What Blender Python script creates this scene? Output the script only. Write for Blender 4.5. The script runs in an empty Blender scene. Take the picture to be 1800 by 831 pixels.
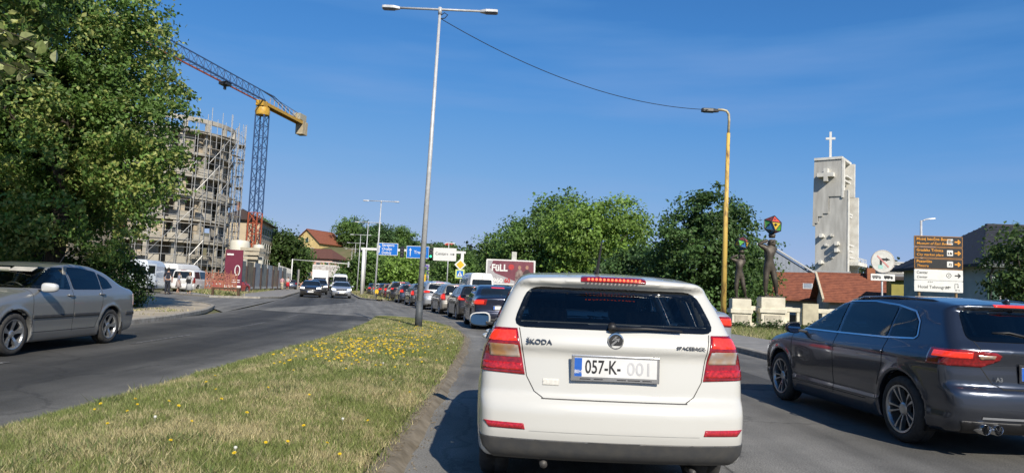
import bpy, bmesh, math, random
import numpy as np
from mathutils import Vector, Matrix
rnd = random.Random(7)
rng = np.random.default_rng(7)
sc = bpy.context.scene
C = sc.collection
R = math.radians
PI = math.pi

# ------------------------------------------------------------------ camera
cam = bpy.data.cameras.new('camera')
camo = bpy.data.objects.new('camera', cam)
C.objects.link(camo)
cam.sensor_width = 36.0
cam.lens = 25.0
cam.clip_start = 0.05
cam.clip_end = 6000
camo.matrix_world = (Matrix.Translation((0, 0, 1.30)) @ Matrix.Rotation(R(90 + 4.32), 4, 'X')
                     @ Matrix.Rotation(R(2.4), 4, 'Z'))
sc.camera = camo

# ------------------------------------------------------------------ sky and sun
SUN_EL = R(37)
SUN_AZ = R(21)          # the sun stands behind the camera and this far to its right
sdir = Vector((math.sin(SUN_AZ) * math.cos(SUN_EL), -math.cos(SUN_AZ) * math.cos(SUN_EL), math.sin(SUN_EL)))
sun = bpy.data.lights.new('sun', 'SUN')
sun.energy = 3.9
sun.angle = R(0.53)
sun.color = (1.0, 0.92, 0.79)
suno = bpy.data.objects.new('sun', sun)
C.objects.link(suno)
suno.rotation_euler = sdir.to_track_quat('Z', 'Y').to_euler()
suno.location = sdir * 60

world = bpy.data.worlds.new('World')
sc.world = world
world.use_nodes = True
wn, wl = world.node_tree.nodes, world.node_tree.links
wn.clear()
w_out = wn.new('ShaderNodeOutputWorld')
w_bg = wn.new('ShaderNodeBackground')
w_sky = wn.new('ShaderNodeTexSky')
w_sky.sky_type = 'NISHITA'
w_sky.sun_disc = False
w_sky.sun_elevation = SUN_EL
w_sky.sun_rotation = math.atan2(sdir.x, sdir.y)
w_sky.altitude = 600
w_sky.air_density = 1.0
w_sky.dust_density = 0.15
w_sky.ozone_density = 4.0
w_bg.inputs[1].default_value = 0.10
# thin veils of cirrus, all round the sky
w_tc = wn.new('ShaderNodeTexCoord')
w_map = wn.new('ShaderNodeMapping')
w_map.inputs['Rotation'].default_value = (0.15, -0.16, 0.3)
w_map.inputs['Scale'].default_value = (1.1, 1.6, 9.0)
w_no = wn.new('ShaderNodeTexNoise')
w_no.inputs['Scale'].default_value = 1.7
w_no.inputs['Detail'].default_value = 5
w_no.inputs['Roughness'].default_value = 0.5
w_rp = wn.new('ShaderNodeValToRGB')
w_rp.color_ramp.elements[0].position = 0.50
w_rp.color_ramp.elements[0].color = (0, 0, 0, 1)
w_rp.color_ramp.elements[1].position = 0.85
w_rp.color_ramp.elements[1].color = (0.27, 0.27, 0.27, 1)
w_mx = wn.new('ShaderNodeMixRGB')
w_mx.inputs['Color2'].default_value = (5.2, 6.0, 7.2, 1)
wl.new(w_tc.outputs['Generated'], w_map.inputs[0])
wl.new(w_map.outputs[0], w_no.inputs['Vector'])
wl.new(w_no.outputs['Fac'], w_rp.inputs[0])
wl.new(w_rp.outputs[0], w_mx.inputs['Fac'])
wl.new(w_sky.outputs[0], w_mx.inputs['Color1'])
# response of the whole sky: clear deep blue, the bright low band held back
w_dn = wn.new('ShaderNodeVectorMath'); w_dn.operation = 'SCALE'; w_dn.inputs['Scale'].default_value = 0.1
w_up = wn.new('ShaderNodeVectorMath'); w_up.operation = 'SCALE'; w_up.inputs['Scale'].default_value = 10.3
w_cv = wn.new('ShaderNodeRGBCurve')
for ch, pts in enumerate(([(0, 0), (0.1, 0.030), (0.156, 0.052), (0.26, 0.108), (0.5, 0.207), (1, 0.36)],
                          [(0, 0), (0.15, 0.095), (0.27, 0.170), (0.45, 0.245), (0.75, 0.310), (1, 0.35)],
                          [(0, 0), (0.25, 0.215), (0.48, 0.405), (0.7, 0.465), (1, 0.475)])):
    cu = w_cv.mapping.curves[ch]
    cu.points[0].location = pts[0]; cu.points[1].location = pts[-1]
    for p in pts[1:-1]: cu.points.new(*p)
w_cv.mapping.update()
wl.new(w_mx.outputs[0], w_dn.inputs[0]); wl.new(w_dn.outputs[0], w_cv.inputs['Color'])
wl.new(w_cv.outputs[0], w_up.inputs[0]); wl.new(w_up.outputs[0], w_bg.inputs[0])
wl.new(w_bg.outputs[0], w_out.inputs[0])

vs = sc.view_settings
vs.view_transform = 'Standard'
vs.look = 'None'
vs.exposure = 0.6
vs.gamma = 1.0
vs.use_curve_mapping = False
sc.cycles.max_bounces = 8
sc.cycles.transparent_max_bounces = 16
sc.cycles.caustics_reflective = False
sc.cycles.caustics_refractive = False
sc.cycles.sample_clamp_indirect = 4.0
sc.cycles.use_denoising = True

# ------------------------------------------------------------------ materials
MATS = {}


def nodes_of(m):
    m.use_nodes = True
    nt = m.node_tree
    return nt, nt.nodes['Principled BSDF']


def pm(name, col, rough=0.6, metal=0.0, var=0.12, scale=6.0, bump=0.0, bscale=40.0, coat=0.0, spec=0.5,
       col2=None, emit=None, estr=0.0, stretch=None, detail=4.0, lo=0.35, hi=0.65):
    """procedural material: a noise mixes col with col2 (or a darker col), optional noise bump"""
    if name in MATS:
        return MATS[name]
    m = bpy.data.materials.new(name)
    nt, b = nodes_of(m)
    N, L = nt.nodes, nt.links
    tc = N.new('ShaderNodeTexCoord')
    src = tc.outputs['Object']
    if stretch:
        mp = N.new('ShaderNodeMapping')
        mp.inputs['Scale'].default_value = stretch
        L.new(src, mp.inputs[0])
        src = mp.outputs[0]
    c1 = tuple(col) + (1,)
    c2 = (tuple(col2) if col2 else tuple(c * (1 - var * 2) for c in col)) + (1,)
    no = N.new('ShaderNodeTexNoise')
    no.inputs['Scale'].default_value = scale
    no.inputs['Detail'].default_value = detail
    no.inputs['Roughness'].default_value = 0.6
    L.new(src, no.inputs['Vector'])
    rp = N.new('ShaderNodeValToRGB')
    rp.color_ramp.elements[0].position = lo
    rp.color_ramp.elements[1].position = hi
    rp.color_ramp.elements[0].color = c2
    rp.color_ramp.elements[1].color = c1
    L.new(no.outputs['Fac'], rp.inputs[0])
    L.new(rp.outputs[0], b.inputs['Base Color'])
    b.inputs['Roughness'].default_value = rough
    b.inputs['Metallic'].default_value = metal
    b.inputs['Specular IOR Level'].default_value = spec
    b.inputs['Coat Weight'].default_value = coat
    b.inputs['Coat Roughness'].default_value = 0.04
    if bump > 0:
        n2 = N.new('ShaderNodeTexNoise')
        n2.inputs['Scale'].default_value = bscale
        n2.inputs['Detail'].default_value = 3
        bp = N.new('ShaderNodeBump')
        bp.inputs['Strength'].default_value = bump
        bp.inputs['Distance'].default_value = 0.02
        L.new(src, n2.inputs['Vector'])
        L.new(n2.outputs['Fac'], bp.inputs['Height'])
        L.new(bp.outputs[0], b.inputs['Normal'])
    if emit:
        b.inputs['Emission Color'].default_value = tuple(emit) + (1,)
        b.inputs['Emission Strength'].default_value = estr
    MATS[name] = m
    return m


def paint(name, col, metal=0.0, rough=0.42, flake=0.0, dust=0.10):
    """car paint: coloured base under a clear coat, a film of road dust in patches"""
    if name in MATS:
        return MATS[name]
    m = bpy.data.materials.new(name)
    nt, b = nodes_of(m)
    N, L = nt.nodes, nt.links
    tc = N.new('ShaderNodeTexCoord')
    no = N.new('ShaderNodeTexNoise')
    no.inputs['Scale'].default_value = 3.0
    no.inputs['Detail'].default_value = 6
    L.new(tc.outputs['Object'], no.inputs['Vector'])
    sp = N.new('ShaderNodeSeparateXYZ')
    L.new(tc.outputs['Object'], sp.inputs[0])
    mr = N.new('ShaderNodeMapRange')          # road dust clings low on the flanks
    mr.inputs['From Min'].default_value = 0.15
    mr.inputs['From Max'].default_value = 0.75
    mr.inputs['To Min'].default_value = 1.0
    mr.inputs['To Max'].default_value = 0.12
    L.new(sp.outputs['Z'], mr.inputs[0])
    mu = N.new('ShaderNodeMath'); mu.operation = 'MULTIPLY'
    L.new(no.outputs['Fac'], mu.inputs[0]); L.new(mr.outputs[0], mu.inputs[1])
    mu2 = N.new('ShaderNodeMath'); mu2.operation = 'MULTIPLY'
    mu2.inputs[1].default_value = dust * 3.2
    L.new(mu.outputs[0], mu2.inputs[0])
    mx = N.new('ShaderNodeMixRGB')
    mx.inputs['Color1'].default_value = tuple(col) + (1,)
    mx.inputs['Color2'].default_value = (0.20, 0.175, 0.14, 1)
    L.new(mu2.outputs[0], mx.inputs['Fac'])
    L.new(mx.outputs[0], b.inputs['Base Color'])
    b.inputs['Metallic'].default_value = metal
    b.inputs['Roughness'].default_value = rough
    b.inputs['Coat Weight'].default_value = 0.85
    b.inputs['Coat Roughness'].default_value = 0.05
    ra = N.new('ShaderNodeMath'); ra.operation = 'MULTIPLY_ADD'
    ra.inputs[1].default_value = 0.5; ra.inputs[2].default_value = 0.03
    L.new(mu2.outputs[0], ra.inputs[0]); L.new(ra.outputs[0], b.inputs['Coat Roughness'])
    MATS[name] = m
    return m


def glass(name, tint=(0.5, 0.55, 0.55), refl=1.0, rough=0.02):
    """a pane: tinted see-through with a mirror film that grows towards grazing angles"""
    if name in MATS:
        return MATS[name]
    m = bpy.data.materials.new(name)
    m.use_nodes = True
    N, L = m.node_tree.nodes, m.node_tree.links
    N.clear()
    o = N.new('ShaderNodeOutputMaterial')
    t = N.new('ShaderNodeBsdfTransparent'); t.inputs[0].default_value = tuple(tint) + (1,)
    g = N.new('ShaderNodeBsdfGlossy'); g.inputs['Roughness'].default_value = rough
    g.inputs['Color'].default_value = (refl, refl, refl, 1)
    f = N.new('ShaderNodeFresnel'); f.inputs['IOR'].default_value = 1.55
    mx = N.new('ShaderNodeMixShader')
    L.new(f.outputs[0], mx.inputs[0]); L.new(t.outputs[0], mx.inputs[1]); L.new(g.outputs[0], mx.inputs[2])
    L.new(mx.outputs[0], o.inputs[0])
    MATS[name] = m
    return m


# ------------------------------------------------------------------ objects
def tag(o, label=None, cat=None, group=None, kind=None):
    if label: o['label'] = label
    if cat: o['category'] = cat
    if group: o['group'] = group
    if kind: o['kind'] = kind
    return o


def thing(name, label, cat, loc=(0, 0, 0), rotz=0.0, group=None):
    o = bpy.data.objects.new(name, None)
    C.objects.link(o)
    o.empty_display_size = 0.2
    o.location = loc
    o.rotation_euler = (0, 0, rotz)
    return tag(o, label, cat, group)


def link(name, me, mat=None, parent=None):
    o = bpy.data.objects.new(name, me)
    C.objects.link(o)
    if mat is not None:
        for m in (mat if isinstance(mat, (list, tuple)) else [mat]):
            me.materials.append(m)
    if parent is not None:
        o.parent = parent
    return o


def arr_mesh(name, V, F, smooth=False, mi=None):
    """mesh from numpy arrays; F is (m,k)"""
    V = np.asarray(V, np.float32); F = np.asarray(F, np.int32)
    me = bpy.data.meshes.new(name)
    me.vertices.add(len(V)); me.vertices.foreach_set('co', V.ravel())
    m, k = F.shape
    me.loops.add(m * k); me.loops.foreach_set('vertex_index', F.ravel())
    me.polygons.add(m)
    me.polygons.foreach_set('loop_start', np.arange(0, m * k, k, dtype=np.int32))
    try:
        me.polygons.foreach_set('loop_total', np.full(m, k, np.int32))
    except Exception:
        pass
    if mi is not None:
        me.polygons.foreach_set('material_index', np.asarray(mi, np.int32))
    me.update(calc_edges=True)
    me.validate()
    me.polygons.foreach_set('use_smooth', np.full(len(me.polygons), bool(smooth)))
    return me


class MB:
    """collects simple solids and links them as one mesh"""
    def __init__(s): s.V = []; s.F = []; s.M = []; s.mi = 0

    def add(s, vs, fs):
        b = len(s.V); s.V += [tuple(v) for v in vs]
        s.F += [tuple(b + i for i in f) for f in fs]; s.M += [s.mi] * len(fs); return s

    def box(s, c, d, rz=0.0, rx=0.0, ry=0.0):
        M = Matrix.Rotation(rz, 3, 'Z') @ Matrix.Rotation(ry, 3, 'Y') @ Matrix.Rotation(rx, 3, 'X')
        vs = [Vector(c) + M @ Vector((sx * d[0] / 2, sy * d[1] / 2, sz * d[2] / 2))
              for sx in (-1, 1) for sy in (-1, 1) for sz in (-1, 1)]
        return s.add(vs, [(0, 1, 3, 2), (4, 6, 7, 5), (0, 4, 5, 1), (2, 3, 7, 6), (0, 2, 6, 4), (1, 5, 7, 3)])

    def bar(s, p, q, w, h=None, up=(0, 0, 1)):
        """rectangular bar from p to q"""
        h = w if h is None else h
        p, q = Vector(p), Vector(q); d = (q - p).normalized(); up = Vector(up)
        if abs(d.dot(up)) > 0.98: up = Vector((1, 0, 0))
        a = d.cross(up).normalized() * w / 2; b = a.cross(d).normalized() * h / 2
        vs = [e + sa * a + sb * b for e in (p, q) for sa, sb in ((-1, -1), (1, -1), (1, 1), (-1, 1))]
        return s.add(vs, [(3, 2, 1, 0), (4, 5, 6, 7), (0, 1, 5, 4), (1, 2, 6, 5), (2, 3, 7, 6), (3, 0, 4, 7)])

    def tube(s, pts, r, n=10, caps=True, rr=None):
        """round tube along points; r one radius or a list"""
        pts = [Vector(p) for p in pts]
        rs = r if isinstance(r, (list, tuple)) else [r] * len(pts)
        b0 = []; prev = None
        for i, p in enumerate(pts):
            d = (pts[min(i + 1, len(pts) - 1)] - pts[max(i - 1, 0)]).normalized()
            ref = Vector((0, 0, 1)) if abs(d.z) < 0.95 else Vector((1, 0, 0))
            if prev is not None:
                a = (prev - d * prev.dot(d)).normalized()
            else:
                a = d.cross(ref).normalized()
            prev = a
            b = d.cross(a)
            b0.append([p + (a * math.cos(t) + b * math.sin(t)) * rs[i] for t in [2 * PI * k / n for k in range(n)]])
        vs = [v for ring in b0 for v in ring]; fs = []
        for i in range(len(pts) - 1):
            for k in range(n):
                k2 = (k + 1) % n
                fs.append((i * n + k, i * n + k2, (i + 1) * n + k2, (i + 1) * n + k))
        if caps:
            fs.append(tuple(range(n - 1, -1, -1))); fs.append(tuple((len(pts) - 1) * n + k for k in range(n)))
        return s.add(vs, fs)

    def prism(s, poly, z0, z1, fn=lambda a, b, c: (a, b, c)):
        """poly (a,b) counter-clockwise, extruded c from z0 to z1, mapped by fn"""
        n = len(poly)
        vs = [fn(a, b, z0) for a, b in poly] + [fn(a, b, z1) for a, b in poly]
        fs = [tuple(range(n - 1, -1, -1)), tuple(range(n, 2 * n))]
        fs += [(i, (i + 1) % n, n + (i + 1) % n, n + i) for i in range(n)]
        return s.add(vs, fs)

    def lathe(s, prof, n=24, fn=lambda x, y, z: (x, y, z), close=False):
        """prof (r,h) turned round the h axis"""
        vs = []
        for r, h in prof:
            vs += [fn(r * math.cos(2 * PI * k / n), r * math.sin(2 * PI * k / n), h) for k in range(n)]
        fs = []
        m = len(prof)
        for i in range(m if close else m - 1):
            j = (i + 1) % m
            for k in range(n):
                k2 = (k + 1) % n
                fs.append((i * n + k, i * n + k2, j * n + k2, j * n + k))
        return s.add(vs, fs)

    def quad(s, a, b, c, d): return s.add([a, b, c, d], [(0, 1, 2, 3)])

    def build(s, name, mat=None, parent=None, smooth=False, bevel=0.0, fixn=True, seg=2, auto=None):
        me = bpy.data.meshes.new(name)
        me.from_pydata(s.V, [], s.F)
        me.polygons.foreach_set('material_index', s.M)
        if fixn:
            bm = bmesh.new(); bm.from_mesh(me)
            bmesh.ops.recalc_face_normals(bm, faces=bm.faces)
            if auto is not None:
                for f in bm.faces: f.smooth = True
                for e in bm.edges:
                    e.smooth = not (len(e.link_faces) == 2 and e.calc_face_angle(0) > auto)
            bm.to_mesh(me); bm.free()
        if smooth:
            me.polygons.foreach_set('use_smooth', np.full(len(me.polygons), True))
        me.update()
        o = link(name, me, mat, parent)
        if bevel:
            md = o.modifiers.new('bevel', 'BEVEL'); md.width = bevel; md.segments = seg
            md.limit_method = 'ANGLE'
        return o


BENCH = bpy.data.scenes.new('workbench')      # side scene where text and skins are turned into meshes


def dup(root, loc=None, rotz=None, label=None, group=None):
    def cp(o, par):
        c = o.copy(); C.objects.link(c)
        if par is not None:
            c.parent = par
        for ch in o.children: cp(ch, c)
        return c
    r = cp(root, None)
    if loc is not None: r.location = loc
    if rotz is not None: r.rotation_euler = (0, 0, rotz)
    if label: r['label'] = label
    if group: r['group'] = group
    return r


def lettering(name, text, size, mat, parent, M, align='CENTER', bold=0.0, extr=0.002, width=None, shear=0.0):
    """text as a mesh; M places the text plane (x right, y up, z out)"""
    cu = bpy.data.curves.new(name, 'FONT')
    cu.body = text; cu.size = size; cu.align_x = align; cu.align_y = 'CENTER'
    cu.extrude = extr; cu.offset = bold * size; cu.shear = shear; cu.resolution_u = 3
    t = bpy.data.objects.new('tmp_text', cu); BENCH.collection.objects.link(t)
    BENCH.view_layers[0].update(); dg = BENCH.view_layers[0].depsgraph
    me = bpy.data.meshes.new_from_object(t.evaluated_get(dg))
    bpy.data.objects.remove(t); bpy.data.curves.remove(cu)
    me.name = name
    if width:
        xs = [v.co.x for v in me.vertices]
        k = width / max(1e-6, max(xs) - min(xs))
        for v in me.vertices: v.co.x *= k
    me.transform(M)
    me.materials.clear()
    return link(name, me, mat, parent)


def facing(x, y, z, u, v):
    """matrix of a text plane at (x,y,z): u = right, v = up"""
    u, v = Vector(u).normalized(), Vector(v).normalized(); w = u.cross(v)
    M = Matrix((u, v, w)).transposed().to_4x4(); M.translation = (x, y, z)
    return M


def roundpoly(pts, r, n=4):
    """convex polygon with rounded corners"""
    out = []; m = len(pts)
    for i in range(m):
        p0, p1, p2 = Vector(pts[i - 1]), Vector(pts[i]), Vector(pts[(i + 1) % m])
        a, b = (p0 - p1), (p2 - p1)
        k = min(r, a.length * 0.45, b.length * 0.45)
        A, B = p1 + a.normalized() * k, p1 + b.normalized() * k
        for j in range(n + 1):
            t = j / n
            q = A * (1 - t) ** 2 + p1 * 2 * t * (1 - t) + B * t * t
            out.append((q.x, q.y))
    return out
# ------------------------------------------------------------------ the setting: terrain, roads, pavements, islands
def bend(y):
    """how far the avenue has swung to the left at distance y"""
    q = (np.asarray(y, float) - 25.0) / 5.0
    return -0.25 * 5.0 * np.log1p(np.exp(np.clip(q, -30, 60)))


def bd(y): return float(bend(y))


def sstep(a, b, x):
    t = np.clip((x - a) / (b - a), 0, 1); return t * t * (3 - 2 * t)


def vnoise(x, y, seed=0):
    """cheap smooth noise in 0..1"""
    r = np.random.default_rng(seed); g = r.random((64, 64))
    xi, yi = np.floor(x).astype(int), np.floor(y).astype(int)
    fx, fy = x - xi, y - yi
    fx, fy = fx * fx * (3 - 2 * fx), fy * fy * (3 - 2 * fy)
    a, b = g[xi % 64, yi % 64], g[(xi + 1) % 64, yi % 64]
    c, d = g[xi % 64, (yi + 1) % 64], g[(xi + 1) % 64, (yi + 1) % 64]
    return (a * (1 - fx) + b * fx) * (1 - fy) + (c * (1 - fx) + d * fx) * fy


def terrain_z(x, y):
    x = np.asarray(x, float); y = np.asarray(y, float)
    z = -0.05 + 0 * x
    z = z - 1.8 * sstep(36, 42, y) * sstep(8, 12, x) * (1 - sstep(300, 500, y))
    z = z + 9.5 * sstep(188, 222, y) * (1 - sstep(-40, -18, x)) + 3.0 * sstep(192, 225, y) * (1 - sstep(-20, 0, x))
    z = z + 14 * sstep(225, 420, y) * (1 - sstep(-60, 60, x))
    z = z + 46 * sstep(650, 1000, y) * (0.75 + 0.4 * vnoise(x / 260, y / 260, 3)) * sstep(-500, 600, x)
    r = np.hypot(x, y)
    z = z + 40 * sstep(900, 1500, r) * (1 - sstep(600, 700, y))
    return z


M_terr = pm('terrain_grass', (0.085, 0.105, 0.035), 0.95, scale=0.25, col2=(0.16, 0.125, 0.07), detail=8, bump=0.4, bscale=3)
xs = np.unique(np.concatenate([np.linspace(-1800, -160, 26), np.linspace(-160, 160, 90), np.linspace(160, 1800, 26)]))
ys = np.unique(np.concatenate([np.linspace(-1800, -60, 20), np.linspace(-60, 320, 110), np.linspace(320, 1900, 44)]))
X, Y = np.meshgrid(xs, ys, indexing='ij')
V = np.stack([X.ravel(), Y.ravel(), terrain_z(X, Y).ravel()], 1)
i, j = np.meshgrid(np.arange(len(xs) - 1), np.arange(len(ys) - 1), indexing='ij')
a = (i * len(ys) + j).ravel()
F = np.stack([a, a + len(ys), a + len(ys) + 1, a + 1], 1)
tag(link('ground', arr_mesh('ground', V, F, True), M_terr), kind='structure')


def asphalt(name, stops, u0, u1, grain=(0.62, 1.38), crack=0.35):
    """worn asphalt; stops (u, albedo) across the road"""
    m = bpy.data.materials.new(name)
    nt, b = nodes_of(m); N, L = nt.nodes, nt.links
    uv = N.new('ShaderNodeUVMap'); sp = N.new('ShaderNodeSeparateXYZ'); L.new(uv.outputs[0], sp.inputs[0])
    wob = N.new('ShaderNodeTexNoise'); wob.inputs['Scale'].default_value = 0.35; wob.inputs['Detail'].default_value = 3
    L.new(uv.outputs[0], wob.inputs['Vector'])
    w2 = N.new('ShaderNodeMath'); w2.operation = 'MULTIPLY_ADD'; w2.inputs[1].default_value = 0.9; w2.inputs[2].default_value = -0.45
    L.new(wob.outputs['Fac'], w2.inputs[0])
    ad = N.new('ShaderNodeMath'); ad.operation = 'ADD'; L.new(sp.outputs[0], ad.inputs[0]); L.new(w2.outputs[0], ad.inputs[1])
    mr = N.new('ShaderNodeMapRange'); mr.inputs['From Min'].default_value = u0; mr.inputs['From Max'].default_value = u1
    L.new(ad.outputs[0], mr.inputs[0])
    rp = N.new('ShaderNodeValToRGB'); el = rp.color_ramp.elements
    for k, (u, al) in enumerate(stops):
        p = (u - u0) / (u1 - u0)
        e = el[k] if k < 2 else el.new(p)
        e.position = p; e.color = (al * 1.05, al * 1.015, al * 0.925, 1)
    L.new(mr.outputs[0], rp.inputs[0])
    mp = N.new('ShaderNodeMapping'); mp.inputs['Scale'].default_value = (1.6, 0.09, 1)
    L.new(uv.outputs[0], mp.inputs[0])
    st = N.new('ShaderNodeTexNoise'); st.inputs['Scale'].default_value = 1.5; st.inputs['Detail'].default_value = 6
    L.new(mp.outputs[0], st.inputs['Vector'])
    gr = N.new('ShaderNodeTexNoise'); gr.inputs['Scale'].default_value = 75; gr.inputs['Detail'].default_value = 3
    L.new(uv.outputs[0], gr.inputs['Vector'])
    pa = N.new('ShaderNodeTexNoise'); pa.inputs['Scale'].default_value = 0.8; pa.inputs['Detail'].default_value = 7; pa.inputs['Roughness'].default_value = 0.65
    L.new(uv.outputs[0], pa.inputs['Vector'])
    def rng_(n, lo, hi, a, bb):
        r = N.new('ShaderNodeMapRange'); r.inputs[1].default_value = lo; r.inputs[2].default_value = hi
        r.inputs[3].default_value = a; r.inputs[4].default_value = bb; L.new(n.outputs['Fac'], r.inputs[0]); return r
    cur = rp.outputs[0]
    vo = N.new('ShaderNodeTexVoronoi'); vo.feature = 'DISTANCE_TO_EDGE'; vo.inputs['Scale'].default_value = 0.33
    wv = N.new('ShaderNodeVectorMath'); wv.operation = 'ADD'
    L.new(uv.outputs[0], wv.inputs[0]); L.new(pa.outputs['Color'], wv.inputs[1]); L.new(wv.outputs[0], vo.inputs['Vector'])
    cr = N.new('ShaderNodeMapRange'); cr.inputs[1].default_value = 0.0; cr.inputs[2].default_value = 0.012
    cr.inputs[3].default_value = 1 - crack; cr.inputs[4].default_value = 1.0; L.new(vo.outputs['Distance'], cr.inputs[0])
    for src in (rng_(st, 0.3, 0.7, 0.70, 1.28).outputs[0], rng_(gr, 0.32, 0.68, *grain).outputs[0], rng_(pa, 0.3, 0.7, 0.70, 1.30).outputs[0], cr.outputs[0]):
        mu = N.new('ShaderNodeMixRGB'); mu.blend_type = 'MULTIPLY'; mu.inputs['Fac'].default_value = 1
        L.new(cur, mu.inputs['Color1']); L.new(src, mu.inputs['Color2']); cur = mu.outputs[0]
    L.new(cur, b.inputs['Base Color'])
    b.inputs['Roughness'].default_value = 0.78
    bp = N.new('ShaderNodeBump'); bp.inputs['Strength'].default_value = 0.5; bp.inputs['Distance'].default_value = 0.01
    L.new(gr.outputs['Fac'], bp.inputs['Height']); L.new(bp.outputs[0], b.inputs['Normal'])
    return m


def uv_flat(me, fn=None):
    uv = me.uv_layers.new(name='UVMap')
    co = np.zeros(len(me.vertices) * 3, np.float32); me.vertices.foreach_get('co', co); co = co.reshape(-1, 3)
    li = np.zeros(len(me.loops), np.int32); me.loops.foreach_get('vertex_index', li)
    p = co[li]
    u = np.stack([p[:, 0] - bend(p[:, 1]), p[:, 1]], 1) if fn is None else fn(p)
    uv.data.foreach_set('uv', u.astype(np.float32).ravel())


def ribbon(name, ya, yb, fa, fb, z, mat, n=120, m=1, dome=0.0):
    """sheet between two long edges x = fa(y) and x = fb(y)"""
    yy = np.linspace(ya, yb, n)
    t = np.linspace(0, 1, m + 1)
    A = np.array([fa(q) for q in yy]); B = np.array([fb(q) for q in yy])
    Xs = A[:, None] * (1 - t) + B[:, None] * t
    Zs = z + dome * (1 - (2 * t - 1) ** 2)[None, :] * np.minimum(1, (B - A) / 2.5)[:, None]
    V = np.stack([Xs.ravel(), np.repeat(yy, m + 1), Zs.ravel()], 1)
    i, j = np.meshgrid(np.arange(n - 1), np.arange(m), indexing='ij'); a = (i * (m + 1) + j).ravel()
    F = np.stack([a, a + 1, a + m + 2, a + m + 1], 1)
    me = arr_mesh(name, V, F, True); uv_flat(me)
    return tag(link(name, me, mat), kind='structure')


def sheet(name, poly, z, mat, uvfn=None, thick=0.0):
    """flat polygon, or a slab when thick"""
    b = MB()
    if thick: b.prism(poly, z - thick, z)
    else: b.add([(x, y, z) for x, y in poly], [tuple(range(len(poly)))])
    o = b.build(name, mat, fixn=bool(thick)); uv_flat(o.data, uvfn)
    return tag(o, kind='structure')


A_left = asphalt('asphalt_avenue', [(-9.9, 0.13), (-9.2, 0.075), (-8.6, 0.055), (-7.8, 0.032), (-6.9, 0.066), (-6.1, 0.032), (-5.4, 0.042), (-4.6, 0.085), (-3.8, 0.135),
                                    (-0.7, 0.17), (-0.2, 0.14), (0.4, 0.115), (1.4, 0.13), (2.3, 0.15), (2.9, 0.14), (3.8, 0.09), (4.9, 0.095), (6.0, 0.15)], -9.9, 6.1)
ribbon('road', -30, 172, lambda y: -9.8 + bd(y), lambda y: 6.1 + bd(y), 0.0, A_left, n=220, m=2)
A_side = asphalt('asphalt_side_street', [(0, 0.15), (5, 0.13), (10, 0.15)], -60, 60, crack=0.4)
A_patch = asphalt('asphalt_patch', [(0, 0.155), (4, 0.145)], 0, 6, grain=(0.55, 1.45), crack=0.5)
sheet('side_street', [(-9.75 + bd(27.5), 27.5), (-9.75 + bd(52), 52), (-19.5, 47.0), (-26, 53), (-60, 76), (-60, 66), (-34, 52.5), (-21.5, 41.9), (-14.0, 33.1)], 0.004, A_side)
sheet('crossing', [(-9.6 + bd(31), 31), (-3.9 + bd(28.6), 28.6), (-0.6 + bd(28.6), 28.6), (-0.6 + bd(56), 56), (-4.2 + bd(58), 58), (-4.6 + bd(50), 50), (-7.0 + bd(40), 40)], 0.004, A_side)
sheet('asphalt_patch', [(1.75, 3.0), (3.3, 3.0), (2.25, 6.6), (1.72, 9.5)], 0.004, A_patch)
A_dark = asphalt('asphalt_repair_dark', [(-10, 0.038), (6, 0.042)], -10, 6)
sheet('asphalt_patch', [(-9.2, 19.5), (-7.4, 19.3), (-7.5, 23.6), (-9.3, 23.9)], 0.0035, A_dark)
sheet('asphalt_patch', [(-6.2, 25.0), (-4.9, 25.3), (-6.3, 31.5), (-7.5, 31.2)], 0.0035, A_dark)
sheet('asphalt_patch', [(2.9, 10.5), (4.4, 10.5), (4.3, 13.4), (2.85, 13.2)], 0.0035, A_dark)
# worn lane dashes
M_line = pm('worn_line_paint', (0.26, 0.26, 0.255), 0.8, scale=14, col2=(0.06, 0.06, 0.06), lo=0.46, hi=0.66, detail=8)
for y0 in (1.5, 7.5, 13.5, 19.5, 25.5, 56, 62, 68, 74, 80, 88, 96):
    ribbon('lane_marking', y0, y0 + 2.6, lambda y: -6.98 + bd(y), lambda y: -6.88 + bd(y), 0.008, M_line, n=8)
for y0 in (12.5, 18.5, 24.5, 30.5, 44, 52, 60):
    ribbon('lane_marking', y0, y0 + 2.6, lambda y: 2.42 + bd(y), lambda y: 2.52 + bd(y), 0.008, M_line, n=8)
ribbon('stop_line', 70.0, 70.5, lambda y: -0.5 + bd(y), lambda y: 5.8 + bd(y), 0.008, M_line, n=3)

# pavements
M_pave = pm('pavement_asphalt_pale', (0.44, 0.38, 0.29), 0.9, scale=0.9, col2=(0.31, 0.27, 0.21), detail=9, bump=0.25, bscale=60)
M_walk = pm('pavement_grey', (0.26, 0.25, 0.235), 0.9, scale=2.0, col2=(0.18, 0.175, 0.165), detail=9, bump=0.25, bscale=60)
M_kerb = pm('kerb_concrete', (0.36, 0.34, 0.30), 0.9, scale=5, col2=(0.22, 0.20, 0.17), detail=8, bump=0.3, bscale=70)
M_kerbdirt = pm('kerb_dusty', (0.23, 0.20, 0.155), 0.95, scale=5, col2=(0.12, 0.10, 0.07), detail=10, bump=0.9, bscale=22)
left_kerb = [(-9.75, y) for y in (-28, -10, 0, 10, 17)] + [(-10.1, 21), (-10.7, 24), (-11.3, 26.6), (-12.1, 29.0), (-12.9, 31.2), (-14.0, 33.1), (-17.5, 37.6), (-21.5, 41.9), (-34, 52.5), (-60, 66)]
sheet('pavement', [(-60, -28)] + left_kerb[:], 0.11, M_pave, thick=0.2)
far_edge = [(-10.0 + bd(y), y) for y in (54, 60, 70, 85, 100, 120, 150)]
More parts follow.
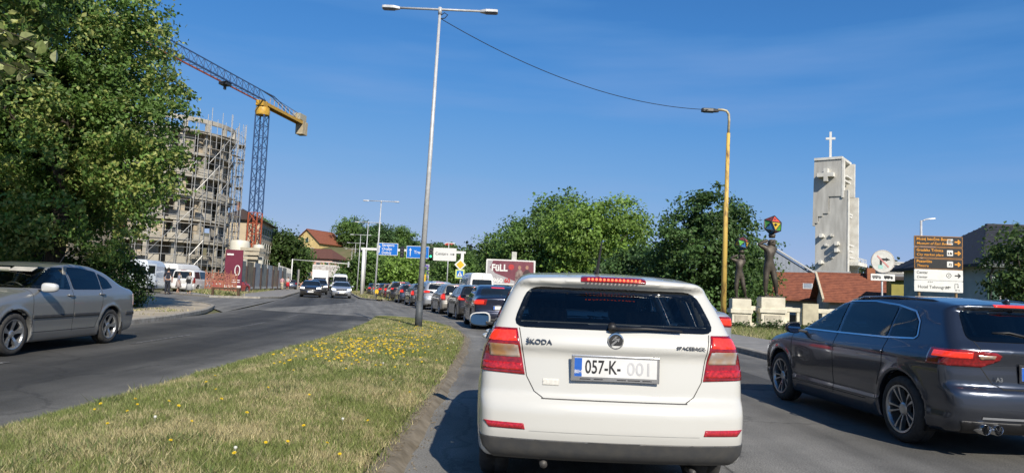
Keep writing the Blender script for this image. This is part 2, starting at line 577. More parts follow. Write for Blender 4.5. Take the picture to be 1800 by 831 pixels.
sheet('pavement', [(-26, 53.4), (-19.8, 47.3), (-17.3, 49.4)] + far_edge + [(-13.5 + bd(150), 150), (-13.2 + bd(100), 100), (-13.4 + bd(70), 70), (-26, 62)], 0.10, M_walk, thick=0.2)
right_edge = [(6.1 + bd(y), y) for y in (-28, -5, 5, 12, 18, 24, 30, 36, 44, 54, 70, 100, 150)]
sheet('pavement', [(x + 2.5, y) for x, y in right_edge[::-1]] + right_edge, 0.12, M_walk, thick=0.2)


def kerb(path, name, mat, w=0.16, h=0.135, slope=0.0, side=1):
    """kerb stone line along a path; the road lies on its right when side = 1"""
    P = [Vector((x, y, 0)) for x, y in path]; b = MB(); rows = []
    for i, p in enumerate(P):
        d = (P[min(i + 1, len(P) - 1)] - P[max(i - 1, 0)]).normalized(); n = Vector((d.y, -d.x, 0)) * side
        rows.append([p + n * (w * 0.5 + slope), p + n * (w * 0.5) + Vector((0, 0, h * 0.85)), p + n * (w * 0.38) + Vector((0, 0, h)), p - n * (w * 0.5) + Vector((0, 0, h)), p - n * (w * 0.5)])
    b.add([v for r in rows for v in r], [(i * 5 + k, i * 5 + k + 1, (i + 1) * 5 + k + 1, (i + 1) * 5 + k) for i in range(len(P) - 1) for k in range(4)])
    return tag(b.build(name, mat, auto=R(40)), kind='structure')


kerb(left_kerb, 'kerb', M_kerb)
kerb([(-26, 53.4), (-19.8, 47.3), (-17.3, 49.4)] + far_edge, 'kerb', M_kerb)
kerb(right_edge, 'kerb', M_kerb, w=0.2, side=-1)

# the grass island beside us and the next one beyond the opening
def isl_l(y): return -3.85 + bend(y)
def isl_r(y):
    t = np.clip((np.asarray(y, float) - 15.5) / 11.8, 0, 1)
    return -3.85 + bend(y) + 3.04 * np.maximum(0.0, 1 - t ** 2.6) ** 0.5


M_turf = pm('island_soil', (0.19, 0.17, 0.08), 0.95, scale=1.4, col2=(0.28, 0.22, 0.125), detail=9, bump=0.6, bscale=45)
ribbon('grass_island', -12, 27.28, lambda y: isl_l(y) + 0.02, lambda y: isl_r(y) - 0.09, 0.06, M_turf, n=140, m=8, dome=0.10)
kerb([(float(isl_r(y)) + 0.035 * math.sin(y * 2.3) * math.sin(y * 0.9 + 1) + rnd.uniform(-0.012, 0.012), y) for y in list(np.linspace(-12, 3, 12)) + list(np.linspace(3.2, 20, 110)) + list(np.linspace(20.2, 27.2, 30))], 'kerb', M_kerbdirt, w=0.14, h=0.055, slope=0.07)
def is2_l(y): return -3.7 + bd(y) + 1.2 * (1 - min(1, max(0, (y - 57.5) / 5)) ** 0.5)
def is2_r(y): return -0.95 + bd(y) - 1.2 * (1 - min(1, max(0, (y - 57.5) / 5)) ** 0.5)
ribbon('grass_island', 57.5, 170, is2_l, is2_r, 0.10, M_turf, n=60, m=4, dome=0.08)
kerb([(is2_r(y), y) for y in np.linspace(57.5, 170, 40)], 'kerb', M_kerb)
kerb([(is2_l(y), y) for y in np.linspace(57.5, 170, 40)], 'kerb', M_kerb, side=-1)

# ------------------------------------------------------------------ grass blades
def leafmat(name, trans=0.35, rough=0.55, attr='tint'):
    m = bpy.data.materials.new(name); nt, b = nodes_of(m); N, L = nt.nodes, nt.links
    at = N.new('ShaderNodeAttribute'); at.attribute_name = attr
    L.new(at.outputs['Color'], b.inputs['Base Color'])
    b.inputs['Roughness'].default_value = rough
    b.inputs['Specular IOR Level'].default_value = 0.35
    tr = N.new('ShaderNodeBsdfTranslucent')
    hs = N.new('ShaderNodeHueSaturation'); hs.inputs['Value'].default_value = 1.5; hs.inputs['Hue'].default_value = 0.485
    L.new(at.outputs['Color'], hs.inputs['Color']); L.new(hs.outputs[0], tr.inputs[0])
    mx = N.new('ShaderNodeMixShader'); mx.inputs[0].default_value = trans
    L.new(b.outputs[0], mx.inputs[1]); L.new(tr.outputs[0], mx.inputs[2])
    L.new(mx.outputs[0], N['Material Output'].inputs[0])
    return m


M_blade = leafmat('grass_blades', 0.25, 0.7)
M_leaf = leafmat('tree_leaves', 0.33, 0.5)


def set_tint(me, col):
    at = me.attributes.new('tint', 'FLOAT_COLOR', 'POINT')
    c = np.ones((len(col), 4), np.float32); c[:, :3] = col
    at.data.foreach_set('color', c.ravel())


def blades(name, label, pts, hgt, wid, dry=0.5, seed=1, lean=0.5, green=(0.135, 0.19, 0.04), straw=(0.50, 0.425, 0.245)):
    """one triangle per blade at pts (n,3)"""
    r = np.random.default_rng(seed); n = len(pts)
    h = hgt * r.uniform(0.45, 1.3, n); w = wid * r.uniform(0.6, 1.3, n)
    a = r.uniform(0, 2 * PI, n); l = r.normal(0, lean, (n, 2))
    d = np.stack([np.cos(a), np.sin(a), 0 * a], 1) * w[:, None] * 0.5
    tip = pts + np.stack([l[:, 0] * h, l[:, 1] * h, h], 1)
    V = np.stack([pts - d, pts + d, tip], 1).reshape(-1, 3)
    F = np.arange(3 * n).reshape(-1, 3)
    pn = 0.36 * vnoise(pts[:, 0] * 2.1 + 9, pts[:, 1] * 1.3, seed) + 0.34 * vnoise(pts[:, 0] * 4, pts[:, 1] * 3, seed + 1) + 0.33 * vnoise(pts[:, 0] * 11, pts[:, 1] * 8, seed + 2)
    f = (r.random(n) + (pn - 0.5) * 2.3 < dry)
    mixk = np.where(f, r.uniform(0.55, 1.0, n), r.uniform(0.0, 0.35, n))[:, None]
    col = (np.array(straw) * mixk + np.array(green) * (1 - mixk)) * r.uniform(0.5, 1.45, (n, 1))
    me = arr_mesh(name, V, F, False); set_tint(me, np.repeat(col, 3, 0))
    o = link(name, me, M_blade)
    return tag(o, label, 'grass', kind='stuff')


def isl_z(x, y):
    a, b = isl_l(y), isl_r(y)
    t = (x - a) / np.maximum(b - a, 0.05)
    return 0.06 + 0.10 * (1 - (2 * t - 1) ** 2) * np.minimum(1, (b - a) / 2.5)


pp = []
for y0, y1, den in ((3.5, 6.5, 10500), (6.5, 9, 8200), (9, 13, 5000), (13, 18, 2800), (18, 27.3, 1700)):
    n = int((y1 - y0) * 3 * den)
    y = rng.uniform(y0, y1, n)
    lo_, hi_ = isl_l(y), isl_r(y)
    x = lo_ - 0.04 + (hi_ - lo_ + 0.06) * rng.random(n)
    edge = np.minimum(x - lo_, hi_ - x)
    dens = vnoise(x * 1.7, y * 1.3, 8) * 0.55 + vnoise(x * 5, y * 5, 9) * 0.45
    k = (rng.random(n) < np.clip(0.45 + dens * 0.8, 0, 1)) & (rng.random(n) < np.clip((hi_ - x + 0.0) / (0.10 + 0.35 * vnoise(y * 2.2, y * 0 + 3.3, 77)) + 0.10, 0, 1)) & (hi_ - lo_ > 0.3)
    pp.append(np.stack([x[k], y[k]], 1))
pp = np.concatenate(pp)
pz = isl_z(pp[:, 0], pp[:, 1])
P3 = np.column_stack([pp, pz - 0.005])
near = P3[:, 1] < 9
blades('grass', 'short half dry grass on the near end of the island', P3[near], 0.050, 0.0075, 0.38, 1)
blades('grass', 'short half dry grass round the foot of the lamp post', P3[~near], 0.060, 0.017, 0.33, 1)
# earth and grit crumbled off the island on to the kerb and gutter
n = 5200; y = rng.uniform(3.5, 24, n); x = isl_r(y) + rng.normal(0.03, 0.09, n)
gz = np.where(x < isl_r(y) + 0.06, 0.058, 0.004); q = np.column_stack([x, y, gz]); rr = rng.uniform(0.003, 0.011, n)[:, None]
a3 = rng.uniform(0, 6.28, n); o3 = [np.column_stack([np.cos(a3 + k * 2.09), np.sin(a3 + k * 2.09), np.zeros(n)]) * rr for k in range(3)]
V = np.stack([q + o3[0], q + o3[1], q + o3[2], q + np.array([0, 0, 1]) * rr], 1).reshape(-1, 3); i4 = np.arange(n)[:, None] * 4
F = np.concatenate([i4 + [0, 1, 3], i4 + [1, 2, 3], i4 + [2, 0, 3]])
tag(link('grit', arr_mesh('grit', V, F), pm('grit_earth', (0.22, 0.185, 0.13), 0.95, scale=30, col2=(0.10, 0.08, 0.055))), 'crumbs of earth and grit along the island kerb', 'gravel', kind='stuff')
# taller green tufts
k = rng.choice(len(P3), 240, replace=False); tt = []
for q in P3[k]:
    if vnoise(np.array([q[0] * 0.9]), np.array([q[1] * 0.7]), 21)[0] > 0.45:
        m = 55; tt.append(q + np.column_stack([rng.normal(0, 0.07, (m, 2)), np.zeros(m)]))
tt = np.concatenate(tt); tt[:, 0] = np.minimum(tt[:, 0], isl_r(tt[:, 1]) - 0.05)
blades('grass', 'darker green tufts standing out of the island grass', tt, 0.075, 0.013, 0.08, 3, 0.7, green=(0.08, 0.135, 0.03))
# grass along the kerb of the far pavement and the right verge
n = 9000; y = rng.uniform(54, 150, n); x = bend(y) - rng.uniform(13.3, 15.0, n)
far = np.column_stack([x, y, np.full(n, -0.03)])
n = 4000; t = rng.random(n); q = np.column_stack([-19.5 - 5.5 * t + rng.normal(0, 0.35, n), 50 + 8 * t + rng.normal(0, 0.5, n), np.full(n, 0.1)])
blades('grass', 'rough dry grass at the edge of the building site', np.concatenate([far, q]), 0.28, 0.06, 0.45, 5)
n = 5000; y = rng.uniform(57.6, 130, n); x = np.array([is2_l(q) for q in y]) + rng.random(n) * 2.6
blades('grass', 'rough grass on the far island under the row of lamps', np.column_stack([x, y, np.full(n, 0.1)]), 0.16, 0.06, 0.5, 6)
n = 26000; y = rng.uniform(12, 32.2, n); x = bend(y) + 8.62 + rng.random(n) * 4.5
blades('grass', 'grass verge between the right pavement and the balustrade', np.column_stack([x, y, np.full(n, -0.03)]), 0.20, 0.03, 0.35, 7)
n = 1500; t = rng.random(n); q = np.column_stack([-10.4 - 1.5 * t + rng.normal(0, 0.25, n) - rng.random(n) * 1.2, 18 + 9 * t + rng.normal(0, 0.3, n), np.full(n, 0.11)])
qk = vnoise(q[:, 0] * 2, q[:, 1] * 1.2, 30) > 0.58
blades('grass', 'thin weeds growing in the left pavement', q[qk], 0.07, 0.03, 0.7, 8)

# dandelions: the nearest ones singly, the crowd round the middle of the island as one mass
M_petal = pm('dandelion_yellow', (0.80, 0.58, 0.01), 0.6, var=0.15, scale=300)
M_stem = pm('dandelion_stem', (0.10, 0.16, 0.04), 0.7)
M_puff = pm('clover_white', (0.62, 0.62, 0.56), 0.8)
def flower_mesh(r=0.017):
    b = MB()
    for ring, (rad, zz, cnt) in enumerate(((r, 0.0, 13), (r * 0.72, 0.004, 11), (r * 0.42, 0.007, 8))):
        for k in range(cnt):
            a = 2 * PI * k / cnt + ring
            c, s_ = math.cos(a), math.sin(a); w = rad * 0.24
            b.add([(0, 0, zz), (rad * 0.6 * c - w * s_, rad * 0.6 * s_ + w * c, zz + 0.003), (rad * c, rad * s_, zz + 0.001), (rad * 0.6 * c + w * s_, rad * 0.6 * s_ - w * c, zz + 0.003)], [(0, 3, 2, 1)])
    return b
fl = flower_mesh().build('tmp_flower', M_petal, fixn=False).data
sb = MB(); sb.tube([(0, 0, 0), (0.002, 0.001, -0.06)], 0.0022, 5); st_me = sb.build('tmp_flower', M_stem).data
bpy.data.objects.remove(bpy.data.objects['tmp_flower']); bpy.data.objects.remove(bpy.data.objects['tmp_flower.001'])
near_fl = [(-3.40, 6.0), (-3.35, 6.55), (-3.55, 6.35), (-3.15, 6.2), (-2.95, 6.35), (-2.75, 6.1), (-3.05, 5.85), (-2.85, 7.1), (-2.55, 6.5), (-3.2, 7.7),
           (-3.35, 8.3), (-2.1, 5.9), (-2.35, 5.45), (-1.55, 5.6), (-1.50, 5.05), (-1.62, 4.95), (-1.25, 5.15), (-2.4, 7.3), (-1.15, 6.1), (-3.1, 9.6), (-1.9, 7.0), (-1.05, 7.9),
           (-2.9, 5.3), (-2.2, 4.8), (-1.1, 4.9), (-1.35, 8.6), (-2.6, 8.8), (-2.05, 9.2), (-1.7, 4.6)]
for i, (x, y) in enumerate(near_fl):
    o = link('dandelion', fl); z = float(isl_z(np.array([x]), np.array([y]))[0])
    o.location = (x, y, z + 0.062); o.scale = [rnd.uniform(0.65, 1.0)] * 3
    o.rotation_euler = (rnd.uniform(0.15, 0.6), rnd.uniform(-0.3, 0.3), rnd.uniform(0, 0.6))
    tag(o, 'single yellow dandelion in the near grass of the island', 'flower', 'dandelions in the near grass')
    s_ = link('stem', st_me, None, o)
b = MB(); V_, F_ = [], []
n = 620
fy = np.concatenate([rng.normal(12.3, 1.35, 260), rng.normal(16.5, 2.8, 170)])
fx = np.concatenate([rng.normal(-2.45, 0.55, 260), rng.normal(-2.1, 0.8, 170)]); ok = 0
base = flower_mesh(0.018)
bv = np.array(base.V); bf = np.array(base.F)
cols = []
for x, y in zip(fx, fy):
    if not (9.6 < y < 25): continue
    l, r_ = isl_l(y) + 0.1, isl_r(y) - 0.2
    if not (l < x < r_): continue
    z = float(isl_z(np.array([x]), np.array([y]))[0]) + rnd.uniform(0.05, 0.085)
    T = Matrix.Translation((x, y, z)) @ Matrix.Rotation(rnd.uniform(0.2, 0.7), 4, 'X') @ Matrix.Rotation(rnd.uniform(0, 6), 4, 'Z')
    Tm = np.array(T); V_.append(bv @ Tm[:3, :3].T + Tm[:3, 3]); F_.append(bf + ok * len(bv)); ok += 1
tag(link('dandelions', arr_mesh('dandelions', np.concatenate(V_), np.concatenate(F_)), M_petal), 'drift of yellow dandelions across the middle of the island', 'flowers', kind='stuff')
wf = MB()
for x, y in ((-1.35, 6.05), (-1.75, 4.75), (-2.2, 11.8), (-2.75, 15.4), (-1.25, 15.0), (-1.15, 15.3), (-1.75, 10.2), (-2.7, 5.6)):
    z = float(isl_z(np.array([x]), np.array([y]))[0]) + 0.055
    o = bpy.data.objects.new('clover_flower', None)
    q = MB(); q.lathe([(0.0, 0.014), (0.009, 0.011), (0.013, 0.003), (0.010, -0.005), (0.003, -0.010), (0.002, -0.06)], 8, lambda a_, b_, c_: (a_, b_, c_))
    o = q.build('clover_flower', M_puff, smooth=True); o.location = (x, y, z)
    tag(o, 'small white flower head in the island grass', 'flower', 'white flowers in the island grass')

# ------------------------------------------------------------------ trees
M_bark = pm('bark', (0.075, 0.060, 0.045), 0.95, scale=5, col2=(0.035, 0.028, 0.022), stretch=(6, 6, 1.2), bump=0.8, bscale=12)


def leaves(blobs, count, size, seed, green, light=None, lightk=0.0, droop=0.3, gap=0.0, deep=0.55, tuft=26, spread=1.5):
    """leaf-sized quads through the outer volume of blobs (x,y,z,rx,ry,rz)"""
    r = np.random.default_rng(seed)
    B = np.array(blobs, float)
    wgt = (B[:, 3] * B[:, 4] + B[:, 3] * B[:, 5] + B[:, 4] * B[:, 5]); wgt /= wgt.sum()
    bi = r.choice(len(B), count, p=wgt)
    d = r.normal(size=(count, 3)); d /= np.linalg.norm(d, axis=1)[:, None]
    rad = deep + (1.08 - deep) * r.random(count) ** 0.6
    P = B[bi, :3] + d * rad[:, None] * B[bi, 3:6]
    # leaves gather in tufts round twig ends, each tuft a flattened spray
    nt_ = max(8, count // tuft)
    tc_ = r.choice(count, nt_, replace=False)
    own = r.integers(0, nt_, count); ci = tc_[own]
    sp = size * spread * r.uniform(0.6, 1.35, nt_)[own][:, None]
    out_ = r.random(nt_)[own] < 0.16
    P = P[ci] + d[ci] * (out_ * size * spread * 1.3)[:, None] + r.normal(0, 1, (count, 3)) * sp * np.array([1.0, 1.0, 0.55])
    d = d[ci]; bi = bi[ci]
    # drop leaves buried deep inside other blobs
    keep = np.ones(count, bool)
    for q in B:
        e = ((P - q[:3]) / q[3:6]); keep &= (e ** 2).sum(1) > 0.22
    if gap:
        keep &= vnoise(P[:, 0] * 1.3 + P[:, 1] * 0.7, P[:, 2] * 1.3 + P[:, 1] * 0.5, seed + 5) > gap
    P, d, bi = P[keep], d[keep], bi[keep]; n = len(P)
    nm = d * 0.7 + r.normal(0, 0.55, (n, 3)) + np.array([0, 0, 0.35]); nm /= np.linalg.norm(nm, axis=1)[:, None]
    t = r.normal(size=(n, 3)) + np.array([0, 0, -droop * 2]); t -= nm * (t * nm).sum(1)[:, None]; t /= np.linalg.norm(t, axis=1)[:, None]
    u = np.cross(nm, t)
    s = size * r.uniform(0.6, 1.25, n)[:, None]
    fold = nm * s * 0.13
    V = np.stack([P - t * s * 0.55, P + u * s * 0.40 + fold, P + t * s * 0.62, P - u * s * 0.40 + fold], 1).reshape(-1, 3)
    F = np.arange(4 * n).reshape(-1, 4)
    col = np.array(green) * r.uniform(0.7, 1.35, (n, 1)) * (0.75 + 0.5 * r.random((len(B), 1)))[bi] * (0.75 + 0.5 * r.random((nt_, 1)))[own[keep]]
    if light is not None:
        lk = vnoise(P[:, 0] * 0.9 + 3, P[:, 2] * 1.1 + P[:, 1] * 0.6, seed + 9)
        sel = r.random(n) < np.clip(lightk * (lk - 0.25) * 3, 0, 0.9)
        col = np.where(sel[:, None], np.array(light) * r.uniform(0.75, 1.25, (n, 1)), col)
    return V, F, np.repeat(col, 4, 0)


def crown_blobs(c, R_, n, seed, br=(0.28, 0.45), fill=True):
    """irregular crown: lumps spread over an ellipsoid"""
    r = np.random.default_rng(seed); out = []
    c = np.array(c, float); R_ = np.array(R_, float)
    for k in range(n):
        z = 1 - 2 * (k + 0.5) / n; a = k * 2.39996 + r.uniform(-0.4, 0.4); q = math.sqrt(max(0, 1 - z * z))
        f = r.uniform(0.55, 0.82)
        p = c + np.array([q * math.cos(a), q * math.sin(a), z]) * R_ * f
        b = r.uniform(*br) * R_.mean()
        out.append((*p, b * r.uniform(0.9, 1.3), b * r.uniform(0.9, 1.3), b * r.uniform(0.75, 1.05)))
    if fill: out.append((*c, *(R_ * 0.62)))
    return out


def tree(name, label, base, height, blobs, count, size, seed, green=(0.055, 0.095, 0.022), group=None, trunk_r=0.16, light=None, lightk=0.0, gap=0.18, deep=0.55, trunk_top=None, limbs=7):
    x, y, z0 = base
    t = thing(name, label, 'tree', base, 0, group)
    V, F, col = leaves([(b[0] - x, b[1] - y, b[2] - z0, b[3], b[4], b[5]) for b in blobs], count, size, seed, green, light, lightk, gap=gap, deep=deep)
    me = arr_mesh('crown', V, F, False); set_tint(me, col)
    c = link('crown', me, M_leaf, t)
    r = random.Random(seed)
    B = np.array(blobs); ctr = B[:, :3].mean(0) - np.array([x, y, z0]); tz = trunk_top or ctr[2]
    m = MB(); p = [(0, 0, -0.1), (0.03 * tz, 0.0, tz * 0.35), (ctr[0] * 0.4, ctr[1] * 0.4, tz * 0.7), (ctr[0] * 0.8, ctr[1] * 0.8, tz)]
    m.tube(p, [trunk_r * 1.25, trunk_r * 0.95, trunk_r * 0.75, trunk_r * 0.4], 9)
    m.build('trunk', M_bark, t, smooth=True)
    big = sorted(range(len(blobs)), key=lambda i: -blobs[i][3])[:limbs]
    for i in big:
        q = Vector(blobs[i][:3]) - Vector((x, y, z0))
        s0 = Vector(p[1]).lerp(Vector(p[3]), r.uniform(0.15, 0.85))
        lb = MB(); mid = s0.lerp(q, 0.5) + Vector((r.uniform(-.3, .3), r.uniform(-.3, .3), -0.1 * (q - s0).length))
        lb.tube([s0, mid, q], [trunk_r * 0.45, trunk_r * 0.3, trunk_r * 0.1], 6); lb.build('limb', M_bark, t, smooth=True)
    return t
# the big linden on the left, its trunk by the brown fence
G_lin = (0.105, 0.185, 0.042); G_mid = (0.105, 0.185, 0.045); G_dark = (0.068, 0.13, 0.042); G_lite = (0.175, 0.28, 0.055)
bl = crown_blobs((-16.7, 24.8, 7.4), (3.9, 4.2, 6.6), 40, 11, (0.22, 0.36))
bl += [(-11.9, 23.8, 5.6, 0.9, 1.0, 0.8), (-12.1, 23.6, 4.3, 0.9, 1.0, 0.7), (-12.8, 23.4, 2.9, 1.0, 1.0, 0.6), (-11.9, 24.2, 6.9, 0.8, 0.9, 0.7), (-13.6, 23.6, 2.2, 0.8, 0.9, 0.5), (-12.6, 23.6, 6.3, 1.2, 1.2, 0.9), (-12.7, 23.6, 4.9, 1.1, 1.0, 0.7), (-13.4, 23.0, 3.6, 1.2, 1.1, 0.6), (-14.6, 22.4, 3.0, 1.3, 1.1, 0.6), (-12.4, 24.0, 7.6, 1.0, 1.0, 0.8), (-13.3, 24.0, 9.3, 1.1, 1.1, 0.9), (-15.6, 23.0, 2.4, 1.2, 1.0, 0.6)]
tree('linden_tree', 'tall linden with pale blossom overhanging the left pavement', (-15.5, 24.0, 0.1), 14, bl, 150000, 0.135, 12, G_lin, trunk_r=0.27, light=(0.30, 0.34, 0.10), lightk=0.30, gap=0.28, trunk_top=7.5, limbs=12)
bl = crown_blobs((-12.6, 13.2, 7.6), (3.5, 3.2, 4.0), 28, 15, (0.24, 0.36))
tree('linden_tree', 'nearer linden whose dark crown fills the upper left corner', (-13.4, 13.6, 0.1), 11, bl, 52000, 0.13, 16, G_lin, trunk_r=0.24, light=(0.30, 0.33, 0.10), lightk=0.28, gap=0.2, trunk_top=6.0, limbs=8)
bl = crown_blobs((-11.6, 6.4, 9.8), (3.9, 3.6, 4.4), 26, 27, (0.26, 0.38))  # unseen tree, added so that its shade darkens the crowns at the left
tree('linden_tree', 'unseen linden added left of the view to shade the nearer linden', (-12.2, 6.2, 0.1), 14, bl, 30000, 0.22, 28, G_lin, trunk_r=0.26, gap=0.05, trunk_top=7.0, limbs=6)
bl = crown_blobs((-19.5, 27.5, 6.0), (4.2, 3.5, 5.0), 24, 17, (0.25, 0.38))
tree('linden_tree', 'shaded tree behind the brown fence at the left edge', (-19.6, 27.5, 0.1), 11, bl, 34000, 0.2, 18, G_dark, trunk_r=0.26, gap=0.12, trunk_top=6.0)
bl = [(-14.3, 25.6, 1.1, 0.75, 1.2, 0.95), (-13.9, 24.6, 0.75, 0.55, 0.8, 0.65), (-14.9, 25.2, 1.5, 0.8, 1.0, 0.7), (-14.0, 26.2, 0.9, 0.6, 0.9, 0.8), (-14.2, 25.3, 1.9, 0.5, 0.8, 0.6)]
tree('shrub', 'dense green shrub at the end of the fence behind the silver sedan', (-14.3, 25.4, 0.1), 2.4, bl, 16000, 0.085, 19, (0.06, 0.11, 0.025), trunk_r=0.05, gap=0.05, deep=0.7, limbs=3)
bl = [(-14.6, 23.6, 0.7, 1.0, 0.6, 0.6), (-16.0, 22.6, 0.7, 1.0, 0.6, 0.55), (-15.2, 23.0, 0.9, 0.8, 0.5, 0.5)]
tree('shrub', 'low dark hedge under the linden along the fence', (-15.3, 23.0, 0.1), 1.2, bl, 9000, 0.09, 20, G_dark, trunk_r=0.04, gap=0.05, deep=0.7, limbs=2)
# hanging spray of the nearer linden: leaves big enough to tell apart
spray = thing('linden_branch', 'pale leafy linden spray hanging in at the upper left edge', 'branch', (-6.62, 9.2, 4.30))
sb = MB(); sb.tube([(-1.6, 0.4, 0.5), (-0.6, 0.1, 0.28), (0.35, 0, -0.05)], [0.02, 0.012, 0.004], 6); sb.build('twig', M_bark, spray, smooth=True)
sb = MB(); sb.tube([(-1.4, 0.2, 0.0), (-0.6, 0.0, -0.18), (0.2, 0.05, -0.42)], [0.016, 0.01, 0.004], 6); sb.build('twig', M_bark, spray, smooth=True)
lfm = []
for k in range(3):
    q = MB(); n = 10; sc_ = 0.075
    out = [(0.0, -1.0), (0.45, -0.75), (0.85, -0.2), (0.75, 0.35), (0.35, 0.85), (0.0, 1.25), (-0.35, 0.85), (-0.75, 0.35), (-0.85, -0.2), (-0.45, -0.75)]
    vs_ = [(0, 0, -0.12 * sc_)] + [(a * sc_, b_ * sc_, (abs(a) * 0.35 - 0.1 * b_ * b_) * sc_) for a, b_ in out]
    q.add(vs_, [(0, i + 1, (i + 1) % n + 1) for i in range(n)])
    o = q.build('tmp_leaf', pm('linden_leaf_%d' % k, [(0.34, 0.38, 0.16), (0.22, 0.28, 0.09), (0.46, 0.48, 0.25)][k], 0.5, var=0.15, scale=20)); lfm.append(o.data); bpy.data.objects.remove(o)
for i in range(90):
    t_ = rnd.random(); br_ = rnd.random() < 0.5
    p_ = Vector((-1.6, 0.4, 0.5)).lerp(Vector((0.35, 0, -0.05)), t_) if br_ else Vector((-1.4, 0.2, 0.0)).lerp(Vector((0.2, 0.05, -0.42)), t_)
    o = link('leaf', rnd.choice(lfm), None, spray)
    o.location = p_ + Vector((rnd.gauss(0, 0.09), rnd.gauss(0, 0.10), rnd.gauss(-0.04, 0.07)))
    o.rotation_euler = (rnd.gauss(0.5, 0.5), rnd.gauss(0, 0.5), rnd.uniform(0, 6.28)); o.scale = [rnd.uniform(0.7, 1.2)] * 3

# trees in the middle distance
def simple(name, label, x, y, h, R_, n, cnt, size, seed, green, group=None, zc=0.58, **k):
    z0 = float(terrain_z(x, y))
    bl = crown_blobs((x, y, z0 + h * zc), (R_, R_, h * (1 - zc) * 1.02), n, seed, (0.26, 0.42))
    return tree(name, label, (x, y, z0), h, bl, cnt, size, seed, green, group, trunk_r=0.02 * h + 0.05, **k)


simple('maple_tree', 'broad light green tree behind the white hatchback roof', 8.6, 70, 11.2, 5.3, 30, 30000, 0.30, 31, G_lite, zc=0.52, gap=0.12)
simple('maple_tree', 'taller darker tree top behind the broad light green tree', 5.4, 79, 12.6, 3.6, 18, 12000, 0.32, 32, G_mid, zc=0.62)
simple('maple_tree', 'rounded green tree left of the broad light green tree', 1.8, 75, 9.6, 3.3, 20, 14000, 0.30, 33, G_mid, zc=0.58)
simple('maple_tree', 'low green tree beside the billboard', -1.3, 82, 7.8, 2.6, 14, 9000, 0.30, 34, G_mid, zc=0.58)
simple('maple_tree', 'dark tree between the light green tree and the tall tree by the yellow pole', 13.6, 74, 8.2, 3.6, 18, 13000, 0.30, 35, G_dark, zc=0.5)
simple('maple_tree', 'tall dense dark green tree behind the rusty yellow lamp post', 12.7, 47, 10.5, 3.35, 34, 42000, 0.22, 36, (0.072, 0.135, 0.038), zc=0.52, gap=0.24)
simple('maple_tree', 'lower tree with light leaves behind the two statues', 17.0, 52, 7.6, 2.4, 18, 15000, 0.22, 37, G_mid, zc=0.5)
simple('maple_tree', 'dark tree filling the gap left of the rusty lamp post', 9.8, 56, 6.2, 2.8, 14, 12000, 0.25, 38, G_dark, zc=0.5)
simple('walnut_tree', 'leafy tree in front of the dark roofed house at the right edge', 20.3, 27.5, 5.0, 1.6, 20, 11000, 0.15, 39, (0.062, 0.105, 0.028), zc=0.52, gap=0.16)
# the trees behind the gantry
MT = [(-24.0, 118, 7.0, 4.2, 'round tree behind the left gantry post', G_mid), (-20.0, 126, 7.4, 4.0, 'light green tree under the first blue road sign', G_lite), (-15.0, 134, 9.6, 4.4, 'dark conifer between the two blue road signs', G_dark),
      (-10.8, 138, 9.6, 4.6, 'tall round tree behind the second blue road sign', G_mid), (-5.0, 140, 8.6, 4.2, 'dark tree behind the white road sign', G_dark), (-16.5, 112, 6.2, 3.0, 'low light green tree left of the purple billboard', G_lite), (-8.6, 120, 7.6, 3.4, 'bushy tree right of the purple billboard', G_mid), (-0.5, 128, 6.5, 3.6, 'low dark trees behind the white van', G_dark)]
for k, (x, y, h, r_, lab, g) in enumerate(MT):
    simple('roadside_tree', lab, x, y, h, r_, 16, 8000, 0.42, 50 + k, g, 'trees behind the sign gantry', zc=0.5)
# trees up the hillside behind the oncoming cars
HT = [(-46.2, 146, 12.3, 3.3, 'full green tree beside the beige apartment block', (0.06, 0.105, 0.025)), (-48.3, 160, 9.6, 3.4, 'smaller tree right of the full green one by the block', G_mid), (-51.5, 228, 9.5, 5.0, 'tree right of the yellow house', G_mid), (-41, 215, 8.5, 5.0, 'wide dark tree on the slope above the red roofed pink house', G_dark),
      (-35.5, 190, 8.6, 5.2, 'bushy green tree behind the row of lamp posts', G_mid), (-30, 182, 9.0, 4.6, 'light green tree at the bend of the avenue', G_lite), (-64.5, 203, 5.5, 3.6, 'dark bushes below the yellow house', G_dark), (-61.5, 190, 5, 2.6, 'green bushes left of the pink house', G_mid), (-29, 215, 8.5, 5, 'tall dark tree at the top of the slope', G_dark),
      (-24, 200, 7, 5.0, 'round dark tree right of the lamp row', G_dark), (-40, 250, 8.5, 6, 'far tree on the hill crest', G_mid), (-22, 240, 9, 6, 'far dark tree on the hill behind the lamps', G_dark), (-43.5, 176, 5.5, 3.0, 'shrubby tree on the bank beside the pink house', G_mid), (-84, 235, 9, 6, 'far tree left of the yellow house', G_mid)]
for k, (x, y, h, r_, lab, g) in enumerate(HT):
    simple('hillside_tree', lab, x, y, h, r_, 18, 8000, 0.55, 80 + k, g, 'trees on the hillside', zc=0.52)
# far wooded ridge: reads as one mass
n = 9000; x = rng.uniform(-700, 1500, n); y = rng.uniform(700, 1050, n)
P = np.column_stack([x, y, terrain_z(x, y) + 2.0 + rng.random(n) * 3])
V, F, col = leaves([(p[0], p[1], p[2], 9, 9, 5.5) for p in P[:1500]], 24000, 5.0, 99, (0.035, 0.06, 0.025), deep=0.8)
me = arr_mesh('far_wood', V, F); set_tint(me, col); tag(link('far_wood', me, M_leaf), 'wooded ridge far behind the town', 'forest', kind='stuff')
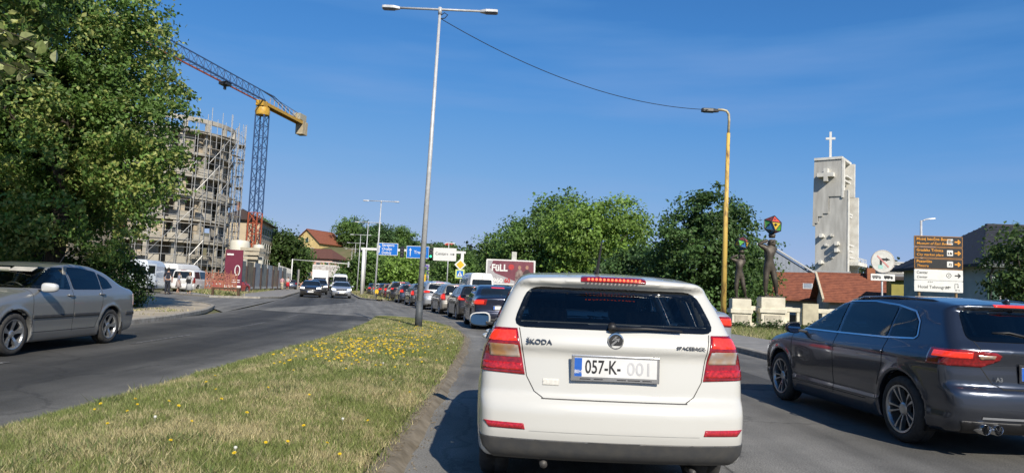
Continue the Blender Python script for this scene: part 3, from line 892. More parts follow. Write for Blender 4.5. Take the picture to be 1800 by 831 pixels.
# plants in front of the balustrade
bl = [(9.4 + 0.55 * k + rnd.uniform(-0.1, 0.1), 31.6 + rnd.uniform(-0.3, 0.2), 0.0, 0.5, 0.45, 0.14 + 0.05 * (k % 3)) for k in range(12)]
tree('ground_cover_bed', 'low leafy bed along the foot of the balustrade', (12.4, 31.6, -0.05), 0.5, bl, 7000, 0.11, 61, (0.06, 0.10, 0.03), trunk_r=0.02, gap=0.0, deep=0.6, limbs=2)
# ------------------------------------------------------------------ street furniture
M_galv = pm('galvanised_steel', (0.52, 0.53, 0.54), 0.5, metal=0.15, scale=8, var=0.12)
M_galvd = pm('painted_pole_foot', (0.085, 0.095, 0.105), 0.6, scale=10, var=0.2)
M_white = pm('white_painted_steel', (0.72, 0.72, 0.70), 0.45, scale=7, var=0.06)
M_dkmet = pm('dark_metal', (0.035, 0.037, 0.04), 0.5, var=0.2)
M_lens = pm('lamp_lens', (0.10, 0.10, 0.11), 0.15, var=0.2)
M_yel = pm('rusty_yellow_paint', (0.62, 0.42, 0.10), 0.6, scale=2.2, col2=(0.16, 0.075, 0.035), stretch=(3, 3, 0.8), lo=0.36, hi=0.50, detail=9, bump=0.3)
M_wire = pm('black_cable', (0.015, 0.015, 0.016), 0.6)


def luminaire(b, p, d, L=0.5, w=0.16, t=0.07):
    """flat lamp head starting at p along d"""
    p, d = Vector(p), Vector(d).normalized(); n = Vector((-d.y, d.x, 0))
    prof = [(0, 0.30), (0.12, 0.55), (0.35, 1.0), (0.9, 1.0), (1.0, 0.75)]
    rows = []
    for s, k in prof:
        c = p + d * L * s
        rows.append([c - n * w / 2 * k - Vector((0, 0, t * 0.5)), c + n * w / 2 * k - Vector((0, 0, t * 0.5)), c + n * w / 2 * k * 0.8 + Vector((0, 0, t * 0.5 * (0.6 + 0.4 * k))), c - n * w / 2 * k * 0.8 + Vector((0, 0, t * 0.5 * (0.6 + 0.4 * k)))])
    b.add([v for r in rows for v in r], [(i * 4 + k, i * 4 + (k + 1) % 4, i * 4 + 4 + (k + 1) % 4, i * 4 + 4 + k) for i in range(len(prof) - 1) for k in range(4)] + [(3, 2, 1, 0), tuple(len(prof) * 4 - 4 + k for k in range(4))])


def twin_lamp(label, loc, h, arm=1.45, lean=0.0, group=None, r0=0.095, rz=0.0, foot=True):
    t = thing('street_lamp', label, 'street lamp', loc, rz, group)
    m = MB(); m.tube([(0, 0, 0.75 if foot else 0), (lean * 0.5, 0, h * 0.5), (lean, 0, h)], [r0 * 0.92, r0 * 0.66, r0 * 0.40], 14); m.build('pole', M_galv, t, smooth=True)
    if foot:
        m = MB(); m.tube([(0, 0, 0), (0, 0, 0.78)], [r0 * 1.12, r0 * 1.0], 14); m.tube([(0, 0, -0.02), (0, 0, 0.03)], r0 * 1.9, 14); m.build('pole_foot', M_galvd, t, smooth=True)
    m = MB(); m.tube([(lean - arm, 0, h - 0.0), (lean + arm, 0, h - 0.0)], 0.035, 8); m.tube([(lean, 0, h - 0.15), (lean, 0, h + 0.06)], 0.055, 10); m.build('cross_arm', M_galv, t, smooth=True)
    for s in (-1, 1):
        m = MB(); luminaire(m, (lean + s * (arm - 0.04), 0, h), (s, 0, 0), 0.52, 0.24, 0.09); lu = m.build('lamp_head', M_galv, t, bevel=0.012)
        m = MB(); m.box((lean + s * (arm + 0.28), 0, h - 0.05), (0.32, 0.19, 0.014)); m.build('lens', M_lens, lu)
    return t


twin_lamp('tall grey twin-arm street lamp standing in the near grass island', (-2.52, 20.1, 0.12), 9.2, 1.20, 0.16)
for k, y in enumerate((62, 84, 106, 128, 150)):
    twin_lamp(['twin-arm street lamp nearest beyond the crossing, left of the sign gantry', 'second twin-arm lamp in the row on the far island', 'third twin-arm lamp in the row on the far island', 'fourth twin-arm lamp in the row on the far island', 'farthest twin-arm lamp in the row on the far island'][k],
              (-2.45 + bd(y), y, 0.1), 8.5, 1.1, 0.12, 'lamps on the far island', 0.10, foot=False)

t = thing('street_lamp', 'rusty yellow street lamp with bent top behind the right pavement', 'street lamp', (7.50, 25.0, 0.1), 0)
m = MB(); m.tube([(0, 0, 0), (0.02, 0, 4.6), (0.03, 0, 4.62), (0.06, 0, 7.1)], [0.10, 0.082, 0.075, 0.062], 14); m.build('pole', M_yel, t, smooth=True)
m = MB(); m.tube([(0.06, 0, 7.05), (0.075, 0, 7.55), (0.06, 0, 7.78), (-0.02, 0, 7.90), (-0.16, 0, 7.93), (-0.34, 0, 7.93)], 0.045, 10)
m.build('bent_arm', pm('yellow_grey_pipe', (0.50, 0.44, 0.28), 0.5, scale=5, col2=(0.30, 0.24, 0.14)), t, smooth=True)
m = MB(); luminaire(m, (-0.30, 0, 7.90), (-1, 0, 0), 0.62, 0.22, 0.13); lh = m.build('lamp_head', M_dkmet, t, bevel=0.02)
m = MB(); m.box((-0.66, 0, 7.83), (0.34, 0.15, 0.02)); m.build('lens', M_lens, lh)
# cable slung between the two lamps
m = MB(); a_, b_ = Vector((-2.33, 20.1, 9.05)), Vector((6.98, 25.0, 8.02)); pts = []
for k in range(41):
    s = k / 40; p = a_.lerp(b_, s); p.z -= 0.62 * 4 * s * (1 - s); pts.append(p)
m.tube(pts, 0.011, 6)
cb = m.build('overhead_cable', M_wire); tag(cb, 'thin black cable slung between the twin-arm lamp and the rusty yellow lamp', 'cable')
m = MB(); m.tube([a_ + Vector((0.0, 0, 0.1)), a_ + Vector((0.10, 0, 0.18)), a_ + Vector((0.20, 0, 0.12)), a_ + Vector((0.12, 0, 0.02)), a_], 0.014, 6); m.build('cable_loop', M_wire, cb)
t = thing('street_lamp', 'small single-arm lamp sticking up behind the stacked direction signs', 'street lamp', (23.1, 40, -0.9))
m = MB(); m.tube([(0, 0, 0), (0, 0, 7.1)], [0.10, 0.06], 10); m.tube([(0, 0, 7.05), (0.3, 0, 7.18)], 0.035, 8); m.build('pole', M_galv, t, smooth=True)
m = MB(); luminaire(m, (0.25, 0, 7.18), (1, 0, 0.12), 0.55, 0.18, 0.07); m.build('lamp_head', M_galv, t)
t = thing('street_lamp', 'slim lamp post with a small head right of the white road sign', 'street lamp', (-9.2, 104, 0))
m = MB(); m.tube([(0, 0, 0), (0, 0, 7.9)], [0.10, 0.06], 8); m.build('pole', M_galv, t, smooth=True)
m = MB(); luminaire(m, (0.0, 0, 7.8), (1, 0, 0), 0.9, 0.25, 0.1); m.build('lamp_head', M_galv, t)
t = thing('street_lamp', 'thin pole rising behind the billboard', 'street lamp', (-3.2, 92, 0))
m = MB(); m.tube([(0, 0, 0), (0, 0, 7.2)], [0.10, 0.06], 8); m.build('pole', pm('yellow_pole', (0.5, 0.4, 0.15), 0.6), t, smooth=True)
m = MB(); luminaire(m, (0, 0, 7.2), (-1, 0, 0), 0.7, 0.2, 0.1); m.build('lamp_head', M_galv, t)

# ------------------------------------------------------------------ signs
M_sblue = pm('sign_blue', (0.012, 0.16, 0.58), 0.4, var=0.06)
M_swhite = pm('sign_white', (0.74, 0.74, 0.71), 0.45, var=0.05)
M_sback = pm('sign_back_grey', (0.30, 0.31, 0.32), 0.5, metal=0.4)
M_sblack = pm('sign_black', (0.022, 0.022, 0.024), 0.45)
M_sbrown = pm('sign_brown', (0.30, 0.145, 0.045), 0.5)
M_sorange = pm('sign_orange', (0.85, 0.36, 0.03), 0.5)
M_sred = pm('sign_red', (0.55, 0.05, 0.05), 0.5, scale=20, var=0.2)
M_sredf = pm('sign_red_faded', (0.62, 0.27, 0.25), 0.5)
M_syel = pm('sign_yellow', (0.80, 0.50, 0.03), 0.5)


def board(parent, x, z, w, h, mat, y=0.0, t=0.04, rim=None, rimw=0.03, name='panel', r=0.06):
    """sign plate in the local xz plane, face towards -y"""
    b = MB(); b.prism(roundpoly([(x - w / 2, z - h / 2), (x + w / 2, z - h / 2), (x + w / 2, z + h / 2), (x - w / 2, z + h / 2)], r), 0, t, lambda a, c, d: (a, y + d, c))
    p = b.build(name, rim or mat, parent)
    if rim:
        b = MB(); b.prism(roundpoly([(x - w / 2 + rimw, z - h / 2 + rimw), (x + w / 2 - rimw, z - h / 2 + rimw), (x + w / 2 - rimw, z + h / 2 - rimw), (x - w / 2 + rimw, z + h / 2 - rimw)], max(0.01, r - rimw)), 0, 0.004, lambda a, c, d: (a, y - d, c))
        b.build('face', mat, p)
    return p


def flat(parent, polys, mat, y, name='symbol', t=0.003):
    b = MB()
    for p in polys: b.prism(p, 0, t, lambda a, c, d: (a, y - d, c))
    return b.build(name, mat, parent)


def words(parent, text, x, z, size, mat, y, align='CENTER', width=None, bold=0.008, shear=0.0):
    return lettering('lettering', text, size, mat, parent, facing(x, y - 0.003, z, (1, 0, 0), (0, 0, 1)), align, bold, 0.0015, width, shear)


def arrow_up(x, z, h, w=0.06):
    return [[(x - w / 2, z - h / 2), (x + w / 2, z - h / 2), (x + w / 2, z + h * 0.2), (x - w / 2, z + h * 0.2)], [(x - w * 1.7, z + h * 0.2), (x + w * 1.7, z + h * 0.2), (x, z + h / 2)]]


def arrow_right(x, z, L, w=0.05, open_=False):
    if open_:
        return [[(x - L / 2, z - w / 2), (x + L / 2 - w, z - w / 2), (x + L / 2 - w, z + w / 2), (x - L / 2, z + w / 2)],
                [(x + L / 2, z), (x + L * 0.12, z + L * 0.40), (x + L * 0.12 - w * 0.9, z + L * 0.40 - w * 0.6), (x + L / 2 - w * 1.5, z)],
                [(x + L / 2 - w * 1.5, z), (x + L * 0.12 - w * 0.9, z - L * 0.40 + w * 0.6), (x + L * 0.12, z - L * 0.40), (x + L / 2, z)]]
    return [[(x - L / 2, z - w / 2), (x + L * 0.1, z - w / 2), (x + L * 0.1, z + w / 2), (x - L / 2, z + w / 2)], [(x + L * 0.1, z - w * 1.6), (x + L / 2, z), (x + L * 0.1, z + w * 1.6)]]


# gantry over the avenue
GA, GB = Vector((-15.75, 76, 0)), Vector((-5.15, 75, 0))
gd = (GB - GA); gl = gd.length; gr = math.atan2(gd.y, gd.x)
t = thing('sign_gantry', 'white steel gantry carrying the road signs across the avenue', 'gantry', GA, gr)
for x, h in ((0, 5.05), (gl, 5.0)):
    m = MB(); m.tube([(x, 0, 0.05), (x, 0, h)], 0.17, 14); m.build('post', M_white, t, smooth=True)
m = MB(); m.bar((-0.3, 0, 5.05), (gl + 0.35, 0, 5.05), 0.26, 0.26); m.build('beam', M_white, t, bevel=0.02)
def hung(name, label, x0, x1, z0, z1, mat, rim, grp='signs on the gantry'):
    r = thing(name, label, 'road sign', GA + gd.normalized() * ((x0 + x1) / 2) + Vector((0, 0, (z0 + z1) / 2)), gr, grp)
    return r, board(r, 0, 0, x1 - x0, z1 - z0, mat, -0.22, 0.05, rim, 0.05)
def gx(px): return (px - 640) / 172 * gl
r, p = hung('road_sign', 'blue road sign listing three towns over the left lane', gx(663.5), gx(700.5), 4.45, 5.75, M_sblue, M_swhite)
flat(p, arrow_up(-0.88, -0.0, 0.85, 0.09), M_swhite, -0.226, 'arrow')
for k, s in enumerate(('Sarajevo', 'Orašje', 'Doboj')): words(p, s, -0.60, 0.42 - 0.40 * k, 0.40, M_swhite, -0.226, 'LEFT', bold=0.015)
r, p = hung('road_sign', 'blue road sign with one up arrow partly behind the tall lamp', gx(715.5), gx(755), 4.25, 5.55, M_sblue, M_swhite)
flat(p, arrow_up(-0.80, 0.0, 0.85, 0.09), M_swhite, -0.226, 'arrow'); words(p, 'Tranzit', 0.25, -0.02, 0.46, M_swhite, -0.226, bold=0.015)
r, p = hung('road_sign', 'white road sign pointing right to the centre', gx(762.5), gx(802), 4.10, 5.45, M_swhite, M_swhite)
words(p, 'Centar', -0.42, 0.05, 0.42, M_sblack, -0.226, bold=0.008); flat(p, arrow_right(0.82, 0.02, 0.50, 0.08), M_sblack, -0.226, 'arrow')
flat(p, [[(0.28 + 0.10 * math.cos(a), 0.02 + 0.10 * math.sin(a)) for a in np.linspace(0, 2 * PI, 13)[:-1]]], pm('sign_grey', (0.35, 0.35, 0.35), 0.5), -0.226)
M_green = pm('signal_green_lit', (0.02, 0.6, 0.2), 0.3, emit=(0.05, 1.0, 0.35), estr=1.5)
for k, px in enumerate((708, 758.3)):
    s = thing('traffic_light', ['traffic light hanging between the two blue signs', 'traffic light showing green left of the white sign'][k], 'traffic light', GA + gd.normalized() * gx(px) + Vector((0, 0, 4.85)), gr, 'traffic lights on the gantry')
    m = MB(); m.box((0, -0.2, 0), (0.40, 0.22, 1.15)); m.build('housing', M_sblack, s, bevel=0.04)
    for j in range(3):
        m = MB(); m.lathe([(0.0, 0.03), (0.09, 0.02), (0.12, 0.0)], 14, lambda a, b, c: (a, -0.315 - c, 0.34 - 0.34 * j + b)); m.build('lens', M_green if (k == 1 and j == 2) else M_lens, s)
        m = MB(); m.tube([(0.14 * math.cos(a), -0.36, 0.34 - 0.34 * j + 0.14 * math.sin(a)) for a in np.linspace(0, PI, 9)], 0.02, 5); m.build('visor', M_sblack, s)
# signs on the right gantry post
s = thing('priority_sign', 'yellow diamond priority sign on the right gantry post', 'road sign', GB + Vector((-0.15, -0.3, 3.75)))
d = 0.62
flat(s, [[(-d, 0), (0, -d), (d, 0), (0, d)]], M_swhite, 0.02, 'plate', 0.03); flat(s, [[(-d * .7, 0), (0, -d * .7), (d * .7, 0), (0, d * .7)]], M_syel, -0.012, 'face', 0.006)
s = thing('crossing_sign', 'blue and white pedestrian crossing sign below the yellow diamond', 'road sign', GB + Vector((-0.15, -0.3, 2.78)))
p = board(s, 0, 0, 0.95, 0.95, M_sblue, 0, 0.03, pm('sign_fluorescent', (0.62, 0.72, 0.20), 0.5), 0.14)
flat(p, [[(-0.28, -0.24), (0.28, -0.24), (0.0, 0.28)]], M_swhite, -0.006); flat(p, [[(-0.05, -0.18), (0.05, -0.18), (0.03, 0.12), (-0.03, 0.12)]], M_sblack, -0.010)

# billboards
M_maroon = pm('poster_maroon', (0.14, 0.035, 0.055), 0.5, scale=1.2, col2=(0.20, 0.06, 0.075))
M_pgrey = pm('poster_grey', (0.42, 0.40, 0.41), 0.5)
M_skin = pm('poster_skin', (0.40, 0.22, 0.15), 0.6)
s = thing('billboard', 'maroon advertising billboard with white lettering on a single post', 'billboard', (0.0, 60, -0.05), R(-1.5))
m = MB(); m.box((0.15, 0.25, 0.9), (0.55, 0.3, 2.0)); m.build('post', pm('billboard_post', (0.55, 0.55, 0.5), 0.6), s, bevel=0.02)
m = MB(); m.box((0.25, 0.3, 4.25), (0.42, 0.3, 0.7)); m.build('top_box', pm('billboard_post', (0.55, 0.55, 0.5), 0.6), s, bevel=0.02)
p = board(s, 0, 2.85, 4.15, 2.12, M_pgrey, 0.0, 0.22, M_swhite, 0.11, r=0.08)
flat(p, [[(-1.75, 0.35 + 2.85), (-1.5, 0.95 + 2.85), (1.9, 0.95 + 2.85), (1.95, -0.2 + 2.85), (1.7, -0.9 + 2.85), (0.6, -0.8 + 2.85), (-0.6, -0.35 + 2.85), (-1.3, -0.1 + 2.85)]], M_maroon, -0.006, 'poster_field')
words(p, 'FüLL', -0.95, 3.18, 0.78, M_swhite, -0.011, bold=0.035, width=1.35)
words(p, '960', -1.05, 2.12, 0.50, M_swhite, -0.011, bold=0.04, width=0.85); words(p, '60', -0.25, 2.12, 0.50, M_sred, -0.011, bold=0.04, width=0.5)
flat(p, [[(0.05 + 0.24 * math.cos(a), 3.3 + 0.24 * math.sin(a)) for a in np.linspace(0, 2 * PI, 17)[:-1]]], M_sred, -0.011, 'round_mark')
for k, x in enumerate((0.75, 1.38)):
    flat(p, [[(x + 0.13 * math.cos(a), 3.28 + 0.02 * k + 0.17 * math.sin(a)) for a in np.linspace(0, 2 * PI, 13)[:-1]]], M_skin, -0.012 - 0.006 * k, 'printed_head')
    flat(p, [[(x - 0.36, 2.0), (x + 0.36, 2.0), (x + 0.33, 2.85), (x + 0.1, 3.12), (x - 0.1, 3.12), (x - 0.33, 2.85)]], [pm('poster_coat', (0.32, 0.25, 0.22), 0.6, scale=3, col2=(0.10, 0.05, 0.05)), pm('poster_coat_dark', (0.07, 0.035, 0.04), 0.6)][k], -0.011 - 0.006 * k, 'printed_figure')
s = thing('billboard', 'purple advertising billboard partly behind the tall lamp', 'billboard', (-14.6, 112, 0))
m = MB(); m.tube([(0, 0.2, 0), (0, 0.2, 2.0)], 0.2, 10); m.build('post', M_white, s)
p = board(s, 0, 3.45, 3.6, 2.75, pm('poster_purple', (0.12, 0.085, 0.36), 0.5, scale=0.8), 0, 0.2, pm('billboard_frame', (0.50, 0.50, 0.55), 0.5), 0.14)
flat(p, [[(-0.7, 2.5), (0.8, 2.5), (0.8, 3.3), (-0.7, 3.3)]], pm('poster_cream', (0.75, 0.62, 0.35), 0.5), -0.008, 'printed_shape')
flat(p, [[(-0.5, 3.3), (0.6, 3.3), (0.4, 3.75), (-0.3, 3.75)]], pm('poster_violet_light', (0.25, 0.20, 0.5), 0.5), -0.008, 'printed_shape')
for x in (-0.7, 0.7):
    m = MB(); m.box((x, -0.25, 4.85), (0.12, 0.6, 0.06)); m.build('floodlight_arm', M_dkmet, s)
s = thing('roof_sign', 'small red oval sign on a roof above the trees', 'sign', (-14.0, 160, 10.4))
flat(s, [[(1.25 * math.cos(a), 0.55 + 0.5 * math.sin(a)) for a in np.linspace(0, 2 * PI, 25)[:-1]]], M_swhite, 0.1, 'plate', 0.1)
flat(s, [[(1.05 * math.cos(a), 0.55 + 0.38 * math.sin(a)) for a in np.linspace(0, 2 * PI, 25)[:-1]]], M_sred, -0.005, 'oval'); m = MB(); m.tube([(0, 0.1, -10.4), (0, 0.1, 0.2)], 0.1, 8); m.build('post', M_white, s)
s = thing('white_sign', 'white hoarding on posts below the pink house', 'billboard', (-31.6, 122, 0))
p = board(s, 0, 3.3, 4.6, 2.0, pm('poster_white', (0.62, 0.62, 0.60), 0.5, scale=2, col2=(0.30, 0.26, 0.25)), 0, 0.15, M_swhite, 0.1)
for x in (-1.4, 1.4):
    m = MB(); m.tube([(x, 0.1, 0), (x, 0.1, 2.4)], 0.09, 8); m.build('post', M_galv, s)
s = thing('sign_gantry', 'far white signal arm reaching over the oncoming lanes', 'gantry', (-35.6, 116, 0))
m = MB(); m.tube([(0, 0, 0), (0, 0, 4.9)], 0.09, 10); m.build('post', M_white, s, smooth=True)
m = MB(); m.tube([(0, 0, 4.8), (9.6, -1.0, 4.45)], 0.06, 8); m.build('arm', M_white, s, smooth=True)
m = MB(); m.box((9.4, -1.0, 4.35), (0.25, 0.2, 0.9)); m.build('signal', M_galv, s)
# yellow bollard and small signs at the nose of the far island
s = thing('island_bollard', 'yellow marker sign at the nose of the far island', 'bollard', (-2.3 + bd(60), 59.4, 0.1))
m = MB(); m.tube([(0, 0, 0), (0, 0, 0.5)], 0.05, 8); m.build('post', M_dkmet, s); flat(s, [[(0.16 * math.cos(a), 0.62 + 0.20 * math.sin(a)) for a in np.linspace(0, 2 * PI, 17)[:-1]]], M_syel, 0.02, 'plate', 0.04)
s = thing('bus_stop_sign', 'small yellow sign on a post above the queue of cars', 'sign', (-2.5 + bd(100) + 9.0, 100, 0))
m = MB(); m.tube([(0, 0, 0), (0, 0, 2.9)], 0.05, 8); m.build('post', M_galv, s); board(s, 0, 2.5, 0.8, 1.05, M_syel, -0.08, 0.04)

# stack of direction signs on the right
SX, SY = 15.05, 25.0
t = thing('direction_signs', 'stack of five direction signs on two posts behind the graphite hatchback', 'direction sign', (SX, SY, 0.0), R(-6))
for x in (-0.62, 0.62):
    m = MB(); m.tube([(x, 0.09, -0.05), (x, 0.09, 3.84)], 0.045, 10); m.build('post', pm('brown_post', (0.33, 0.22, 0.11), 0.6), t, smooth=True)
RW = [('Muzej Istočne Bosne', 'Museum of East Bosnia', 3.64, 1), ('Gradska Tržnica', 'City market place', 3.245, 1), ('Pozorište', 'Theatre', 2.85, 1), ('Centar', 'Center', 2.455, 0), ('Hotel Tehnograd', '', 2.06, 0)]
for k, (a, b, z, dark) in enumerate(RW):
    p = board(t, 0, z, 1.62, 0.385, M_sblack if dark else M_swhite, 0, 0.04, M_sbrown if dark else M_swhite, 0.028, r=0.03)
    if k < 3: p['label'] = 'black sign panel with orange lettering reading ' + a
    ink = M_sorange if dark else M_sblack
    if k < 4:
        words(p, a, -0.74, z + 0.078, 0.135, ink, -0.004, 'LEFT', width=None, bold=0.012); words(p, b, -0.74, z - 0.078, 0.125, ink, -0.004, 'LEFT', bold=0.006, shear=0.25)
        flat(p, arrow_right(0.64, z, 0.21, 0.042, True), ink, -0.004, 'arrow')
        if dark:
            q = flat(p, [roundpoly([(0.28, z - 0.10), (0.48, z - 0.10), (0.48, z + 0.10), (0.28, z + 0.10)], 0.02)], M_swhite, -0.004, 'pictogram')
            if k == 0: flat(q, [[(0.31 + 0.045 * j, z - 0.06), (0.335 + 0.045 * j, z - 0.06), (0.335 + 0.045 * j, z + 0.06), (0.31 + 0.045 * j, z + 0.06)] for j in range(4)], M_sblack, -0.0075, 'symbol')
            if k == 1: flat(q, [[(0.31, z - 0.05), (0.36, z - 0.05), (0.33, z + 0.03), (0.31, z + 0.03)], [(0.38, z - 0.05), (0.45, z - 0.05), (0.45, z + 0.0), (0.38, z + 0.04)]], M_sblack, -0.0075, 'symbol')
            if k == 2: flat(q, [[(0.33, z - 0.05), (0.36, z - 0.05), (0.39, z + 0.04), (0.36, z + 0.04)], [(0.40, z - 0.06), (0.43, z - 0.06), (0.43, z + 0.03), (0.40, z + 0.03)]], M_sblack, -0.0075, 'symbol')
        else:
            q = MB(); q.tube([(0.34 + 0.075 * math.cos(a_), -0.006, z + 0.075 * math.sin(a_)) for a_ in np.linspace(0, 2 * PI, 21)], 0.009, 5, caps=False); q.build('ring', M_sblack, p)
            flat(p, [[(0.34 + 0.022 * math.cos(a_), z + 0.022 * math.sin(a_)) for a_ in np.linspace(0, 2 * PI, 11)[:-1]]], M_sblack, -0.004, 'dot')
    else:
        words(p, '* * *', -0.28, z + 0.13, 0.09, ink, -0.004); words(p, a, -0.70, z - 0.03, 0.15, ink, -0.004, 'LEFT', bold=0.004)
        flat(p, [[(0.24, z - 0.03), (0.40, z - 0.03), (0.40, z + 0.0), (0.24, z + 0.0)], [(0.24, z - 0.05), (0.25, z - 0.05), (0.25, z + 0.04), (0.24, z + 0.04)]], M_sblack, -0.004, 'bed_symbol')
        flat(p, [[(0.53, z - 0.06), (0.545, z - 0.06), (0.545, z + 0.11), (0.53, z + 0.11)], [(0.545, z + 0.095), (0.65, z + 0.095), (0.65, z + 0.11), (0.545, z + 0.11)], [(0.635, z - 0.0), (0.65, z - 0.0), (0.65, z + 0.095), (0.635, z + 0.095)], [(0.6425, z - 0.03), (0.675, z + 0.012), (0.61, z + 0.012)]], M_sblack, -0.004, 'bent_arrow')
        words(p, '50 m', 0.62, z - 0.11, 0.085, ink, -0.004, bold=0.0)
# no right turn for trucks
t = thing('no_turn_sign', 'round white sign with a red slash across a right-turn arrow', 'road sign', (13.09, 25.0, 0.0), R(-4))
m = MB(); m.tube([(0, 0.07, -0.05), (0, 0.07, 3.2)], 0.032, 10); m.build('post', M_galv, t, smooth=True)
cz = 2.86; C_ = lambda r_: [(r_ * math.cos(a), cz + r_ * math.sin(a)) for a in np.linspace(0, 2 * PI, 41)[:-1]]
p = flat(t, [C_(0.405)], pm('sign_white_dirty', (0.62, 0.62, 0.58), 0.5), 0.03, 'disc', 0.03)
q = MB(); q.lathe([(0.375, 0.0), (0.380, 0.006), (0.400, 0.006), (0.405, 0.0)], 40, lambda a, b, c: (a, -0.0 - c, cz + b)); q.build('rim', pm('sign_rim_faded', (0.55, 0.50, 0.46), 0.5), p)
flat(p, [[(-0.11, cz - 0.13), (-0.035, cz - 0.13), (-0.035, cz + 0.03), (-0.11, cz + 0.03)], [(-0.11, cz + 0.03), (0.10, cz + 0.03), (0.10, cz + 0.105), (-0.11, cz + 0.105)], [(0.10, cz - 0.0), (0.25, cz + 0.067), (0.10, cz + 0.135)]], M_sblack, -0.001, 'arrow')
flat(p, [[(-0.16, cz - 0.26), (-0.0, cz - 0.26), (-0.0, cz - 0.13), (-0.16, cz - 0.13)]], pm('sticker_teal', (0.35, 0.62, 0.56), 0.5, scale=30), -0.001, 'sticker')
flat(p, [[(-0.215, cz + 0.18), (-0.18, cz + 0.215), (0.215, cz - 0.18), (0.18, cz - 0.215)]], M_sredf, -0.005, 'slash')
p = board(t, 0, 2.30, 0.82, 0.235, M_swhite, 0, 0.03, r=0.02)
for x in (-0.20, 0.20):
    flat(p, [[(x - 0.16, 2.27), (x + 0.05, 2.27), (x + 0.05, 2.36), (x - 0.16, 2.36)], [(x + 0.06, 2.27), (x + 0.14, 2.27), (x + 0.14, 2.31), (x + 0.11, 2.345), (x + 0.06, 2.345)]], M_sblack if x > 0 else pm('sign_print_grey', (0.2, 0.2, 0.2), 0.5), -0.002, 'truck_symbol')
    for wx in (-0.11, -0.02, 0.10): flat(p, [[(x + wx + 0.022 * math.cos(a), 2.262 + 0.022 * math.sin(a)) for a in np.linspace(0, 2 * PI, 11)[:-1]]], M_sblack, -0.003, 'truck_wheel')

# ------------------------------------------------------------------ balustrade with the two pedestals
M_bal = pm('balustrade_plaster', (0.72, 0.68, 0.55), 0.85, scale=2.5, col2=(0.56, 0.52, 0.41), detail=8, bump=0.2, bscale=30)
t = thing('balustrade', 'cream concrete balustrade of the bridge behind the graphite hatchback', 'balustrade', (10.2, 33.3, -0.05), R(-7))
x = 0.0
m = MB(); m.box((5.0, 0, 0.99), (9.6, 0.24, 0.20)); m.build('top_rail', M_bal, t, bevel=0.02)
m = MB(); m.box((5.0, 0, 0.16), (9.6, 0.30, 0.34)); m.build('plinth', M_bal, t, bevel=0.02)
for k in range(16):
    xx = 0.95 + 0.56 * k
    if 1.45 < xx < 2.45: continue
    m = MB(); m.box((xx, 0, 0.61), (0.24, 0.18, 0.58)); m.build('baluster', M_bal, t, bevel=0.015)
m = MB()
m.box((3.63, -0.20, 0.82), (0.68, 0.16, 0.98)); m.build('blank_panel', pm('panel_beige', (0.55, 0.50, 0.36), 0.8, scale=3), t, bevel=0.01)
for (x, w, d, h, lab) in ((0.55, 0.86, 0.8, 1.40, 'narrower pedestal'), (1.93, 1.06, 0.95, 1.52, 'wider pedestal')):
    m = MB(); m.box((x, 0, h * 0.5), (w, d, h)); p = m.build('pedestal', M_bal, t, bevel=0.025)
    m = MB(); m.box((x, 0, h * 0.60), (w + 0.14, d + 0.14, 0.20)); m.build('band', M_bal, p, bevel=0.02)
    m = MB(); m.box((x, -d / 2 - 0.015, h * 0.27), (w * 0.7, 0.03, h * 0.40)); m.build('recess_panel', pm('balustrade_panel', (0.52, 0.48, 0.38), 0.85, scale=3), p, bevel=0.01)

# fence under the lindens, low barrier by the side street
M_fence = pm('fence_brown', (0.045, 0.028, 0.020), 0.8, scale=3, stretch=(8, 8, 0.6))
t = thing('board_fence', 'dark brown board fence under the lindens', 'fence', (-24, 26.2, 0.1))
for k in range(24):
    m = MB(); m.box((k * 0.30, rnd.uniform(-0.008, 0.008), 1.15 + rnd.uniform(-0.01, 0.01)), (0.285, 0.03, 2.3)); m.build('board', M_fence, t)
for k in range(4):
    m = MB(); m.box((k * 2.3, 0.06, 1.2), (0.1, 0.1, 2.4)); m.build('post', M_dkmet, t)
t = thing('railing', 'thin dark metal railing along the hedge left of the vans', 'railing', (-18.9, 24.9, 0.1), R(2))
for k in range(5):
    m = MB(); m.tube([(k * 1.25, 0, 0), (k * 1.25, 0, 1.85)], 0.03, 8); m.build('post', M_dkmet, t)
for z in (1.55, 1.8):
    m = MB(); m.tube([(0, 0, z), (5.0, 0, z)], 0.016, 6); m.build('rail', pm('rail_grey', (0.14, 0.14, 0.14), 0.5), t)
for k in range(40):
    m = MB(); m.tube([(0.06 + k * 0.125, 0, 0.08), (0.06 + k * 0.125, 0, 1.55)], 0.009, 5); m.build('bar', M_dkmet, t)
t = thing('low_barrier', 'low brown rail on posts at the corner of the side street', 'barrier', (-20.6, 49.6, 0.1), R(-8))
for x in (0, 1.9):
    m = MB(); m.box((x, 0, 0.28), (0.14, 0.14, 0.56)); m.build('post', pm('brown_wood', (0.10, 0.06, 0.035), 0.8, scale=8), t)
m = MB(); m.box((0.95, 0, 0.5), (2.1, 0.08, 0.12)); m.build('rail', pm('brown_wood', (0.10, 0.06, 0.035), 0.8, scale=8), t)
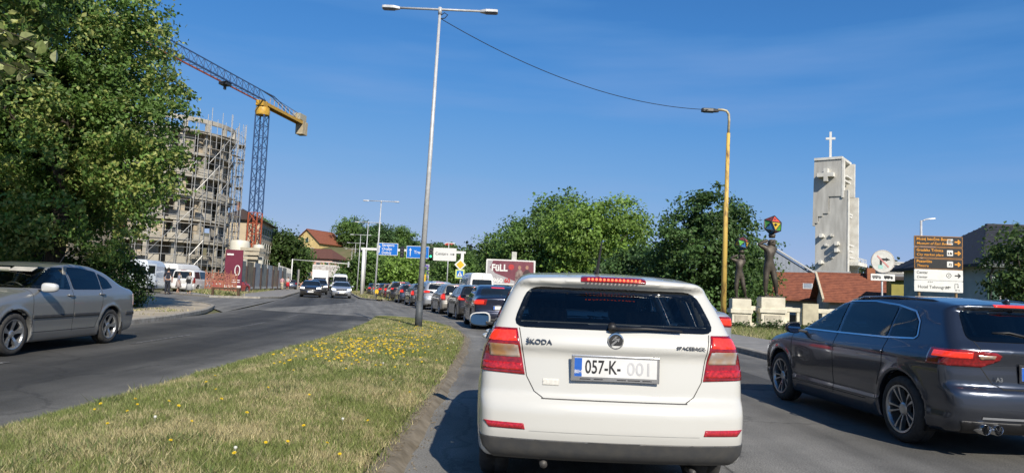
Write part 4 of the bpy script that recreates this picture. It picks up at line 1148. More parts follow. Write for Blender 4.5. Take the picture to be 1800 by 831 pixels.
# ------------------------------------------------------------------ buildings
M_conc = pm('raw_concrete', (0.44, 0.41, 0.35), 0.9, scale=0.7, col2=(0.29, 0.27, 0.23), detail=9, bump=0.2, bscale=12)
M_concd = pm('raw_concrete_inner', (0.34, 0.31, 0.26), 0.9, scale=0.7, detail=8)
M_block = pm('infill_blockwork', (0.42, 0.36, 0.27), 0.9, scale=2.0, col2=(0.42, 0.35, 0.26), detail=8)
M_scaf = pm('scaffold_tube', (0.46, 0.46, 0.45), 0.45, metal=0.5, scale=4)
M_plank = pm('scaffold_plank', (0.36, 0.30, 0.21), 0.9, scale=3)
M_wglass = pm('window_glass', (0.05, 0.065, 0.075), 0.08, spec=0.7, var=0.2, scale=1.5)
M_wframe = pm('window_frame_white', (0.62, 0.61, 0.58), 0.5)
M_tile = pm('roof_tile_red', (0.28, 0.095, 0.050), 0.85, scale=3.0, col2=(0.17, 0.055, 0.032), detail=8, bump=0.4, bscale=14)
M_tileb = pm('roof_tile_brown', (0.13, 0.055, 0.04), 0.85, scale=3.0, detail=8)
M_tiled = pm('roof_tile_dark', (0.030, 0.032, 0.042), 0.7, scale=4.0, detail=8, bump=0.5, bscale=12)

# building site: flat left wing and a rounded corner
BC = Vector((-49.0, 99.5, 0)); BR = 8.6; NF = 7; FH = 2.95
t = thing('building_under_construction', 'unfinished concrete building with a rounded corner wrapped in scaffolding', 'building', BC)
angs = [R(a) for a in range(-118, 71, 6)]
for f in range(NF + 1):
    m = MB(); z = f * FH + (0.1 if f == 0 else 0)
    ring = [((BR + (0.25 if f == NF else 0)) * math.cos(a), (BR + (0.25 if f == NF else 0)) * math.sin(a)) for a in angs] + [(0, BR)]
    m.prism(ring, z - 0.16, z + 0.16); m.build('floor_slab', M_conc, t)
    m = MB(); m.box((-12.4, -2.6, z), (20.0, 12.0, 0.30)); m.build('floor_slab', M_conc, t)
for f in range(NF):
    z = f * FH
    for k, a in enumerate(np.linspace(R(-100), R(60), 8)):
        m = MB(); m.box(((BR - 0.4) * math.cos(a), (BR - 0.4) * math.sin(a), z + FH / 2), (0.42, 0.42, FH - 0.33), rz=a); m.build('column', M_conc, t)
    # set back walls with openings
    for k in range(9):
        a0, a1 = R(-116 + 20 * k), R(-116 + 20 * k + rnd.choice([10, 13, 15]))
        r_ = BR - rnd.choice([0.7, 0.9, 1.6]); m = MB()
        m.bar((r_ * math.cos(a0), r_ * math.sin(a0), z + FH / 2), (r_ * math.cos(a1), r_ * math.sin(a1), z + FH / 2), 0.22, FH - 0.33); m.build('wall', rnd.choice([M_conc, M_block, M_concd]), t)
    if f < NF - 1:      # round-edged balcony aprons, some still missing
        for k in range(7):
            if rnd.random() < 0.85:
                aa = np.linspace(R(-104 + 22 * k), R(-104 + 22 * k + 17), 5); m = MB()
                for p_, q_ in zip(aa, aa[1:]): m.bar((BR * math.cos(p_), BR * math.sin(p_), z + 0.62), (BR * math.cos(q_), BR * math.sin(q_), z + 0.62), 0.14, 0.9)
                m.build('balcony_apron', M_conc, t)
# top ring beam with arched openings
m = MB(); aa = np.linspace(R(-118), R(70), 32); H = NF * FH
for p_, q_ in zip(aa, aa[1:]): m.bar((BR * math.cos(p_), BR * math.sin(p_), H + 1.55), (BR * math.cos(q_), BR * math.sin(q_), H + 1.55), 0.3, 0.55)
m.build('ring_beam', M_conc, t)
for k in range(10):
    a = R(-112 + 20 * k); m = MB(); m.box((BR * math.cos(a), BR * math.sin(a), H + 0.7), (0.5, 0.5, 1.3), rz=a)
    m.build('column', M_conc, t)
m = MB(); m.box((-2.9, -8.0, 11.5), (0.6, 1.2, 23.0)); m.build('fin_wall', pm('render_beige', (0.52, 0.46, 0.35), 0.9, scale=1.5), t)
# left wing facade: infill, window bays
for f in range(NF):
    z = f * FH + FH / 2
    for k in range(8):
        x = -4.4 - 2.25 * k; m = MB(); m.box((x, -8.45, z), (0.45, 0.3, FH - 0.33)); m.build('pier', M_block if f < 5 else M_conc, t)
        if k < 7:
            m = MB(); m.box((x - 1.12, -8.40, z - 0.95), (1.75, 0.2, 0.95)); m.build('spandrel', M_conc if (f + k) % 3 else M_block, t)
            m = MB(); m.box((x - 1.12, -8.2, z + 0.45), (1.75, 0.06, 1.7)); w = m.build('window', M_wglass, t)
            m = MB(); m.box((x - 1.12, -8.26, z + 0.45), (0.08, 0.08, 1.7)); m.build('frame', M_wframe, w)
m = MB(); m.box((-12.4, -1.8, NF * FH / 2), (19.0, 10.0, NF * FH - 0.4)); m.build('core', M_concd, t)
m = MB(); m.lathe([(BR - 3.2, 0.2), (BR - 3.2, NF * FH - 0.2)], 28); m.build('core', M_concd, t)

s = thing('scaffolding', 'grey tube scaffolding round the unfinished building', 'scaffolding', BC)
sa = list(np.linspace(R(-112), R(62), 19))
for rr_ in (BR + 0.55, BR + 1.45):
    for a in sa:
        top = NF * FH + rnd.uniform(1.6, 3.6); m = MB(); m.tube([(rr_ * math.cos(a), rr_ * math.sin(a), 0), (rr_ * math.cos(a), rr_ * math.sin(a), top)], 0.042, 6); m.build('standard', M_scaf, s)
for lv in range(1, 11):
    z = lv * 2.05
    m = MB(); m.tube([((BR + 1.45) * math.cos(a), (BR + 1.45) * math.sin(a), z) for a in sa], 0.034, 5); m.build('ledger', M_scaf, s)
    m = MB(); m.tube([((BR + 1.45) * math.cos(a), (BR + 1.45) * math.sin(a), z + 1.0) for a in sa], 0.028, 5); m.build('guard_rail', M_scaf, s)
    for a0, a1 in zip(sa, sa[1:]):
        if rnd.random() < 0.4:
            rm = BR + 1.0; m = MB(); m.bar((rm * math.cos(a0), rm * math.sin(a0), z + 0.06), (rm * math.cos(a1), rm * math.sin(a1), z + 0.06), 0.75, 0.06); m.build('plank', M_plank, s)
        if rnd.random() < 0.30:
            rm = BR + 1.5; m = MB(); m.tube([(rm * math.cos(a0), rm * math.sin(a0), z), (rm * math.cos(a1), rm * math.sin(a1), z + 2.05)], 0.04, 5); m.build('brace', M_scaf, s)
for k in range(8):
    x = -4.5 - 2.3 * k
    m = MB(); m.tube([(x, -9.9, 0), (x, -9.9, 21 + rnd.uniform(-1, 1))], 0.06, 6); m.build('standard', M_scaf, s)
for lv in range(1, 11):
    m = MB(); m.tube([(-3.5, -9.9, lv * 2.05), (-21, -9.9, lv * 2.05)], 0.05, 5); m.build('ledger', M_scaf, s)
    if lv % 2: m = MB(); m.box((-12.5, -9.3, lv * 2.05 + 0.06), (17, 0.8, 0.06)); m.build('plank', M_plank, s)

# tower crane
M_cblue = pm('crane_blue', (0.045, 0.09, 0.20), 0.5, scale=3); M_cred = pm('crane_red', (0.42, 0.10, 0.045), 0.55, scale=3); M_cyel = pm('crane_yellow', (0.62, 0.36, 0.045), 0.5, scale=3, var=0.2)
CB = Vector((-43.4, 119.5, 0)); jd = Vector((-4.7, -27.0, 0)).normalized()
t = thing('tower_crane', 'tower crane with blue jib and yellow counter-jib above the building site', 'crane', CB, math.atan2(jd.y, jd.x))
def lattice(z0, z1, w, mat, name):
    m = MB(); n = int(round((z1 - z0) / 1.9)); h = (z1 - z0) / n; c = [(-w, -w), (w, -w), (w, w), (-w, w)]
    for x, y in c: m.bar((x, y, z0), (x, y, z1), 0.17)
    for k in range(n):
        for i in range(4):
            (x0, y0), (x1, y1) = c[i], c[(i + 1) % 4]; a, b = (z0 + k * h, z0 + (k + 1) * h)
            if k % 2: m.bar((x0, y0, a), (x1, y1, b), 0.08)
            else: m.bar((x1, y1, a), (x0, y0, b), 0.08)
            m.bar((x0, y0, b), (x1, y1, b), 0.08)
    return m.build(name, mat, t)
lattice(0, 12.5, 0.80, M_cred, 'lower_mast'); lattice(12.5, 29.2, 0.80, M_cblue, 'upper_mast')
m = MB(); m.lathe([(0.2, 0), (1.15, 0.1), (1.25, 0.7), (1.1, 1.4), (0.3, 1.5)], 20, lambda a, b, c: (a, b, 29.1 + c)); m.build('slewing_ring', M_cyel, t, auto=R(30))
m = MB(); m.box((0.4, 0, 31.1), (1.6, 1.4, 1.0)); m.build('turntable', M_cyel, t, bevel=0.05)
JL = 46.0; zb = 31.6; m = MB(); mr_ = MB()
mr_.bar((0.5, -0.65, zb), (JL, -0.65, zb), 0.20); mr_.build('chord', M_cred, t); mr_ = MB(); mr_.bar((0.5, 0.65, zb), (JL, 0.65, zb), 0.20); mr_.build('chord', M_cblue, t)
mr_ = MB(); mr_.bar((0.5, 0, zb + 1.75), (JL, 0, zb + 1.75), 0.14); mr_.build('chord', M_cblue, t)
for k in range(26):
    x0, x1 = 0.5 + k * 1.75, 0.5 + (k + 1) * 1.75
    for y in (-0.65, 0.65):
        m.bar((x0, y, zb), ((x0 + x1) / 2, 0, zb + 1.75), 0.065); m.bar(((x0 + x1) / 2, 0, zb + 1.75), (x1, y, zb), 0.065)
    m.bar((x0, -0.65, zb), (x0, 0.65, zb), 0.08)
tag(m.build('jib_lacing', M_cblue, t), kind='stuff')
m = MB(); m.box((11.5, 0, zb - 0.35), (1.5, 1.3, 0.5)); m.box((11.5, 0, zb - 0.9), (0.4, 0.3, 0.7)); m.build('trolley', M_dkmet, t, bevel=0.03)
for y in (-0.6, 0.6):
    m = MB(); m.bar((0.2, y, 31.2), (-15.5, y, 31.2), 0.22, 0.55); m.build('counter_jib', M_cyel, t, bevel=0.02)
m = MB(); m.box((-7.5, 0, 31.45), (15.0, 1.1, 0.06)); m.build('walkway', M_cyel, t)
for x, h, z in ((-14.9, 2.5, 30.3), (-13.9, 2.5, 30.3)):
    m = MB(); m.box((x, 0, z), (0.95, 1.5, h)); m.build('counterweight', pm('counterweight_concrete', (0.45, 0.38, 0.26), 0.9, scale=2), t, bevel=0.03)
m = MB(); m.box((-13.6, 0, 32.2), (2.6, 1.3, 1.2)); m.build('winch_house', pm('winch_grey', (0.40, 0.38, 0.30), 0.7), t, bevel=0.04)
for y in (-0.45, 0.45):
    m = MB(); m.bar((0.5, 0, 33.35), (-3.2, y * 0.5, 33.3), 0.16); m.bar((-3.2, y * 0.5, 33.3), (-11.0, y, 31.6), 0.10); m.build('tie_bar', M_cblue, t)
for k in range(9):
    m = MB(); m.tube([(-1.2 - 1.4 * k, 0.6, 31.5), (-1.2 - 1.4 * k, 0.6, 32.5)], 0.04, 5); m.build('guard_post', M_cyel, t)
m = MB(); m.tube([(-1.2, 0.6, 32.5), (-12.4, 0.6, 32.5)], 0.03, 5); m.build('guard_rail', M_cyel, t)
m = MB(); m.tube([(0.5, 0, 33.35), (-13.0, 0, 32.8)], 0.035, 5); m.build('stay_cable', M_wire, t)
m = MB(); m.box((0, 0, 0.8), (4.2, 4.2, 1.6)); m.build('base_block', M_conc, t, bevel=0.03)

# silos and hoarding of the building site
M_silo = pm('silo_cream', (0.66, 0.63, 0.53), 0.5, scale=0.8, col2=(0.55, 0.52, 0.43))
for x, y, r_, h, lab in ((-36.3, 95.0, 1.25, 6.5, 'larger white cement silo beside the scaffolding'), (-35.0, 98.5, 0.75, 6.2, 'slimmer white cement silo behind the larger one')):
    t = thing('cement_silo', lab, 'silo', (x, y, 0), 0, 'cement silos')
    m = MB(); m.lathe([(0.05, h), (r_ * 0.9, h - 0.12), (r_, h - 0.4), (r_, 2.4), (0.25, 0.9), (0.25, 0.6)], 28, lambda a, b, c: (a, b, c)); m.build('tank', M_silo, t, auto=R(40))
    for k in range(4):
        a = PI / 4 + k * PI / 2; m = MB(); m.bar((r_ * 0.9 * math.cos(a), r_ * 0.9 * math.sin(a), 0), (r_ * 0.9 * math.cos(a), r_ * 0.9 * math.sin(a), 3.0), 0.14); m.build('leg', M_silo, t)
HA, HB = Vector((-24.6, 62, 0)), Vector((-31.4, 100, 0)); hd = (HB - HA); hl = hd.length
t = thing('poster_hoarding', 'site hoarding of dark poster panels along the far pavement', 'hoarding', HA, math.atan2(hd.y, hd.x))
M_pst = [pm('poster_dark_red', (0.16, 0.02, 0.045), 0.5, scale=0.8), pm('poster_slate', (0.13, 0.16, 0.16), 0.5, scale=1.2, col2=(0.28, 0.27, 0.22)), pm('poster_dim', (0.10, 0.09, 0.09), 0.5, scale=1.0, col2=(0.32, 0.24, 0.12)), pm('poster_blue_grey', (0.20, 0.24, 0.30), 0.5, scale=1.0, col2=(0.36, 0.36, 0.34))]
for k in range(9):
    x0 = k * hl / 9; w = hl / 9
    m = MB(); m.box((x0 + w * 0.48, 0, 1.75), (w * 0.82, 0.06, 2.6)); p = m.build('poster_panel', M_pst[[0, 1, 2, 3, 1, 3, 2, 3, 1][k]], t)
    m = MB(); m.box((x0 + w * 0.48, -0.02, 0.42), (w * 0.82, 0.12, 0.22)); m.build('white_strip', M_wframe, p)
    m = MB(); m.box((x0, 0.02, 1.3), (0.34, 0.34, 2.6)); m.build('post', pm('hoarding_post', (0.055, 0.035, 0.03), 0.7), t)
# the nearest panel turned to face the junction
t = thing('poster_board', 'maroon poster board with a white ring at the near end of the hoarding', 'poster', (-23.55, 60.6, 0), R(4))
m = MB(); m.box((0, 0, 2.15), (1.45, 0.08, 3.2)); p = m.build('panel', M_pst[0], t)
m = MB(); m.tube([(0.34 + 0.20 * math.cos(a), -0.06, 2.0 + 0.42 * math.sin(a)) for a in np.linspace(0, 2 * PI, 19)], 0.045, 6, caps=False); m.build('printed_ring', M_swhite, p)
flat(p, [[(-0.6, 3.28), (-0.05, 3.28), (-0.05, 3.42), (-0.6, 3.42)]], M_swhite, -0.042, 'printed_bar'); flat(p, [[(-0.1, 1.15), (0.6, 1.15), (0.6, 1.22), (-0.1, 1.22)]], M_swhite, -0.042, 'printed_bar'); flat(p, [[(-0.1, 0.98), (0.6, 0.98), (0.6, 1.05), (-0.1, 1.05)]], M_swhite, -0.042, 'printed_bar'); m = MB(); m.box((0, -0.045, 0.64), (1.4, 0.01, 0.18)); m.build('white_strip', M_swhite, p)
for x in (-0.65, 0.65):
    m = MB(); m.box((x, 0.1, 1.5), (0.12, 0.12, 3.2)); m.build('post', M_dkmet, t)
t = thing('brick_gatepost', 'pale stone gatepost with a wide cap beside the silos', 'gatepost', (-27.9, 77, 0))
m = MB(); m.box((0, 0, 2.0), (0.9, 0.9, 4.0)); m.build('shaft', pm('pale_stone', (0.50, 0.44, 0.33), 0.9, scale=3), t, bevel=0.02)
for z, w in ((3.6, 1.5), (4.05, 1.9), (4.5, 2.1)):
    m = MB(); m.box((0, 0, z), (w, w, 0.36)); m.build('cap_course', pm('pale_stone', (0.50, 0.44, 0.33), 0.9, scale=3), t, bevel=0.02)
m = MB(); m.box((0, -0.1, 0.7), (1.1, 1.1, 1.4)); m.build('brick_foot', pm('brick_orange', (0.36, 0.14, 0.07), 0.9, scale=4), t)
t = thing('post_fence', 'row of pale concrete fence posts along the pavement beyond the hoarding', 'fence', (-13.6 + bd(98), 98, 0))
for k in range(10):
    y = k * 3.2; m = MB(); m.box((bd(98 + y) - bd(98), y, 1.7), (0.16, 0.16, 3.4 + 0.7 * (k == 0))); m.build('post', pm('concrete_post', (0.52, 0.52, 0.50), 0.8), t)
m = MB(); m.bar((0, 0, 1.4), (bd(98 + 29) - bd(98), 29, 1.4), 0.05, 2.4); m.build('sheet', pm('fence_sheet', (0.26, 0.28, 0.30), 0.7, scale=1), t)
# orange safety net
M_net = bpy.data.materials.new('orange_safety_net'); M_net.use_nodes = True
N_, L_ = M_net.node_tree.nodes, M_net.node_tree.links
b_ = N_['Principled BSDF']; b_.inputs['Base Color'].default_value = (0.30, 0.12, 0.08, 1); b_.inputs['Roughness'].default_value = 0.8
tc_ = N_.new('ShaderNodeTexCoord'); bk = N_.new('ShaderNodeTexVoronoi'); bk.inputs['Scale'].default_value = 9; L_.new(tc_.outputs['Object'], bk.inputs['Vector'])
cm = N_.new('ShaderNodeMath'); cm.operation = 'LESS_THAN'; cm.inputs[1].default_value = 0.43; L_.new(bk.outputs['Distance'], cm.inputs[0])
tr_ = N_.new('ShaderNodeBsdfTransparent'); mx_ = N_.new('ShaderNodeMixShader'); L_.new(cm.outputs[0], mx_.inputs[0]); L_.new(b_.outputs[0], mx_.inputs[1]); L_.new(tr_.outputs[0], mx_.inputs[2]); L_.new(mx_.outputs[0], N_['Material Output'].inputs[0])
t = thing('safety_net_fence', 'orange plastic safety net on stakes round the parked cars', 'fence', (-24.6, 57.6, 0.0), R(12))
V_ = []; F_ = []
for i in range(31):
    for j in range(7): V_.append((i * 0.08, 0.05 * math.sin(i * 0.9) + 0.03 * math.sin(j + i), 0.25 + 1.5 * j / 6 - 0.06 * math.sin(PI * (i % 10) / 10) * (j / 6)))
for i in range(30):
    for j in range(6): F_.append((i * 7 + j, (i + 1) * 7 + j, (i + 1) * 7 + j + 1, i * 7 + j + 1))
link('net', arr_mesh('net', V_, F_, True), M_net, t)
for k in range(6):
    m = MB(); m.tube([(k * 0.48, 0.03, 0), (k * 0.48, 0.03, 1.95)], 0.035, 6); m.build('stake', pm('stake_rust', (0.35, 0.14, 0.07), 0.8), t)


def house(name, label, loc, rz, L, W, h, rh, wall, roof, over=0.45, hip=0.0, windows=(), rows=0, group=None, chimney=None, cat='house', sink=0.4, t_roof=0.14):
    """gabled (or hipped) house: ridge along local x, front long wall at y = 0, depth W"""
    t = thing(name, label, cat, loc, rz, group)
    m = MB(); m.box((L / 2, W / 2, (h - sink) / 2), (L, W, h + sink))
    if not hip:
        m.add([(0, 0, h), (0, W, h), (0, W / 2, h + rh), (L, 0, h), (L, W, h), (L, W / 2, h + rh)], [(0, 2, 1), (3, 4, 5), (0, 3, 5, 2), (1, 2, 5, 4), (0, 1, 4, 3)])
    m.build('wall', wall, t)
    k = over * rh / (W / 2)
    e = [(-over + 0, -over, h - k), (L + over, -over, h - k), (L + over, W + over, h - k), (-over, W + over, h - k)]
    rg = [(-over + hip, W / 2, h + rh), (L + over - hip, W / 2, h + rh)]
    up = Vector((0, 0, t_roof))
    m = MB(); vs_ = [Vector(p) for p in e + rg]; vs_ += [p + up for p in vs_]
    m.add(vs_, [(0, 1, 5, 4), (2, 3, 4, 5), (6, 10, 11, 7), (8, 11, 10, 9), (0, 6, 7, 1), (2, 8, 9, 3)] + ([(1, 2, 5), (7, 11, 8), (3, 0, 4), (9, 10, 6), (1, 7, 8, 2), (3, 9, 6, 0)] if hip else [(0, 4, 10, 6), (4, 3, 9, 10), (5, 1, 7, 11), (2, 5, 11, 8)]))
    r = m.build('roof', roof, t)
    if rows:      # courses of tiles as raised strips down each slope
        m = MB()
        for j in range(rows):
            s = (j + 0.5) / rows
            for y0, y1 in ((-over, W / 2), (W + over, W / 2)):
                y = y0 + (y1 - y0) * s; z = (h - k) + (rh + k) * s + t_roof + 0.012
                xa, xb = -over + hip * s, L + over - hip * s
                m.bar((xa + 0.02, y, z), (xb - 0.02, y, z), abs(y1 - y0) / rows * 0.55, 0.03, up=(0, -(rh + k) * (1 if y0 < y1 else -1), abs(y1 - y0)))
        tag(m.build('tile_courses', roof, r), kind='stuff')
    m = MB(); m.bar(Vector(rg[0]) + up, Vector(rg[1]) + up, 0.22, 0.14); m.build('ridge', roof, r)
    if chimney:
        m = MB(); m.box(chimney, (0.55, 0.55, 1.5)); m.build('chimney', pm('brick_orange', (0.36, 0.14, 0.07), 0.9, scale=4), r)
    for (x, z, w, hh, side) in windows:
        m = MB(); f = MB()
        if side == 'front': c, d, c2, d2 = (x, -0.01, z), (w, 0.10, hh), (x, -0.075, z), (w - 0.16, 0.03, hh - 0.16)
        elif side == 'left': c, d, c2, d2 = (-0.01, x, z), (0.10, w, hh), (-0.075, x, z), (0.03, w - 0.16, hh - 0.16)
        else: c, d, c2, d2 = (L + 0.01, x, z), (0.10, w, hh), (L + 0.075, x, z), (0.03, w - 0.16, hh - 0.16)
        m.box(c, d); o = m.build('window', M_wframe, t)
        f.box(c2, d2); f.build('pane', M_wglass, o)
        m = MB()
        m.box((c[0], c[1] - (0.06 if side == 'front' else 0), z - hh / 2 - 0.05), (d[0] + 0.14, d[1] + 0.06, 0.07)); m.build('sill', M_wframe, o)
    return t


W_beige = pm('wall_beige', (0.52, 0.43, 0.29), 0.9, scale=0.8, col2=(0.44, 0.36, 0.25), detail=7)
W_yellow = pm('wall_yellow', (0.66, 0.50, 0.22), 0.9, scale=0.6); W_pink = pm('wall_pink', (0.60, 0.34, 0.26), 0.9, scale=0.6); W_white = pm('wall_white', (0.62, 0.60, 0.55), 0.9, scale=0.8)
W_olive = pm('wall_olive', (0.38, 0.34, 0.09), 0.9, scale=1.2); W_sage = pm('wall_sage', (0.42, 0.48, 0.45), 0.9, scale=1.2)
# beige apartment block: local x runs away from us along the avenue
wi = [(2.0 + 2.6 * k, 1.6 + 2.9 * f, 1.5, 1.5, 'front') for f in range(4) for k in range(6)] + [(1.6, 4.6 + 2.9 * f, 0.9, 1.2, 'left') for f in range(0)]
ang = math.atan2(12.0, -2.2)
house('apartment_block', 'beige apartment block with a dark hipped roof behind the crane mast', (-45.6, 128.0, 0), ang, 17, 7.2, 12.2, 1.7, W_beige, pm('roof_tile_umber', (0.055, 0.036, 0.030), 0.85, scale=3.0, detail=8), 0.7, 3.2, wi, cat='building', chimney=(3.0, 4.4, 14.6))
t = [o for o in C.objects if o.name == 'apartment_block'][0]
m = MB(); m.tube([(-0.08, 3.6, 0.2), (-0.08, 3.6, 11.6), (-0.08, 4.6, 12.3)], 0.08, 6); m.build('downpipe', M_tileb, t)
house('yellow_house', 'large yellow house with a red roof high on the slope', (-58.6, 216.5, 8.6), R(70), 13, 9.0, 4.9, 3.8, W_yellow, M_tile, 0.6, 0, [(2.5 + 3 * k, 2.2, 1.4, 1.5, 'front') for k in range(4)] + [(2.5, 2.4, 1.2, 1.4, 'left'), (6.2, 2.4, 1.2, 1.4, 'left'), (4.5, 5.4, 1.1, 1.2, 'left')], sink=3)
house('white_house', 'small white house with a red roof left of the yellow house', (-72.0, 206.5, 7.0), R(20), 6, 6, 3.2, 2.0, W_white, M_tile, 0.4, 0, [(2, 1.6, 1.1, 1.2, 'front')], sink=4)
house('pink_house', 'pink house with a hipped red roof at the foot of the slope', (-56.0, 185.0, 1.4), R(-14), 10.5, 8.0, 6.2, 2.3, W_pink, M_tileb, 0.5, 3.0, [(1.8 + 2.4 * k, 1.6 + 2.7 * f, 1.2, 1.4, 'front') for f in range(2) for k in range(4)] + [(3.8, 4.2, 1.2, 1.4, 'right')], sink=3)
house('cream_house', 'low cream building behind the brown fence at the left edge', (-36.5, 38.5, 0.0), R(4), 12, 6, 3.9, 1.8, W_beige, M_tile, 0.4, 0, [(2 + 3 * k, 2.0, 1.2, 1.4, 'front') for k in range(3)])
t = thing('grey_wall', 'plain grey garden wall beside the far pavement', 'wall', (-33.4, 112, 0), R(-72))
for k in range(4):
    m = MB(); m.box((k * 1.5, 0, 1.55), (1.46, 0.25, 3.1)); m.build('wall_panel', pm('wall_grey_render', (0.27, 0.26, 0.24), 0.9, scale=2), t, bevel=0.01)

# right bank
zr = -1.9
def tiled(*a, **k): return house(*a, **k)
h1 = tiled('red_roof_house', 'long low house with red tiles and two skylights right of the statues', (21.7, 58.6, zr), R(-22), 5.8, 7.0, 3.6, 1.95, W_white, M_tile, 0.5, 0, [(1.5, 1.6, 1.2, 1.3, 'front'), (4.0, 1.6, 1.2, 1.3, 'front')], rows=16)
for x in (2.6, 4.5):
    m = MB(); m.box((x, 1.45, 3.6 + 0.94), (0.75, 0.95, 0.10), rx=math.atan2(1.9, 3.5)); sk = m.build('skylight', M_wframe, h1)
    m = MB(); m.box((x, 1.43, 3.6 + 1.0), (0.6, 0.8, 0.03), rx=math.atan2(1.9, 3.5)); m.build('pane', pm('skylight_glass', (0.30, 0.33, 0.36), 0.1), sk)
h2 = tiled('red_roof_house', 'red tiled house with a pale gable edge below the church tower', (23.0, 51.2, zr), R(-15), 4.6, 6.0, 3.6, 1.75, W_white, M_tile, 0.5, 0, [(1.5, 1.6, 1.2, 1.3, 'front')], rows=16, chimney=(3.2, 2.6, 5.2))
m = MB(); m.bar((-0.52, -0.5, 3.42), (-0.52, 3.0, 5.47), 0.14, 0.26); m.build('verge_board', pm('verge_cream', (0.60, 0.52, 0.38), 0.8), h2)
tiled('red_roof_house', 'farther red roof with a small ridge behind the long low house', (23.5, 70.0, zr), R(-16), 9.0, 6.0, 4.3, 1.6, W_white, M_tileb, 0.4, 0, [(2, 2.4, 1.0, 1.2, 'front')], rows=12)
t = house('olive_house', 'olive yellow house with a flat grey roof behind the direction signs', (25.5, 47.6, zr), R(-20), 6.4, 2.2, 5.1, 0.15, W_olive, pm('roof_sheet_grey', (0.28, 0.27, 0.25), 0.7, scale=1.5), 0.25, 0, [(1.55, 3.95, 1.1, 1.35, 'front'), (4.6, 3.95, 1.1, 1.35, 'front')])
m = MB(); m.box((3.2, -0.24, 5.06), (6.9, 0.08, 0.22)); m.build('fascia', pm('fascia_brown', (0.06, 0.045, 0.04), 0.7), t)
t = house('dark_roof_house', 'sage green house with a dark hipped roof and green shutters at the right edge', (22.8, 34.0, -0.6), R(-3), 12, 8.0, 4.25, 2.05, W_sage, M_tiled, 0.55, 2.9, [], rows=20)
for k in range(3):
    x = 1.0 + 3.2 * k
    m = MB(); m.box((x, -0.02, 2.6), (0.95, 0.10, 1.7)); w = m.build('window', M_wframe, t); q = MB(); q.box((x, -0.085, 2.6), (0.75, 0.03, 1.5)); q.build('pane', M_wglass, w)
    for s_ in (-1, 1):
        q = MB(); q.box((x + s_ * 0.78, -0.05, 2.6), (0.5, 0.06, 1.7)); q.build('shutter', pm('shutter_green', (0.03, 0.085, 0.05), 0.6), t)
m = MB(); m.box((6, -0.3, 4.02), (13, 0.5, 0.12)); m.build('eaves_board', W_sage, t); m = MB(); m.box((6, -0.02, 3.8), (12, 0.12, 0.2)); m.build('string_course', W_sage, t)
m = MB(); m.tube([(0.1, -0.4, 4.0), (0.1, -0.1, 3.6), (0.1, -0.1, 0.2)], 0.06, 8); m.build('downpipe', M_dkmet, t)
tiled('brown_roof_house', 'brown tiled roof rising behind the direction signs', (34.2, 52.0, zr), R(2), 8, 7, 6.0, 2.4, W_white, M_tileb, 0.4, 0, [(2, 4, 1.0, 1.2, 'front')], rows=16)
t = thing('warehouse', 'blue grey metal warehouse with a sloping roof behind the statues', 'building', (31.2, 90, zr))
m = MB(); m.prism([(0, 0), (7.5, 0), (7.5, 6.6), (0.9, 10.4), (0, 10.2)], 0, 14, lambda a, b, c: (a, c, b)); m.build('shell', pm('sheet_metal_blue_grey', (0.24, 0.27, 0.32), 0.5, metal=0.2, scale=0.5, stretch=(6, 6, 0.2)), t)
m = MB(); m.bar((-0.2, -0.15, 10.35), (0.95, -0.15, 10.6), 0.3, 0.2); m.bar((0.95, -0.15, 10.6), (7.8, -0.15, 6.65), 0.3, 0.2); m.build('roof_edge', pm('roof_edge_pale', (0.45, 0.46, 0.47), 0.6), t)
t = thing('dark_shed', 'dark flat-roofed shed between the warehouse and the church tower', 'building', (39.2, 92, zr))
m = MB(); m.box((2.2, 2, 3.6), (4.4, 4, 7.2)); m.build('shell', pm('shed_grey', (0.10, 0.11, 0.13), 0.7, scale=1), t); m = MB(); m.box((2.2, 2, 7.3), (4.9, 4.6, 0.25)); m.build('roof', M_sback, t)

# church tower of raw concrete slabs
M_tow = pm('church_concrete', (0.54, 0.53, 0.49), 0.9, scale=0.5, col2=(0.38, 0.37, 0.34), detail=9, stretch=(2, 2, 0.35), bump=0.2, bscale=8)
M_towe = pm('church_concrete_sunlit', (0.74, 0.73, 0.68), 0.9, scale=0.6, col2=(0.56, 0.54, 0.49))  # paler copy of the concrete: sun on the edges put into the colour
t = thing('church_tower', 'tall pale concrete church tower of stepped slabs', 'church tower', (65.2, 138.2, zr), R(-37.5))
t.scale = (0.98, 1.35, 1)
Z = lambda py: 30.0 + 1.9 - (py - 278) / 8.93
def slab(name, poly, y0, y1, mat=M_tow):
    m = MB(); m.prism(poly, y0, y1, lambda a, b, c: (a, c, b)); return m.build(name, mat, t)
# near face, lower slab with the stair edge, upper slab behind it
slab('upper_slab', [(-6.45, Z(397)), (-6.05, Z(397)), (-6.05, Z(392)), (-5.4, Z(392)), (-5.4, Z(380)), (-4.5, Z(380)), (-4.5, Z(375)), (-3.4, Z(375)), (-3.4, Z(345)), (-0.9, Z(345)), (-0.9, Z(278)), (-6.2, Z(278))], 0.0, 0.5)
slab('lower_slab', [(-5.95, 0), (0.15, 0), (0.15, Z(334)), (-3.3, Z(341)), (-3.3, Z(372)), (-4.4, Z(372)), (-4.4, Z(377)), (-5.3, Z(377)), (-5.3, Z(389)), (-5.95, Z(389))], 0.16, 0.75)
slab('lower_fin', [(0.16, 0), (0.32, 0), (0.32, Z(335)), (0.16, Z(335))], 0.10, 0.9, M_towe)
slab('upper_fin', [(-0.95, Z(348)), (-0.55, Z(348)), (-0.55, Z(277)), (-0.95, Z(277))], -0.04, 0.9, M_towe)
slab('far_upper_wall', [(-6.0, Z(340)), (0.0, Z(340)), (0.0, Z(279)), (-6.0, Z(279))], 5.0, 5.6, M_towe)
